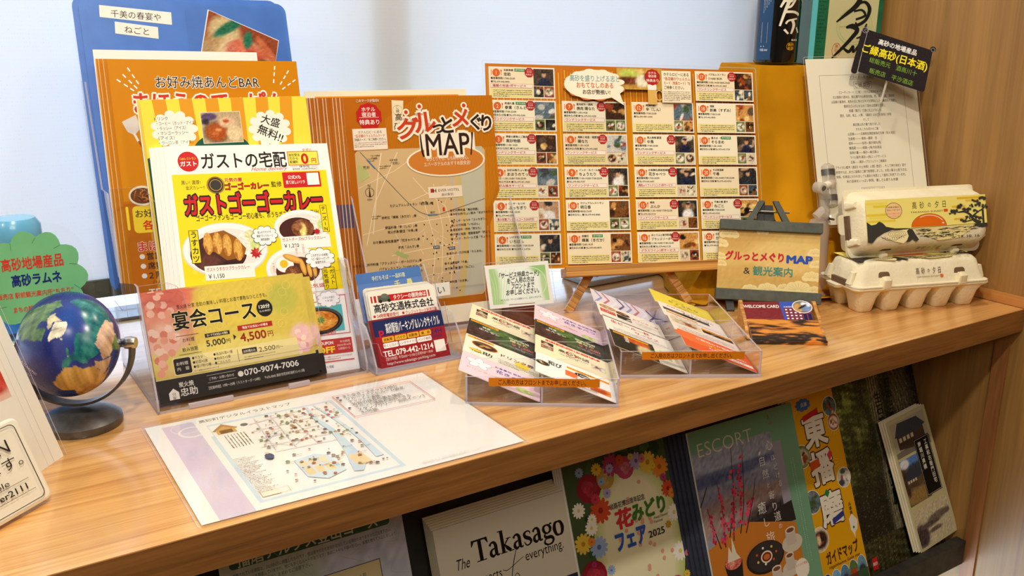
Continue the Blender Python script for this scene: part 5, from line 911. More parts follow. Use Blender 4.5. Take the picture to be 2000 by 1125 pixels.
        mx = (px + x + w - 2) / 2; I.pic(px, y + 2, mx - .6, y + 17.4, auto('food' if n not in (0, 16) else 'drink', n * 3 + 2), 12, 6); I.pic(mx + .6, y + 2, x + w - 2, y + 17.4, auto(('food', 'drink', 'room')[n % 3], n * 5 + 3), 12, 6)
    I.cloud(162, 268, 48, 24, (206, 110, 50), 4, 12, 5, k=.26); I.disc(162, 268, 47, 22, (250, 234, 206), 5.5); I.cloud(162, 269, 46, 22, (250, 236, 210), 6, 12, 5, k=.26); I.poly([(186, 250), (206, 238), (200, 256)], (250, 236, 210), 6.2)
    I.text('高砂を盛り上げる志と', 162, 277, 10, (130, 160, 150), 8, al='c', w=76, b=.03, ol=(250, 250, 244), ow=.02); I.text('おもてなしのある', 162, 267, 9.4, (206, 96, 30), 8, al='c', w=56, b=.03); I.text('お店が勢揃い!', 164, 257, 7.6, K, 8, al='c', w=42, b=.03)
    I.pic(196, 262, 268, 294, blobs((196, 150, 60), [(.3, .75, .25, .2, (190, 200, 90)), (.35, .4, .3, .2, (120, 60, 34)), (.15, .4, .1, .2, (96, 50, 30)), (.55, .4, .14, .3, (236, 226, 200)), (.7, .6, .1, .2, (60, 40, 30)), (.5, .85, .1, .1, (220, 190, 110))], 6, 10), 26, 5)
    I.rrect(244, 240, 258, 268, 2, (222, 176, 90), 6); I.rrect(244, 262, 258, 270, 2, (246, 240, 226), 7); I.ring(262, 254, 6, 1.2, (226, 196, 140), 6, ry=8)
    I.burst(252, 281, 12.5, RD, 8, 10, .93); I.text('ホテル', 252, 287.4, 4.4, (250, 226, 210), 9, al='c', b=.02); I.text('宿泊者', 252, 282.6, 4.4, (250, 226, 210), 9, al='c', b=.02); I.text('特典あり', 252, 276, 5, (250, 226, 210), 9, al='c', w=19, b=.02)
    I.rect(266, 243, 314, 292, (246, 232, 200), 5); I.frame(266, 243, 314, 292, .6, (160, 120, 80), 6)
    for i, (t, c) in enumerate((('ホテルロビーにある', K), ('“各店舗のウェルカム', (190, 70, 30)), ('カード〔特典カード〕”を', (190, 70, 30)), ('ご持参ください。', K))): I.text(t, 270, 286 - i * 6.6, 5.6, c, 8, w=[40, 42, 42, 32][i], b=.02)
    I.lines(269, 311, 259, 6, 2.6, (120, 100, 80), 1.5, 7)
    for v in I.v: v *= .96
    I.build('printing', o); film(o, .4032, .2851, .004, -.0024); return o
board()
ez = thing('pine_easel', 'small striped pine easel holding up the restaurant board', 'easel', (0, 0, 0))
a, b, n = axes(-19.8, 17.5); A = Vector(A3[:3])
fr = Matrix((a, -n, b)).transposed().to_4x4(); fr.translation = A
def barbox(name, L, mtx, m, par):
    o = MB().box(*L).build(name, m, par, bevel=.0008); o.matrix_world = mtx; return o
barbox('ledge', (.098, -.020, -.0160, .334, .004, -.0035), fr, M['ledge'], ez)
barbox('ledge', (.098, -.0235, -.0160, .334, -.020, -.0015), fr, M['ledge'], ez)
def strut(name, p, q, w, t, m, par, bev=.0008):
    p, q = Vector(p), Vector(q); z = (q - p).normalized(); x = z.cross(Vector((0, 0, 1)).cross(z)).normalized() if abs(z.z) < .99 else Vector((1, 0, 0)); x = Vector((a.x, a.y, 0)); x = (x - z * x.dot(z)).normalized(); y = z.cross(x)
    mm = Matrix((x, y, z)).transposed().to_4x4(); mm.translation = p; o = MB().box(-w / 2, -t / 2, 0, w / 2, t / 2, (q - p).length).build(name, m, par, bevel=bev); o.matrix_world = mm; return o
FL, FR = Vector((-.5720, .3260, 0)), Vector((-.4060, .2545, 0)); TP = A + a * .215 + b * .27 - n * .012
strut('leg', FL, A + a * .147 - b * .002 - n * .004, .012, .007, M['ledge'], ez); strut('leg', FR, A + a * .250 - b * .002 - n * .004, .012, .007, M['ledge'], ez)
strut('upright', A + a * .147 - b * .016 - n * .007, A + a * .197 + b * .27 - n * .007, .012, .006, M['ledge'], ez); strut('upright', A + a * .250 - b * .016 - n * .007, A + a * .209 + b * .27 - n * .007, .012, .006, M['ledge'], ez)
strut('rear_leg', (-.462, .480, 0), A + a * .203 + b * .20 - n * .015, .012, .006, M['ledge'], ez)
# ------------------------------------------------------------------ service card in a wooden clip
SP = (-.7093, .3086, .0300, -16.0, 25.1, 1.1); o = sheet('service_card', 'small green-framed laminated notice card standing in a dark wooden block', 'notice', SP, .087, .057, 'paper')
I = Ink(); I.pic(5, 5, 82, 52, blobs((246, 250, 240), [(0, .5, .16, .7, (176, 212, 146)), (1, .5, .12, .7, (186, 218, 156)), (.95, 1, .22, .25, (160, 204, 128)), (.0, .0, .2, .2, (176, 212, 146))], 2, 1), 30, 1)
for k in range(7): I.curve([(8 + k * 2.6, 6, .5), (9 + k * 3.4, 28, .9), (4 + k * 6, 50, .3)], .6, (206, 232, 180), 2)
I.ring(62, 30, 19, .9, (226, 242, 210), 2, ry=20)
for i, t in enumerate(('「サービス特典カード」', 'をご入用の方は', 'フロントまで', 'お申し出ください。')): I.text(t, 45 + (0, 1, 3, 2)[i], 42 - i * 7.6, 8, (34, 40, 32), 5, al='c', w=(54, 37, 31, 45)[i], b=.035, sh=.2)
I.text('※こちらの「サービス特典カード」はサンプルです。', 16, 10, 3, (60, 66, 56), 5, w=56); I.build('printing', o); film(o, .087, .057, .0035)
MB().box(-.0185, -.011, 0, .0185, .020, .034).build('clip_block', M['block'], None, bevel=.001); cb = bpy.data.objects['clip_block']; cb.location = (-.6640, .3085, 0); cb.rotation_euler = (0, 0, R(-16)); tag(cb, 'dark reddish wooden block gripping the green notice card', 'block')
# ------------------------------------------------------------------ laminated map sheet lying on the counter
o = sheet('map_sheet', 'white laminated digital map sheet lying flat at the counter front', 'sheet', (-1.1562, .0093, .0016, -.8, 90, 0), .297, .212, 'paper', .0002)
I = Ink(); K = (60, 56, 52); PU = (216, 204, 226); I.rect(0, 0, 297, 212, (248, 245, 240)); I.rect(14, 0, 43, 204, PU, 2); I.ring(34, 192, 14, .7, (238, 230, 240), 3); I.ring(37, 180, 13, 2.6, (242, 236, 242), 3); I.rect(43, 160, 52, 200, (248, 245, 240), 3.4)
I.text('高砂町デジタルイラストマップ', 48, 200, 8, K, 4, w=92, b=.0)
LB = (204, 226, 240); I.frame(49, 11, 180, 188, 4, LB, 3); I.poly([(56, 168), (56, 160), (74, 160), (74, 172), (65, 180)], (214, 160, 90), 4); I.rect(59, 161, 71, 169, (110, 70, 40), 5); I.poly([(53, 170), (65, 184), (77, 170), (75, 168), (65, 178), (55, 168)], (180, 120, 60), 5); I.disc(84, 172, 3.6, 3.6, (70, 80, 100), 5)
for k in range(7): I.lines(60 + k * 3, 61 + k * 3, 154, 16, 2, (80, 76, 72), 1.5, 5, k, 1)
for k in range(24): I.lines(53, 64 + (k * 7) % 10, 100 - k * 3.2, 1, 2, (120, 110, 104), 1.1, 5, k, 1)
I.rect(54, 18, 70, 26, (250, 240, 220), 4); I.frame(54, 18, 78, 28, .3, (220, 170, 120), 5)
I.curve([(150, 180, 2), (148, 150, 4), (152, 110, 6), (150, 70, 10), (146, 40, 14), (140, 22, 8)], 5, (196, 222, 238), 4); I.curve([(158, 182, 2), (164, 140, 3), (168, 90, 5), (168, 40, 8)], 4, (206, 230, 242), 4); I.poly([(98, 70), (118, 74), (128, 66), (132, 30), (112, 22), (98, 34)], (206, 226, 238), 4)
for x in range(3): I.rect(100 + x * 9, 36, 107 + x * 9, 50, (240, 214, 160), 5); I.rect(100 + x * 9, 53, 107 + x * 9, 66, (240, 220, 176), 5)
I.poly([(142, 54), (156, 56), (158, 34), (144, 30)], (240, 216, 170), 5)
for p in ([(88, 168), (140, 176)], [(86, 150), (146, 154)], [(84, 130), (146, 132)], [(82, 112), (148, 108)], [(90, 96), (150, 92)], [(96, 180), (92, 100)], [(112, 178), (110, 96)], [(128, 178), (130, 94)], [(88, 120), (108, 140), (130, 120), (110, 100), (88, 120)]): I.line(p, 1.1, (220, 214, 222), 4)
rs = random.Random(12)
for k in range(150):
    x, y = rs.uniform(84, 172), rs.uniform(92, 180) if k < 110 else rs.uniform(20, 90); c = rs.choice([(170, 110, 80), (130, 90, 70), (120, 150, 90), (200, 150, 110), (90, 80, 80), (196, 90, 70), (150, 140, 130)]); s_ = rs.uniform(.8, 2.4)
    I.rect(x, y, x + s_ * 1.6, y + s_, c, 6); I.poly([(x - .3, y + s_), (x + s_ * .8, y + s_ * 1.7), (x + s_ * 1.6 + .3, y + s_)], (110, 90, 90), 6)
    if k % 3 == 0: I.lines(x + 2, x + 8, y - 1.4, 1, 2, (110, 100, 96), 1, 6, k, 1)
I.disc(82, 88, 4, 6, (60, 70, 110), 6); I.disc(82, 95, 2, 2, (220, 190, 160), 7)
I.frame(182, 131, 272, 192, .7, (206, 90, 90), 4)
for i, t in enumerate(('まち歩き・スポットの紹介', 'グループごとにルーム設定', 'チャットで連絡、', '各自の現在位置を確認', 'イベント情報を告知できる', 'スタンプラリー・合同イベント', 'も可能')): I.text(t, 192, 186 - i * 8, 7.6, K, 5, w=(62, 66, 36, 56, 62, 76, 18)[i])
for y in (186, 178, 154): I.disc(186, y, 1.7, 1.7, K, 5)
I.text('一般社団法人高砂市観光交流ビューロー', 190, 6, 4.4, (206, 200, 200), 5, w=66); I.build('printing', o, 'inkg'); film(o, .297, .212, .0035, -.0011)
# ------------------------------------------------------------------ sign on the black tabletop easel
EP = (-.3754, .2392, .0282, -40.8, 19.3, -.7); te = thing('tabletop_easel', 'small black wooden tabletop easel behind the welcome cards', 'easel')
fe = frame(EP)
for L, nm in (((-.002, -.010, -.0165, .142, .008, -.001), 'ledge'), ((.0, -.006, .083, .141, .006, .0975), 'crossbar')): barbox(nm, L, fe, M['slate'], te)
barbox('upright', (.052, .007, .083, .062, .013, .127), fe @ Matrix.Rotation(0, 4, 'Y'), M['black'], te)
for s_, x in ((-1, .060), (1, .073)):
    o = MB().prism([(x + s_ * .022 - .005, .092), (x + s_ * .022 + .005, .092), (x + s_ * .003 + .004, .127), (x + s_ * .003 - .004, .127)], .0, .008).build('upright', M['slate'], te); o.matrix_world = fe
o = MB().prism([(.055, .09), (.079, .09), (.073, .122), (.060, .122)], .008, .011).build('hinge_plate', M['black'], te); o.matrix_world = fe
o = MB().tube([(.040, .004, .112), (.096, .004, .112)], .0016, 8).build('hinge_pin', M['chrome'], te); o.matrix_world = fe
b = MB(); E0 = fe @ Vector((.018, .003, -.012)); E1 = fe @ Vector((.112, .003, -.012))
a_s = a; a = axes(-40.8, 0)[0]
strut('leg', (E0.x - .012, E0.y - .016, 0), E0, .011, .007, M['black'], te); strut('leg', (E1.x + .016, E1.y - .004, 0), E1, .011, .007, M['black'], te)
strut('rear_leg', (-.205, .225, .0006), fe @ Vector((.068, .010, .10)), .018, .006, M['black'], te); a = a_s
o = sheet('tour_sign', 'tan paper sign with red and blue lettering on the black tabletop easel', 'sign', EP, .139, .083, 'cream', .0022)
for v in o.data.vertices: v.co.y += .0012
I = Ink(); T1, T2 = (206, 160, 80), (236, 214, 152); I.pic(0, 0, 139, 83, blobs((218, 182, 104), [(.5, .2, .6, .25, (206, 166, 90)), (.2, .85, .4, .2, (206, 164, 90)), (.7, .6, .4, .3, (224, 190, 114))], 4, 3), 40, 1)
def pine(x, y, r, l):
    for k in range(5): t = math.pi * k / 4; I.disc(x + r * .66 * math.cos(t), y + r * .42 * math.sin(t), r * .42, r * .36, T2, l, 14)
    I.disc(x, y + r * .1, r * .8, r * .42, T2, l, 18)
    for k in range(9): t = math.pi * (k + .5) / 9; I.line([(x + r * .2 * math.cos(t), y + r * .1 * math.sin(t)), (x + r * .8 * math.cos(t), y + r * .6 * math.sin(t))], .4, (206, 170, 96), l + .5)
for x, y, r, l in ((14, 76, 13, 2), (2, 62, 11, 2.2), (2, 44, 9, 2.4), (4, 34, 8, 2.6), (46, -1, 11, 2), (70, 0, 14, 2.2), (93, 3, 10, 2.4), (112, 2, 18, 3), (134, 2, 10, 3.4), (130, 20, 13, 2.6), (136, 38, 10, 2.8), (134, 54, 11, 3), (60, 82, 8, 2.3)): pine(x, y, r, l)
I.text('グルっとメぐり', 10, 47, 13.5, (196, 30, 50), 6, w=80, b=.07); I.text('MAP', 95, 46, 14.5, (40, 80, 170), 6, w=34, b=.085); I.text('&', 36, 27, 13, K, 6, w=9); I.text('観光案内', 49, 27, 14, (50, 136, 126), 6, w=54, b=.022); I.build('printing', o, off=-.0011, clip=(139, 83))
# ------------------------------------------------------------------ welcome cards in the burnt wood holder
wh = thing('welcome_card_holder', 'small scorched wooden card holder at the middle of the counter', 'holder', (-.4530, .0855, 0), R(-36))
burnt = wood('scorched_wood', (216, 140, 48), (206, 120, 36), (6, 34, 22), .35, coat=.4, big=.5)
cr = [q for q in burnt.node_tree.nodes if q.type == 'VALTORGB'][0].color_ramp
for ps_, cl_ in ((.56, (216, 136, 44)), (.60, (70, 40, 18)), (.64, (22, 16, 14)), (.69, (26, 18, 14)), (.73, (150, 84, 28)), (.79, (220, 146, 56))): q = cr.elements.new(ps_); q.color = (*lin(cl_), 1)
wf_ = frame((-.4564, .0946, .0062, -34, 64, 0)); inv = (Matrix.Translation((-.4530, .0855, 0)) @ Matrix.Rotation(R(-36), 4, 'Z')).inverted()
MB().prism([(0, 0), (.091, 0), (.0925, .003), (.0925, .010), (.090, .014), (.090, .038), (.0, .038)], .0, .006).xf(inv @ wf_).build('front_board', burnt, wh, bevel=.001)
MB().box(-.0005, -.0005, 0, .093, .012, .0055).xf(inv @ Matrix.Translation((-.4560, .0940, 0)) @ Matrix.Rotation(R(-34), 4, 'Z')).build('front_foot', burnt, wh, bevel=.0012)
MB().box(0, .012, 0, .090, .075, .004).xf(inv @ Matrix.Translation((-.4560, .0940, 0)) @ Matrix.Rotation(R(-34), 4, 'Z')).build('base_board', M['block'], wh)
for x in (-.005, .0905):
    MB().prism([(.010, .003), (.070, .003), (.074, .036), (.068, .038), (.056, .030), (.042, .024), (.030, .016)], 0, .0045).xf(SIDE(x)).xf(inv @ Matrix.Translation((-.4560, .0940, 0)) @ Matrix.Rotation(R(-34), 4, 'Z')).build('side_board', M['ledge'], wh, bevel=.0008)
MB().prism([(0, -.016), (.090, -.016), (.090, .034), (0, .034)], .0090, .0125).xf(inv @ frame((-.4388, .1277, .018, -34.9, 58.1, 1.3))).build('back_board', M['ledge'], wh)
WP = (-.4388, .1277, .0180, -34.9, 58.1, 1.3)
def welcome(o):
    I = Ink(); MR = (122, 36, 42); I.rect(0, 0, 90, 55, MR); rs = random.Random(3)
    for k in range(60): x, y = rs.uniform(0, 50), rs.uniform(16, 45); I.curve([(x, y), (x + 2, y + 2), (x + 5, y + rs.uniform(-2, 2))], .4, (140, 52, 56), 1.5, 3)
    I.rect(0, 0, 52, 24.4, (246, 242, 236), 2); I.poly([(51, 55), (54, 0), (90, 0), (90, 55)], (58, 84, 180), 2); I.poly([(55, 44), (58, 0), (90, 0), (90, 44)], (120, 50, 70), 2.5)
    I.text('WELCOME CARD', 4, 47, 7, (250, 246, 240), 4, w=46, b=.02); I.rect(7, 18, 12, 23, (206, 100, 60), 4); I.rect(13, 18, 15, 23, (180, 60, 50), 4); I.text('EVER HOTEL', 18, 20.5, 5.4, (190, 170, 150), 4, w=30); I.text('お食事特典 ', 56, 46, 3, (240, 240, 244), 4, w=14)
    for r in range(8):
        for c in range(5): I.rect(57 + c * 5.6, 40 - r * 5, 59.6 + c * 5.6, 42 - r * 5, (244, 240, 240), 4)
    I.rect(79, 12, 83, 34, (26, 30, 80), 4.2); I.rect(85, 12, 89, 34, (26, 30, 80), 4.2)
    I.disc(80, 46, 13, 11, (246, 242, 236), 5); I.discpic(80, 46, 12, 10, blobs((120, 110, 100), [(.25, .4, .25, .4, (196, 150, 90)), (.7, .4, .3, .3, (120, 140, 180)), (.6, .75, .15, .15, (230, 236, 250)), (.85, .7, .12, .2, (226, 232, 250)), (.5, .5, .3, .08, (40, 40, 44), 40)], 3, 10), 10, 6)
    for v in I.v: v[:, 1] -= 21
    for v in I.v: v[:, 1] = np.maximum(v[:, 1], -11.9)
    I.build('printing', o)
for k in range(5):
    nn = axes(*WP[3:])[2]; p = Vector(WP[:3]) - nn * (k * .0013); o = MB().prism([(0, -.012), (.090, -.012), (.090, .034 - k * .0004), (0, .034 - k * .0004)], 0, .0010).build('welcome_card', M['paper']); o.matrix_world = frame((*p, *WP[3:]))
    tag(o, ['maroon and blue welcome card at the front of the wooden holder', 'white card edge second in the wooden holder', 'white card edge third in the wooden holder', 'white card edge fourth in the wooden holder', 'rearmost card in the wooden holder'][k], 'card', 'welcome cards in the wooden holder')
    if k == 0: welcome(o)
# ------------------------------------------------------------------ typed sheet held by the clear clip stand
TP_ = (-.1997, .2084, .1047, -23.0, 19.6, 1.6); o = sheet('typed_sheet', 'cream laminated typed sheet held upright in front of the mustard cloth', 'sheet', TP_, .1765, .2493, 'cream', .0003)
I = Ink(); k_ = .866; I.rect(0, 0, 182, 257, (240, 232, 206)); K = (70, 56, 50)
I.frame(20, 30, 160, 231, .4, (110, 90, 80), 3)
I.text('ブライダル都市高砂', 91, 227, 5.4, K, 5, al='c', w=42); I.rect(70, 223.6, 112, 223.9, K, 4); I.text('ご縁高砂', 91, 214.5, 9, (96, 66, 56), 5, al='c', w=26); I.frame(76, 209, 106, 220, .35, K, 4)
TX = [('《コーディネート（ご縁）・それは高砂のキーワード》', 82), ('北は播高の酒米処、南は瀬戸内の美食伏魚、西、東は酒蔵、酒技処', 104), ('山田錦の最適地、東条の旧に魚のエキスを原料にした有機肥料を施肥し', 110), ('藤原忠さんが心を込めて酒米山田錦を生産し', 70), ('銘蔵（龍力）で酒に仕上げました', 54), ('歴史、伝統、風土、人情、《高砂》は全てを旨味に表現', 86), ('そして', 10), ('絹庄黒山氏の書で結びました', 46), ('それもこれも何かのご縁', 38), ('山田錦―――兵庫県加東郡東条町天神（特Ａ地区）', 80), ('生産者―――東条―藤原　忠', 48), ('肥料――――加西―高砂飼料(株)', 54), ('醸造蔵―――姫路―(株)本田商店', 54), ('銘柄の書――高砂―絹庄黒山', 48), ('ラベル製作-高砂―(株)ニックサービス', 60), ('企画- - - -高砂―プロジェクトご縁高砂', 60)]
for i, (t, w_) in enumerate(TX): I.text(t, 91 if i < 9 else 58, 203.6 - i * 7.25, 4.9, K, 5, w=w_, al='c' if i < 9 else 'l', res=2)
for i, (t, w_) in enumerate((('ブライダル都市《高砂》の土地柄》人柄》歴史》、そして持ち味を》酒で', 118), ('表現すれば…まさに皆様のご縁で実現致しました。お祝い事,お土産,引き出', 118), ('物等、料亭店におかれましても高砂の地酒として是非ご利用下さいませ。', 116), ('米の旨味をいっぱい表現、優しさ＆香り＆余韻', 86))): I.text(t, 32 if i < 3 else 48, 87 - i * 7.2, 5, K, 5, w=w_, res=2)
I.text('特別純米＆大吟醸', 91, 51, 5.6, K, 5, al='c', w=34); I.frame(72, 47.5, 110, 55, .3, K, 4); I.text('ｷﾘｯと冷やしての生の酒もございます。', 91, 42.6, 4.8, K, 5, al='c', w=70); I.text('お問い合わせ　兵庫県高砂市曽根町2163-1　酒商　川十', 52, 33.4, 3.8, K, 5, w=82)

for v in I.v: v *= .97
I.build('printing', o, 'inkm'); film(o, .1765, .2493, .0035)
cs = thing('clip_stand', 'cloudy clear plastic clip stand gripping the left edge of the typed sheet', 'clip stand')
C = M['cloudy']
base = Vector((-.199, .215, 0)); 
MB().lathe([(.001, 0), (.026, 0), (.027, .004), (.022, .010), (.018, .05), (.0165, .085), (.017, .100), (.012, .112), (.001, .116)], 28, base).build('stand_body', C, cs, smooth=True)
MB().tube([base + Vector((.004, 0, .105)), base + Vector((.010, 0, .125)), base + Vector((.006, -.002, .145)), base + Vector((-.002, -.002, .158))], [.010, .009, .0085, .007], 12).build('arm', C, cs, smooth=True)
MB().tube([base + Vector((-.004, -.006, .160)), base + Vector((-.004, .008, .160))], .008, 16).build('joint', C, cs, smooth=True); MB().tube([base + Vector((-.004, -.0075, .160)), base + Vector((-.004, -.0055, .160))], .004, 12).build('screw', M['gunmetal'], cs)
MB().tube([base + Vector((-.002, 0, .160)), base + Vector((.030, .004, .165))], .0055, 12).build('cross_arm', M['white'], cs, smooth=True); MB().tube([base + Vector((.022, .003, .158)), base + Vector((.022, .003, .171))], .0075, 12).build('swivel', C, cs, smooth=True)
cl = Vector((-.1785, .213, .128)); u_ = axes(*TP_[3:])[1]
MB().tube([cl + u_ * 0, cl + u_ * .004, cl + u_ * .062, cl + u_ * .066], [.006, .0115, .0115, .006], 18).build('clip_jaw', C, cs, smooth=True)
for z in (.010, .048): MB().tube([cl + u_ * z, cl + u_ * (z + .009)], .0120, 18).build('clip_spring', M['gunmetal'], cs, smooth=True)
MB().tube([base + Vector((-.020, -.01, .12)), base + Vector((-.012, -.012, .128)), base + Vector((.002, -.014, .118))], [.007, .0075, .004], 10).build('wing_nut', C, cs, smooth=True)
for q in ((-.006, -.024, .122), (-.008, -.026, .112), (.0, -.026, .117)): MB().tube([base + Vector((.004, -.012, .116)), base + Vector(q)], .0016, 8).build('wing_screw', M['chrome'], cs)
# ------------------------------------------------------------------ black scroll sign
SG = (-.1330, .2320, .3225, -32, 23, -17.3); P = [(.004, .010)] + [(.006, .004)] + [(.104, .001), (.109, .006), (.107, .069), (.103, .0735), (.006, .069)]
o = MB().prism(rr(-.006, -.004, .112, .078, .008), 0, .0008).build('scroll_sign', M['film']); o.matrix_world = frame(SG); tag(o, 'black scroll-shaped sign with white and yellow brush lettering above the typed sheet', 'sign')
I = Ink(); BK = (34, 30, 34); I.poly([(6, 3), (105, 2), (107, 5), (104, 68), (4, 70)], BK, 1); I.rrect(-4, -2, 5, 72, 4, BK, 2); I.curve([(5.4, 0), (4.6, 30), (4.6, 64)], .5, (190, 186, 190), 3); I.ring(1, 68, 4.6, .5, (190, 186, 190), 4); I.ring(2, 68, 2.4, .4, (190, 186, 190), 4); I.disc(104, 70, 4.4, 4.4, BK, 3); I.ring(104, 69, 3, .4, (190, 186, 190), 4)
I.text('高砂の地場産品', 24, 57, 9.6, (246, 244, 240), 5, w=58, b=.03); I.text('ご縁高砂(日本酒)', 4, 41, 15, (246, 226, 40), 5, w=98, b=.03); I.text('総販売元　酒商川十', 18, 26, 9, (130, 170, 60), 5, w=72); I.text('販売店　平沙酒店', 22, 10, 9, (130, 170, 60), 5, w=66)
for v in I.v: v[:, 1] += 0
I.build('printing', o, 'inkg')
MB().tube([(.052, .004, .012), (.052, .006, -.03)], .0016, 8).build('sign_stick', M['cloudy'], o)
# ------------------------------------------------------------------ lettering on the bottle and the sake box
I = Ink(); WH = (240, 232, 206)
for s_ in ([(-6, 92, 3), (-12, 70, 5.5), (-20, 50, 3)], [(4, 96, 5), (-4, 72, 7), (-12, 46, 5), (-19, 16, 3)], [(-14, 62, 4), (-4, 62, 5), (2, 76, 3)], [(-12, 50, 4), (-4, 52, 4), (4, 66, 4)], [(8, 92, 4), (20, 84, 5), (12, 74, 3)], [(6, 76, 3), (16, 74, 5), (30, 54, 4)], [(10, 64, 2), (20, 78, 2.5)], [(-12, 42, 5), (2, 42, 4.4), (12, 38, 5), (10, 36, 2)], [(-10, 20, 3), (-6, 26, 3.4), (10, 30, 2.6)], [(0, 28, 5), (4, 18, 6), (0, 2, 3)], [(-12, 10, 4), (-5, 2, 3)], [(10, 14, 3), (16, 4, 4)]): I.curve(s_, 3, WH, 3)
I.text('BLACK', 2, -9, 4.6, WH, 3, w=13, b=.04); I.ring(1, -21, 7.4, .5, (214, 160, 50), 3); I.text('高砂', 1, -18, 6, (214, 160, 50), 4, al='c', w=10, b=.03); I.text('麦酒', 1, -24.6, 6, (214, 160, 50), 4, al='c', w=10, b=.03)
for v in I.v: v[:, 1] = v[:, 1] * .80 + 44; v[:, 0] += 8
J = Ink(); BL = (44, 76, 112); J.rect(-44, 8, -23, 180, BL, 1); J.rect(-39, 32, -29, 62, (244, 244, 240), 2)
rs = random.Random(4); y = 33
while y < 61: h_ = rs.choice((.5, .9, 1.5)); J.rect(-38.4, y, -29.6, y + h_, (50, 70, 100), 3); y += h_ + rs.choice((.6, 1, 1.3))
J.text('内容量 330㎖', -40, 21.5, 4, (240, 240, 240), 3, w=13); J.rect(-39, 26, -33, 27.4, (240, 240, 240), 3)
for c_ in range(6): J.lines(-38 + c_ * 2.6, -37.4 + c_ * 2.6, 118, 22 - c_ * 2, 2, (226, 232, 240), 1.1, 3, c_, 1)
Rb = .0337
def wrapb(v, off):
    t = v[:, 0] / Rb - math.pi / 2 - .42; r = Rb + off; return np.c_[r * np.cos(t), r * np.sin(t), v[:, 1]]
I.build('brush_lettering', bo, 'inkm', wrap=wrapb); 
def dense(I2):   # wrap needs narrow strips
    return I2
J2 = Ink()
for k in range(14): J2.rect(-46 + k * 1.7, 7, -46 + (k + 1) * 1.72, 180, BL, 1)
J2.build('side_label', bo, 'ink', wrap=wrapb); J.v.pop(0); J.l.pop(0); J.c.pop(0); n4 = len(J.f[0]); J.f = [tuple(i - 4 for i in f) for f in J.f[1:]]; J.build('label_print', bo, 'ink', wrap=wrapb)
gm = mat('green_foil_card', (26, 104, 66), .35, coat=.3, noise=(50, (22, 92, 58)))
MB().box(0, 0, 0, .112, .09, .26).build('carton_body', gm, gb, bevel=.0008)
I = Ink(); I.rect(0, 0, 9, 260, (96, 190, 196), 1); I.rect(0, 0, 112, 4, (60, 170, 110), 1); I.rect(26, 4.5, 104, 250, (196, 190, 140), 2)
for k in range(20): I.lines(11, 24 - (k * 5) % 8, 12 + k * 5.4, 1, 2, (16, 70, 46), 1.6, 2, k, 1)
I.ring(69, 58, 28, 1, (176, 184, 116), 3); I.ring(69, 58, 24, .5, (176, 184, 116), 3); I.rect(45, 57, 93, 58, (176, 184, 116), 3)
BK = (30, 30, 26)
for s_ in ([(80, 126, 4), (76, 108, 7), (70, 90, 8), (52, 74, 5), (40, 64, 2)], [(62, 84, 3), (80, 94, 4), (90, 84, 6), (86, 68, 5), (74, 60, 5), (70, 64, 2)], [(66, 80, 3), (78, 82, 3), (84, 74, 4), (70, 68, 3)], [(56, 56, 3), (66, 58, 8), (74, 52, 7), (66, 40, 6), (52, 24, 5), (38, 10, 2)], [(88, 62, 2), (84, 48, 6), (82, 40, 4)], [(54, 26, 3), (64, 20, 5), (70, 28, 4), (72, 20, 4), (84, 38, 3)], [(48, 2, 1), (60, 0, 3), (74, 10, 2), (84, 16, 1)], [(74, 40, 2), (90, 44, 5), (98, 36, 2)]): I.curve(s_, 4, BK, 5)
I.ring(44, 22, 7, .7, (190, 60, 40), 4, ry=11); I.text('高砂', 44, 28, 6, (190, 60, 40), 4, al='c', vert=True)
for v in I.v: pass
I.build('label_print', gb, 'ink')
# ------------------------------------------------------------------ network sign block and laminated sheets at the left edge
LP = (-1.3500, .0366, .0030, 36.8, 23.3, .6)
def lan():
    o = MB().prism(rr(0, 0, .131, .072, .006), 0, .0075).build('network_sign', M['white'], None, bevel=.0022); o.matrix_world = frame(LP); tag(o, 'thick cream plastic sign with a black outline at the front left edge of the counter', 'sign')
    I = Ink(); K = (50, 46, 40); P = rr(5, 4.5, 124, 68, 5); Q = rr(5.7, 5.1, 123.3, 67.4, 4.5); n = len(P); I.raw(P + Q, [(i, (i + 1) % n, (i + 1) % n + n, i + n) for i in range(n)], lin(K), 2)
    I.text('Wi-Fi / LAN', 112, 54, 15, K, 3, al='r', w=84); I.text('使えます。', 118, 40, 11, K, 3, al='r', w=62); I.text('available', 99, 27, 6.4, K, 3, al='r', w=34); I.text('PASS : ever2111', 112, 18.6, 7, K, 3, al='r', w=62, b=.02); I.rect(30, 23.4, 116, 23.7, K, 2); I.rect(30, 13.6, 118, 13.9, K, 2)
    I.build('lettering', o, 'inkm', off=.0022)
lan()
for k in range(3):
    ps = (-1.3284 - k * .0075, .0931 + k * .004, .0010, 47, 21.4, -2.9)
    o = sheet('laminated_notice', ['white laminated notice with a red-marked photo, front one at the left edge', 'second laminated notice behind, its white border showing', 'rearmost laminated notice at the left edge'][k], 'notice', ps, .148, .21, 'paper', group='laminated notices at the left edge')
    if k == 0: I = Ink(); I.rect(0, 0, 148, 210, (246, 240, 224)); I.pic(20, 74, 122, 118, blobs((240, 200, 180), [(.98, .5, .03, .4, (200, 60, 40)), (.9, .2, .05, .1, (190, 40, 30)), (.9, .7, .04, .1, (206, 70, 50)), (.5, .6, .2, .2, (226, 150, 130))], 2, 8), 26, 2); I.poly([(40, 8), (96, 10), (108, 30), (98, 62), (60, 60)], (30, 28, 30), 2); I.rect(135, 0, 135.5, 210, (200, 194, 184), 2); I.rect(127, 0, 127.4, 210, (214, 208, 196), 2); I.build('printing', o)
    film(o, .148, .21, .004)
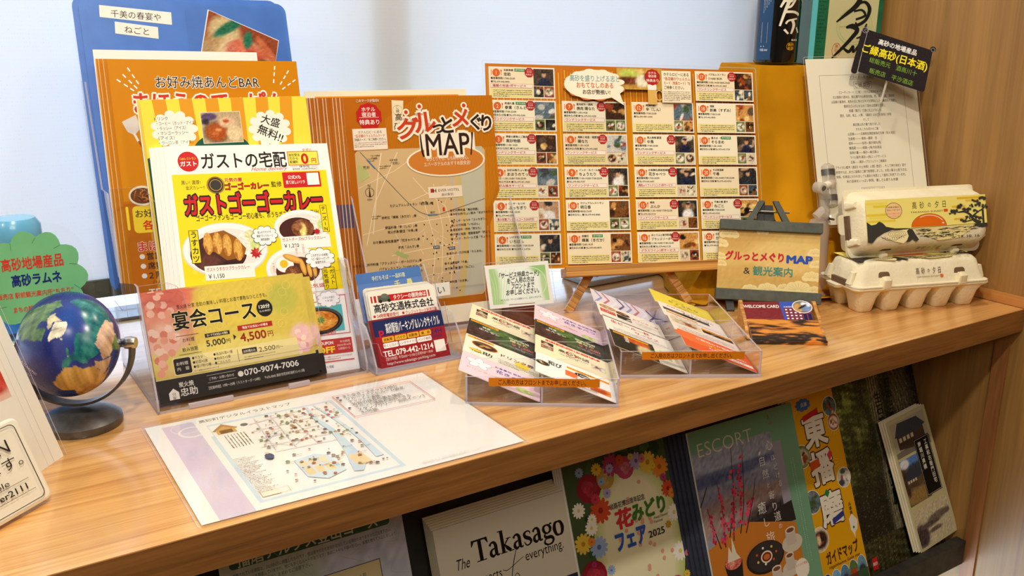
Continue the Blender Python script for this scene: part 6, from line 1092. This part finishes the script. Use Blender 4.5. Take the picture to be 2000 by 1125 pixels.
# cloud-shaped sign in front of the soda bottle
a, b, n = axes(-33, 12); pc = Vector((-1.2745, .338, .070)); pc = pc + a * .012 + Vector((0, 0, .009)); mC = frame((*pc, -33, 12, 7)); gc = []
for k in range(11):
    t0 = 6.283 * k / 11
    for j in range(7): t = t0 - .285 + .57 * j / 6; rr_ = .038 + .006 * math.sin(math.pi * j / 6); gc.append((.05 + 1.18 * rr_ * math.cos(t), .052 + 1.12 * rr_ * math.sin(t)))
gcol = mat('green_card', (112, 186, 128), .6, noise=(40, (106, 180, 122)))
o = MB().prism(gc, 0, .0005).build('cloud_sign', gcol); o.matrix_world = mC; tag(o, 'green cloud-shaped sign with red and navy lettering beside the globe', 'sign')
I = Ink(); RD = (206, 50, 40)
for k in range(11): t = 6.283 * (k + .5) / 11; c_, s_ = math.cos(t), math.sin(t); I.curve([(50 + 44.6 * c_, 52 + 42 * s_, .3), (50 + 38 * c_ - 3 * s_, 52 + 36 * s_ + 3 * c_, .3)], .3, (60, 90, 66), 2)
I.text('高砂地場産品', 20, 70, 13, RD, 4, w=60, b=.03); I.text('高砂ラムネ', 28, 54, 12, (30, 44, 110), 4, w=48, b=.05); I.text('販売店 駅前観光案内所“ちちり”', 12, 40, 6, RD, 4, w=74, b=.02); I.text('まちの観光会館“結びん”', 26, 26, 6, RD, 4, w=54, b=.02); I.build('lettering', o, 'inkm')
o2 = MB().prism(rr(-.006, -.004, .106, .108, .045), .0006, .0008).build('film_backing', M['film'], o)
MB().tube([(.05, .002, .01), (.05, .010, -.080)], .0015, 8).build('sign_stick', M['cloudy'], o)
# grey device lying at the foot of the window
dv = thing('grey_keypad', 'flat pale grey plastic device lying on the counter behind the pine easel', 'device', (-.468, .413, 0), R(2))
MB().prism(rr(0, 0, .20, .070, .006), 0, .009).xf(Matrix(((1, 0, 0, 0), (0, 0, 1, 0), (0, -1, 0, .0095), (0, 0, 0, 1)))).build('casing', M['grey'], dv, bevel=.002)
MB().box(.035, .020, .0095, .085, .055, .011).build('key_plate', M['white'], dv, bevel=.0006); MB().lathe([(.001, 0), (.003, 0), (.003, .0012), (.001, .0012)], 16, (.010, .014, .0092)).build('screw', M['gunmetal'], dv)
# ------------------------------------------------------------------ brochures in the rack
RB = (0, .062, -.404)
def broch(name, label, x0, x1, top, n=1, th=.001, m='paper', cat='brochure', roll=0, out=0, bottom=-.008, grp=None, lift=.0022, dx=.0012, lab2=None):
    L = []
    for k in range(n):
        L.append(sheet(name, label if k == 0 else (lab2 or label) % ('second third fourth fifth sixth seventh eighth ninth'.split()[k - 1]), cat, on(RB, 0, 20, x0 - k * dx, bottom, roll, out - k * lift), x1 - x0, top - bottom, m, th, group=grp))
    return L
o = broch('hiking_map', 'pale green hiking course map at the left of the rack', -1.110, -.913, .303, bottom=.007)[0]
I = Ink(); GN = (70, 106, 88); I.rect(0, 0, 197, 296, (206, 206, 190)); I.pic(0, 0, 197, 296, blobs((200, 204, 192), [(.3, .7, .3, .2, (180, 196, 170)), (.8, .8, .3, .2, (196, 200, 214)), (.6, .5, .3, .2, (222, 206, 160))], 5, 8), 30, 1.2); I.rrect(10, 276, 182, 294, 4, GN, 2); I.text('播磨アルプス登山コース', 18, 284, 16, (226, 232, 220), 4, w=150, b=.02)
for i in range(4): I.text(('掲載されている情報は、2023年6月に調査したものです。登山道や付近の状況が変化している場合がありますのでご注意下さい。', '一般的なルートを掲載していますが、他にも多くのルートがあります。事前に十分な下調べを行い、装備を整えて入山しましょう。', '体調や天候等により変化しますのでご注意下さい。', 'すのでご了承ください。')[i], 12, 270 - i * 5.4, 4.2, (60, 60, 60), 4, w=(170, 176, 80, 40)[i], res=2)
I.rect(60, 170, 164, 244, (214, 200, 150), 2); I.frame(60, 170, 164, 244, .8, (60, 60, 90), 3); I.disc(108, 232, 2, 2, (40, 50, 90), 4); I.text('成井フロッシュ前', 112, 232, 5, (60, 56, 50), 4, w=34); rs = random.Random(6)
for k in range(40): x, y = rs.uniform(4, 190), rs.uniform(170, 268); I.curve([(x, y), (x + rs.uniform(-20, 20), y + rs.uniform(-14, 14)), (x + rs.uniform(-30, 30), y + rs.uniform(-24, 24))], .4, (176, 176, 164), 1.6, 3)
I.build('printing', o)
o = sheet('yellow_leaflet', 'small yellow leaflet edge low down beside the town magazine', 'leaflet', on(RB, 0, 20, -.955, -.008, 0, .004), .072, .162, mat('yellow_card', (216, 180, 40), .6, noise=(20, (208, 170, 36))))
Ls = broch('town_magazine', 'white and navy Takasago town magazine, front copy of a thick stack', -.882, -.705, .262, 7, .0022, 'cream', 'magazine', grp='Takasago magazines stacked in the rack', lift=.0028, out=.003, dx=.0002, lab2='Takasago magazine, %s copy in the stack, cream page edge showing'); o = Ls[0]
for q in Ls[1:]: 
    for v in q.data.vertices: v.co.z += .0022 * Ls.index(q)
I = Ink(); I.rect(0, 0, 177, 270, (226, 220, 200)); I.poly([(0, 0), (177, 0), (177, 172), (0, 172)], (46, 52, 76), 1.5); K = (24, 22, 20)
# serif lettering: sans glyphs with slab feet
def serif(t, x, y, h, w_, l, b=.05, ital=0):
    I.text(t, x, y, h, K, l, w=w_, b=b, sh=ital)
def roman(ch, x, y, s):      # bold roman letters drawn with thick and thin strokes
    C = lambda p: I.curve([(x + a_ * s, y + b_ * s, w_ * s) for a_, b_, w_ in p], 1, K, 4); B = lambda *q: I.rect(x + q[0] * s, y + q[1] * s, x + q[2] * s, y + q[3] * s, K, 4)
    if ch == 'T': B(.26, 0, .40, .74); B(.02, .68, .64, .74); B(.14, 0, .52, .035); I.poly([(x + .02 * s, y + .74 * s), (x + .0 * s, y + .54 * s), (x + .03 * s, y + .54 * s), (x + .13 * s, y + .69 * s)], K, 4.2); I.poly([(x + .64 * s, y + .74 * s), (x + .66 * s, y + .54 * s), (x + .63 * s, y + .54 * s), (x + .53 * s, y + .69 * s)], K, 4.2); return .62
    if ch == 'a': C([(.07, .38, .10), (.13, .46, .06), (.24, .47, .09), (.30, .36, .13), (.30, .10, .13), (.36, .02, .06), (.43, .05, .03)]); C([(.28, .28, .03), (.12, .22, .08), (.08, .10, .12), (.16, .02, .09), (.28, .09, .03)]); return .43
    if ch == 'k': B(.08, 0, .21, .78); B(.0, .745, .14, .78); B(.02, 0, .28, .035); C([(.18, .22, .03), (.30, .36, .05), (.42, .46, .04)]); B(.30, .445, .50, .475); C([(.22, .27, .05), (.32, .14, .13), (.44, .03, .11)]); B(.36, 0, .56, .035); return .52
    if ch == 's': C([(.32, .36, .03), (.30, .45, .05), (.18, .475, .05), (.08, .40, .10), (.12, .29, .13), (.26, .21, .13), (.32, .11, .10), (.24, .02, .05), (.12, .015, .05), (.06, .10, .04), (.05, .15, .03)]); return .37
    if ch == 'g': C([(.22, .47, .05), (.10, .43, .09), (.07, .32, .12), (.12, .22, .09), (.22, .18, .05), (.32, .23, .09), (.36, .33, .12), (.31, .43, .09), (.22, .47, .05)]); C([(.30, .43, .03), (.38, .48, .05), (.44, .46, .07)]); C([(.14, .19, .04), (.08, .11, .08), (.16, .04, .11), (.34, .02, .12), (.42, -.08, .10), (.34, -.19, .07), (.18, -.21, .05), (.05, -.14, .09), (.08, -.03, .05), (.18, .02, .04)]); return .45
    if ch == 'o': C([(.24, .47, .05), (.12, .42, .11), (.07, .24, .15), (.12, .05, .11), (.24, .0, .05), (.36, .05, .11), (.41, .24, .15), (.36, .42, .11), (.24, .47, .05)]); return .47
x_ = 43
for ch_ in 'Takasago': x_ += roman(ch_, x_, 221.5, 33.5) * 33.5 + .2
serif('The', 21, 226, 17, 18, 4, .0, .25); serif('connects', 36, 203, 16, 40, 4, .0); serif('everything.', 110, 211, 16, 54, 4, .0)
I.curve([(100, 222, .8), (95, 212, 1.1), (89, 196, 1), (86, 180, .9), (85, 172, .7), (88, 169, .6), (89, 172, .5)], 1, K, 6); I.curve([(78, 204, .7), (84, 202, .8), (100, 208, .7), (108, 211, .5)], 1, K, 6); I.curve([(93, 194, .8), (91, 190, .9), (94, 187, .9), (98, 191, .9), (96, 195, .8), (93, 194, .7)], 1, K, 6); I.build('printing', o)
Ls = broch('flower_festival_brochure', 'flower-bordered festival brochure between the town magazine and the magazine with plum blossom', -.700, -.500, .288, 5, .0012, 'paper', grp='flower festival brochures in the rack', lift=.0016, dx=.0022, lab2='flower festival brochure, %s copy, only its left edge showing'); o = Ls[0]
I = Ink(); I.rect(0, 0, 200, 296, (70, 90, 56)); rs = random.Random(15)
FC = [((196, 60, 80), (150, 34, 54)), ((206, 80, 46), (150, 40, 30)), ((232, 196, 70), (190, 140, 40)), ((246, 240, 226), (220, 206, 120)), ((176, 160, 206), (110, 90, 150)), ((214, 120, 140), (180, 70, 100)), ((226, 140, 50), (190, 96, 30)), ((150, 176, 214), (90, 110, 170)), ((214, 186, 110), (186, 150, 70)), ((170, 60, 110), (120, 30, 70))]
def flower(x, y, r, c, l, n=12):
    for k in range(n): t = 6.283 * k / n; I.disc(x + r * .62 * math.cos(t), y + r * .62 * math.sin(t), r * .42, r * .2, c[0], l + (k % 2) * .2, 8, math.degrees(t))
    I.disc(x, y, r * .45, r * .45, c[0], l + .3, 12); I.disc(x, y, r * .24, r * .24, c[1], l + .5, 10)
def rose(x, y, r, c, l):
    I.disc(x, y, r, r, c[1], l, 16)
    for k in range(9): t = k * 2.4; q = r * (.72 - k * .07); I.disc(x + q * .5 * math.cos(t), y + q * .5 * math.sin(t), q * .62, q * .5, tuple(int(c[0][i] * (.8 + .05 * (k % 5))) for i in range(3)), l + .1 + k * .05, 12, k * 50)
for k in range(120): t = rs.uniform(0, 6.283); q = rs.uniform(.92, 1.2); I.disc(95 + 72 * q * math.cos(t), 170 + 128 * q * math.sin(t), rs.uniform(5, 11), rs.uniform(3, 6), rs.choice([(50, 80, 44), (74, 104, 58), (40, 66, 40)]), 2, 8, rs.uniform(0, 180))
for k in range(8): I.disc(97, 172, 70 - k * 2.4, 110 - k * 3, tuple(int(a_ + (b_ - a_) * k / 7) for a_, b_ in zip((190, 200, 120), (232, 226, 186))), 2.6 + k * .05, 40)
for i, (x, y, r, k) in enumerate(((34, 262, 22, 0), (14, 240, 12, 3), (46, 232, 20, 1), (28, 215, 12, 3), (12, 200, 16, 2), (34, 190, 17, 7), (20, 158, 24, 0), (46, 158, 8, 7), (62, 268, 17, 8), (78, 282, 18, 9), (106, 274, 18, 5), (132, 278, 14, 4), (156, 272, 18, 2), (180, 262, 18, 6), (190, 232, 14, 1), (194, 200, 14, 3), (60, 250, 8, 4), (50, 282, 10, 2), (24, 284, 8, 7), (40, 132, 22, 6), (16, 108, 18, 1), (28, 136, 8, 4), (88, 84, 18, 3), (120, 78, 14, 5), (146, 86, 18, 2), (172, 108, 18, 5), (192, 150, 16, 3), (52, 92, 14, 6))):
    x = x if x < 60 else 60 + (x - 60) * .74; r *= .8; (rose if k in (0, 8, 5) and r > 10 else flower)(x, y, r, FC[k], 4 + i * .12)
for i in range(26): t = 6.283 * i / 26; flower(96 + 74 * math.cos(t), 172 + 114 * math.sin(t), rs.uniform(4, 7.5), FC[(i * 3) % 10], 7 + i * .05)
for x, y, r in ((28, 74, 30), (146, 86, 28), (90, 50, 26)): I.disc(x, y, r, r, (236, 232, 220), 8)
I.discpic(28, 74, 28, 28, blobs((170, 80, 110), [(.5, .9, .5, .2, (150, 180, 200)), (.7, .5, .3, .3, (196, 150, 60)), (.3, .4, .2, .2, (220, 120, 150)), (.4, .7, .3, .1, (90, 130, 60))], 3, 24), 12, 9); I.discpic(146, 86, 26, 26, blobs((24, 24, 50), [(.5, .7, .15, .15, (200, 70, 90)), (.3, .8, .1, .1, (220, 150, 160)), (.6, .2, .3, .12, (206, 190, 120))], 3, 8), 12, 9); I.discpic(90, 50, 24, 24, blobs((150, 190, 220), [(.5, .3, .5, .2, (200, 90, 120))], 3, 10), 10, 9)
for k in range(26): x, y = 104 + rs.gauss(0, 14), 190 + rs.gauss(0, 34); I.disc(x, y, 2.8, 2.8, (226, 160, 140), 6, 8)
I.text('淡路花博25周年記念', 60, 252 - 20, 8, (60, 60, 60), 8, w=56, b=.02, rot=0); I.text('花', 66, 214, 25, (206, 54, 60), 8, b=.07, w=25, al='l'); I.text('みどり', 92, 216, 24, (70, 120, 44), 8, b=.075, w=54); I.text('フェア', 60, 188, 26, (50, 90, 176), 8, b=.08, w=48); I.text('Awaji Flower', 124, 202, 5, (90, 100, 80), 8, w=24); I.text('Festival', 124, 197, 5, (90, 100, 80), 8, w=14); I.text('2025', 112, 184, 12, (50, 50, 50), 8, w=26, b=.03); I.burst(146, 188, 5.4, (190, 150, 40), 8, 8, .7)
I.build('printing', o)
Ls = broch('travel_magazine', 'green-bordered travel magazine with plum blossom cover, front copy of its stack', -.514, -.316, .289, 6, .0030, 'paper', 'magazine', grp='travel magazines with plum blossom in the rack', out=.022, lift=.0042, dx=.0045, lab2='plum blossom travel magazine, %s copy, dark spine edge showing'); o = Ls[0]
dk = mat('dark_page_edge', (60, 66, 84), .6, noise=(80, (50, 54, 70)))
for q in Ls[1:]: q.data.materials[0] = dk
I = Ink(); I.rect(0, 0, 198, 297, (112, 160, 128)); I.pic(0, 140, 164, 268, blobs((150, 156, 176), [(.5, 1, .7, .2, (146, 152, 170)), (.2, .70, .5, .07, (78, 86, 120)), (.7, .74, .5, .04, (90, 100, 134)), (.4, .5, .7, .14, (126, 128, 150)), (.5, .28, .7, .22, (150, 128, 124)), (.8, .05, .4, .25, (56, 48, 52))], 6, 10), 44, 1.5); I.rect(148, 200, 164, 268, (112, 160, 128), 1.7); I.poly([(140, 268), (150, 266), (158, 260), (162, 252), (164, 240), (166, 268)], (112, 160, 128), 1.8); I.pic(148, 140, 164, 252, lambda u, v: np.stack([150 + 0 * u - 90 * (v < .25), 146 - 80 * (v < .25) + 0 * u, 160 - 90 * (v < .25) + 0 * u], -1), 4, 1.9)
I.poly([(0, 144), (40, 156), (80, 160), (164, 138), (176, 0), (0, 0)], (196, 120, 44), 2.4); I.poly([(90, 158), (164, 168), (166, 140), (100, 146)], (44, 38, 40), 2.2); I.rect(166, 0, 198, 297, (112, 160, 128), 3)
for p in ([(30, 140), (36, 190), (34, 226)], [(46, 144), (60, 200), (70, 262)], [(22, 140), (14, 176), (10, 196)], [(60, 150), (76, 190), (90, 256)], [(70, 148), (92, 186), (104, 214)], [(0, 200), (16, 222)], [(40, 150), (52, 178), (60, 186)]): I.curve([(x, y, w_) for (x, y), w_ in zip(p, (2, 1.4, .8))], 1, (60, 40, 40), 4)
for (x0, y0, x1, y1, n_) in ((34, 150, 34, 222, 26), (48, 150, 64, 230, 40), (14, 150, 12, 190, 18), (62, 160, 78, 220, 30), (72, 160, 90, 190, 22), (26, 146, 50, 176, 26), (66, 200, 84, 250, 16)):
    for k in range(n_): t = rs.random(); x, y = x0 + (x1 - x0) * t + rs.gauss(0, 2.2), y0 + (y1 - y0) * t + rs.gauss(0, 3); r = rs.uniform(1.2, 2.8); I.disc(x, y, r, r, rs.choice([(196, 44, 76), (214, 70, 100), (170, 30, 60)]), 5, 7)
I.text('ESCORT', 12, 272, 26, (214, 206, 180), 6, w=100, b=-.012)
for t, x, y, h in (('心', 140, 250, 15), ('ほ', 144, 232, 9), ('ど', 146, 219, 9), ('け', 147, 207, 9), ('る', 148, 195, 9), ('自', 122, 232, 14), ('然', 124, 214, 13), ('と', 126, 198, 7), ('寄', 128, 184, 12), ('り', 130, 168, 13), ('道', 132, 154, 14), ('の', 134, 140, 8), ('癒', 106, 172, 17), ('し', 110, 152, 14), ('旅', 112, 130, 18)): I.text(t, x, y, h, (236, 232, 222), 7, al='c', b=-.005)
I.disc(120, 243, 3, 1.6, (220, 224, 200), 7, rot=50); I.text('3', 146, 288, 9, (196, 60, 50), 7); I.text('2025', 147, 278, 3.6, (196, 60, 50), 7)
for c_ in range(2): I.lines(176 + c_ * 5, 177 + c_ * 5, 222, 56, 2.6, (200, 216, 196), 1.2, 6, c_, 1)
I.disc(96, 108, 36, 21, (40, 36, 36), 4); I.disc(97, 109, 33, 19, (56, 50, 50), 5); I.disc(98, 108, 11, 8, (232, 216, 190), 6); I.disc(98, 108, 8.6, 6, (110, 30, 20), 7); I.disc(98, 108, 6, 4, (196, 110, 50), 8)
for t in range(7): I.disc(98 + 19 * math.cos(t * .9), 110 + 11 * math.sin(t * .9), 2, 1.6, [(214, 80, 50), (226, 196, 110), (236, 232, 220)][t % 3], 8)
I.poly([(22, 118), (54, 118), (48, 78), (28, 78)], (40, 36, 36), 5); I.discpic(38, 118, 15, 9, blobs((196, 96, 80), [(.4, .5, .2, .3, (226, 150, 130))], 3, 24), 8, 6); I.poly([(28, 120), (34, 140), (38, 130), (42, 150), (46, 128), (52, 120)], (226, 214, 190), 7)
for x, y, r in ((150, 116, 15), (140, 84, 13), (112, 74, 14)): I.disc(x, y - 4, r * 1.35, r * .8, (206, 196, 180), 5); I.rrect(x - r * .7, y - 6, x + r * .6, y + 14, 3, (196, 184, 170), 6); I.disc(x, y + 14, r * .65, r * .3, (222, 212, 196), 7); I.disc(x, y + 13.6, r * .5, r * .2, (120, 76, 50), 8)
I.burst(160, 74, 14, (236, 228, 214), 9, 20, .95); I.text('おでかけ情報', 160, 80, 4, (190, 90, 80), 10, al='c'); I.build('printing', o)
Ls = broch('guide_map', 'yellow Higashiharima guide map with large outlined characters, front copy', -.309, -.209, .290, 3, .0010, 'paper', 'guide map', out=.012, grp='yellow guide maps in the rack', lift=.0028, dx=.004, roll=1.5, lab2='yellow guide map, %s copy, edge showing at its left'); o = Ls[0]
I = Ink(); YL = (226, 166, 18); I.rect(0, 0, 100, 298, YL); K = (60, 30, 30); CR = (238, 232, 214)
for x, y, a_ in ((6, 268, 40), (94, 250, 200), (4, 178, 10), (96, 190, 160), (6, 140, 30), (2, 96, 20)):
    for k in range(6): t = R(a_ + k * 16); I.poly([(x, y), (x + 22 * math.cos(t), y + 22 * math.sin(t)), (x + 22 * math.cos(t + .05), y + 22 * math.sin(t + .05))], (236, 196, 70), 2)
I.cloud(34, 286, 16, 9, (60, 110, 190), 3, 9, 2); I.text('兵庫', 36, 286, 7, CR, 5, al='c')
for t, y in (('東', 246), ('播', 192), ('磨', 132)): I.text(t, 48 if t != '磨' else 50, y, 50, CR, 7, al='c', b=.055, ol=K, ow=.035, w=46)
I.poly([(28, 270), (62, 276), (62, 268), (28, 262)], (196, 40, 44), 9); I.poly([(24, 204), (44, 206), (44, 194), (24, 192)], (206, 84, 30), 9); I.poly([(62, 206), (70, 212), (74, 206), (66, 196)], (214, 60, 80), 9); I.poly([(40, 154), (46, 160), (52, 154), (46, 148)], (40, 130, 70), 9); I.poly([(46, 116), (72, 122), (72, 114), (46, 108)], (50, 60, 140), 9)
for x, y, r, c_ in ((88, 272, 14, 'shop'), (90, 248, 12, 'food'), (12, 216, 16, 'food'), (88, 166, 14, 'shop'), (14, 150, 16, 'shop'), (14, 96, 17, 'food')): I.disc(x, y, r + 1, r + 1, CR, 4); I.discpic(x, y, r, r, auto(c_, int(x + y)), 9, 5)
I.text('兵庫県', 88, 126, 6, K, 7, al='c', vert=True, b=.02); I.poly([(80, 106), (88, 112), (98, 100), (94, 88), (88, 84), (86, 76), (84, 84), (80, 90)], CR, 5); I.disc(87, 92, 2, 2, (40, 130, 90), 7)
I.text('ガイドマップ', 18, 66, 19, (80, 36, 40), 7, w=70, b=.06); I.text('Higashiharima Guide map', 20, 53, 6, (80, 36, 40), 7, w=68, b=.01)
for k in range(5): I.disc(12 + k * 19, 30 + k * 1, 11, 17, CR, 5); I.discpic(12 + k * 19, 30 + k * 1, 10, 16, blobs([(70, 60, 90), (120, 170, 210), (90, 130, 160), (90, 120, 70), (110, 150, 180)][k], [(.5, .3, .4, .3, [(200, 80, 40), (200, 220, 230), (60, 70, 90), (190, 60, 40), (50, 60, 60)][k])], k, 12), 8, 6); I.rect(1 + k * 19, 0, 23 + k * 19, 30, [(206, 80, 40), (150, 190, 220), (80, 90, 100), (110, 60, 50), (60, 90, 60)][k], 6.5)
I.build('printing', o)
o = broch('shrine_poster', 'dark forest shrine booklet with a large tree trunk, beside the yellow guide map', -.215, -.005, .289, 1, .0015, 'paper', 'booklet')[0]
I = Ink(); 
def forest(u, v):
    n1 = fbm(u * 3, v * 4, 3, 9, 5); n2 = fbm(u * 8, v * 10, 5, 14, 4); rs2 = np.random.RandomState(3)
    leaf = np.clip((v - .35) * 2.2, 0, 1) * np.clip(1.1 - u * 1.4, 0, 1); c = np.stack([38 + 0 * u, 34 + 0 * u, 22 + 0 * u], -1) + (leaf * (34 + 52 * np.clip(n1 + n2 * .6 + .3, 0, 1.6)))[..., None] * np.array([1.2, 1.4, .6])
    tx = .50 + .04 * (1 - v); tw = .085 - .02 * v; tr_ = np.exp(-((u - tx) / tw) ** 4) * (v > .16); bark = 118 + 50 * (fbm(u * 20, v * 5, 7, 12, 4)); c = c * (1 - tr_[..., None]) + tr_[..., None] * np.stack([bark, bark * .94, bark * .72], -1)
    t2 = np.exp(-((u - .80) / .13) ** 4) * (v > .45); b2 = 96 + 46 * fbm(u * 18, v * 8, 9, 12, 4); c = c * (1 - t2[..., None]) + t2[..., None] * np.stack([b2, b2 * .92, b2 * .66], -1)
    gr = (v < .2); c = np.where(gr[..., None], np.stack([60 + 24 * n2, 56 + 22 * n2, 30 + 14 * n2], -1), c); return c + (rs2.rand(*u.shape) > .93)[..., None] * 50 * (np.abs(n1) > .3)[..., None] + rs2.randn(*u.shape)[..., None] * 9
I.pic(0, 0, 210, 297, forest, 150, 1); I.text('生石神社', 112, 262, 18, (30, 24, 20), 4, al='c', b=.03, vert=True); I.text('石乃寶殿', 118, 196, 28, (20, 16, 14), 4, al='c', b=.05, vert=True); I.text('乃', 118, 168, 28, (190, 30, 24), 6, al='c', b=.05); I.text('日本三奇', 140, 280, 17, (30, 24, 20), 4, al='c', b=.02, vert=True)
for c_ in range(4): I.lines(168 + c_ * 7, 169.5 + c_ * 7, 288, 40, 3, (40, 34, 28), 1.8, 4, c_, 1)
I.rect(30, 16, 42, 34, (206, 40, 40), 4); I.text('高砂', 36, 25, 5.6, (240, 220, 210), 5, al='c', b=.02); I.build('printing', o)
Ls = []
for k in range(4):
    Ls.append(sheet('heritage_leaflet', ['slim grey heritage leaflet with old house photos, front copy on the rack lip', 'heritage leaflet, second copy with its pale edge showing', 'heritage leaflet, third copy with its pale edge showing', 'heritage leaflet, rearmost copy at the back of its stack'][k], 'leaflet', on((0, .045, -.390), 0, 21, -.096 - k * .003, .004 + k * .001, 5.5, -k * .0022), .0985, .206, 'cream', .0010, group='heritage leaflets at the right of the rack'))
o = Ls[0]; I = Ink(); I.rect(0, 0, 98.5, 206, (196, 186, 140)); HS = blobs((150, 150, 140), [(.5, .2, .6, .35, (84, 70, 60)), (.55, .62, .5, .16, (70, 74, 84)), (.3, .72, .12, .2, (90, 96, 104)), (.5, .42, .4, .07, (190, 176, 150)), (.35, .2, .06, .2, (196, 186, 160)), (.7, .25, .06, .2, (60, 50, 44))], 3, 8)
I.pic(4, 146, 92, 200, HS, 40, 2); I.pic(4, 70, 60, 142, blobs((110, 90, 70), [(.5, .95, .6, .16, (90, 130, 190)), (.2, .9, .2, .1, (226, 226, 226)), (.6, .7, .4, .14, (60, 64, 76)), (.6, .5, .4, .12, (130, 110, 84)), (.5, .16, .6, .16, (150, 120, 70)), (.1, .5, .1, .3, (70, 50, 44))], 3, 8), 34, 2)
I.pic(4, 4, 92, 62, blobs((196, 184, 150), [(.1, .3, .2, .3, (70, 56, 60)), (.4, .5, .3, .08, (90, 76, 70)), (.7, .6, .35, .1, (110, 96, 84)), (.5, .3, .2, .06, (100, 84, 76))], 5, 12), 40, 2); I.rect(50, 72, 89, 162, (20, 18, 18), 4); I.frame(51.4, 73.4, 87.6, 160.6, .5, (214, 206, 180), 5); I.text('工楽松右衛門旧宅', 78, 152, 8.6, (236, 230, 214), 6, al='c', vert=True, b=.01); I.text('南堀川遺構', 62, 152, 8.6, (236, 230, 214), 6, al='c', vert=True, b=.01)

def house(x, y, s, wall, roof, l):
    I.poly([(x, y), (x + 40 * s, y - 6 * s), (x + 62 * s, y + 2 * s), (x + 62 * s, y + 20 * s), (x + 40 * s, y + 16 * s), (x, y + 20 * s)], wall, l); I.poly([(x - 4 * s, y + 18 * s), (x + 40 * s, y + 13 * s), (x + 68 * s, y + 20 * s), (x + 52 * s, y + 34 * s), (x + 8 * s, y + 36 * s)], roof, l + .4)
    for k in range(4): I.rect(x + (4 + k * 9) * s, y + 9 * s, x + (10 + k * 9) * s, y + 15 * s, (206, 196, 170), l + .8)
    for k in range(12): I.rect(x + (2 + k * 3.2) * s, y - 3 * s, x + (2.7 + k * 3.2) * s, y + 7 * s, (34, 28, 24), l + .8)
    for k in range(9): I.line([(x + (2 + k * 6) * s, y + 19 * s), (x + (8 + k * 5.4) * s, y + 34 * s)], .3, (40, 42, 50), l + 1)
I.rect(4, 146, 92, 200, (176, 170, 146), 2.1); I.poly([(4, 146), (92, 146), (92, 160), (4, 154)], (120, 110, 96), 2.15)
house(14, 158, 1.1, (78, 62, 52), (66, 70, 80), 2.2); house(10, 98, .68, (96, 74, 52), (58, 62, 74), 2.2)
I.build('printing', o)
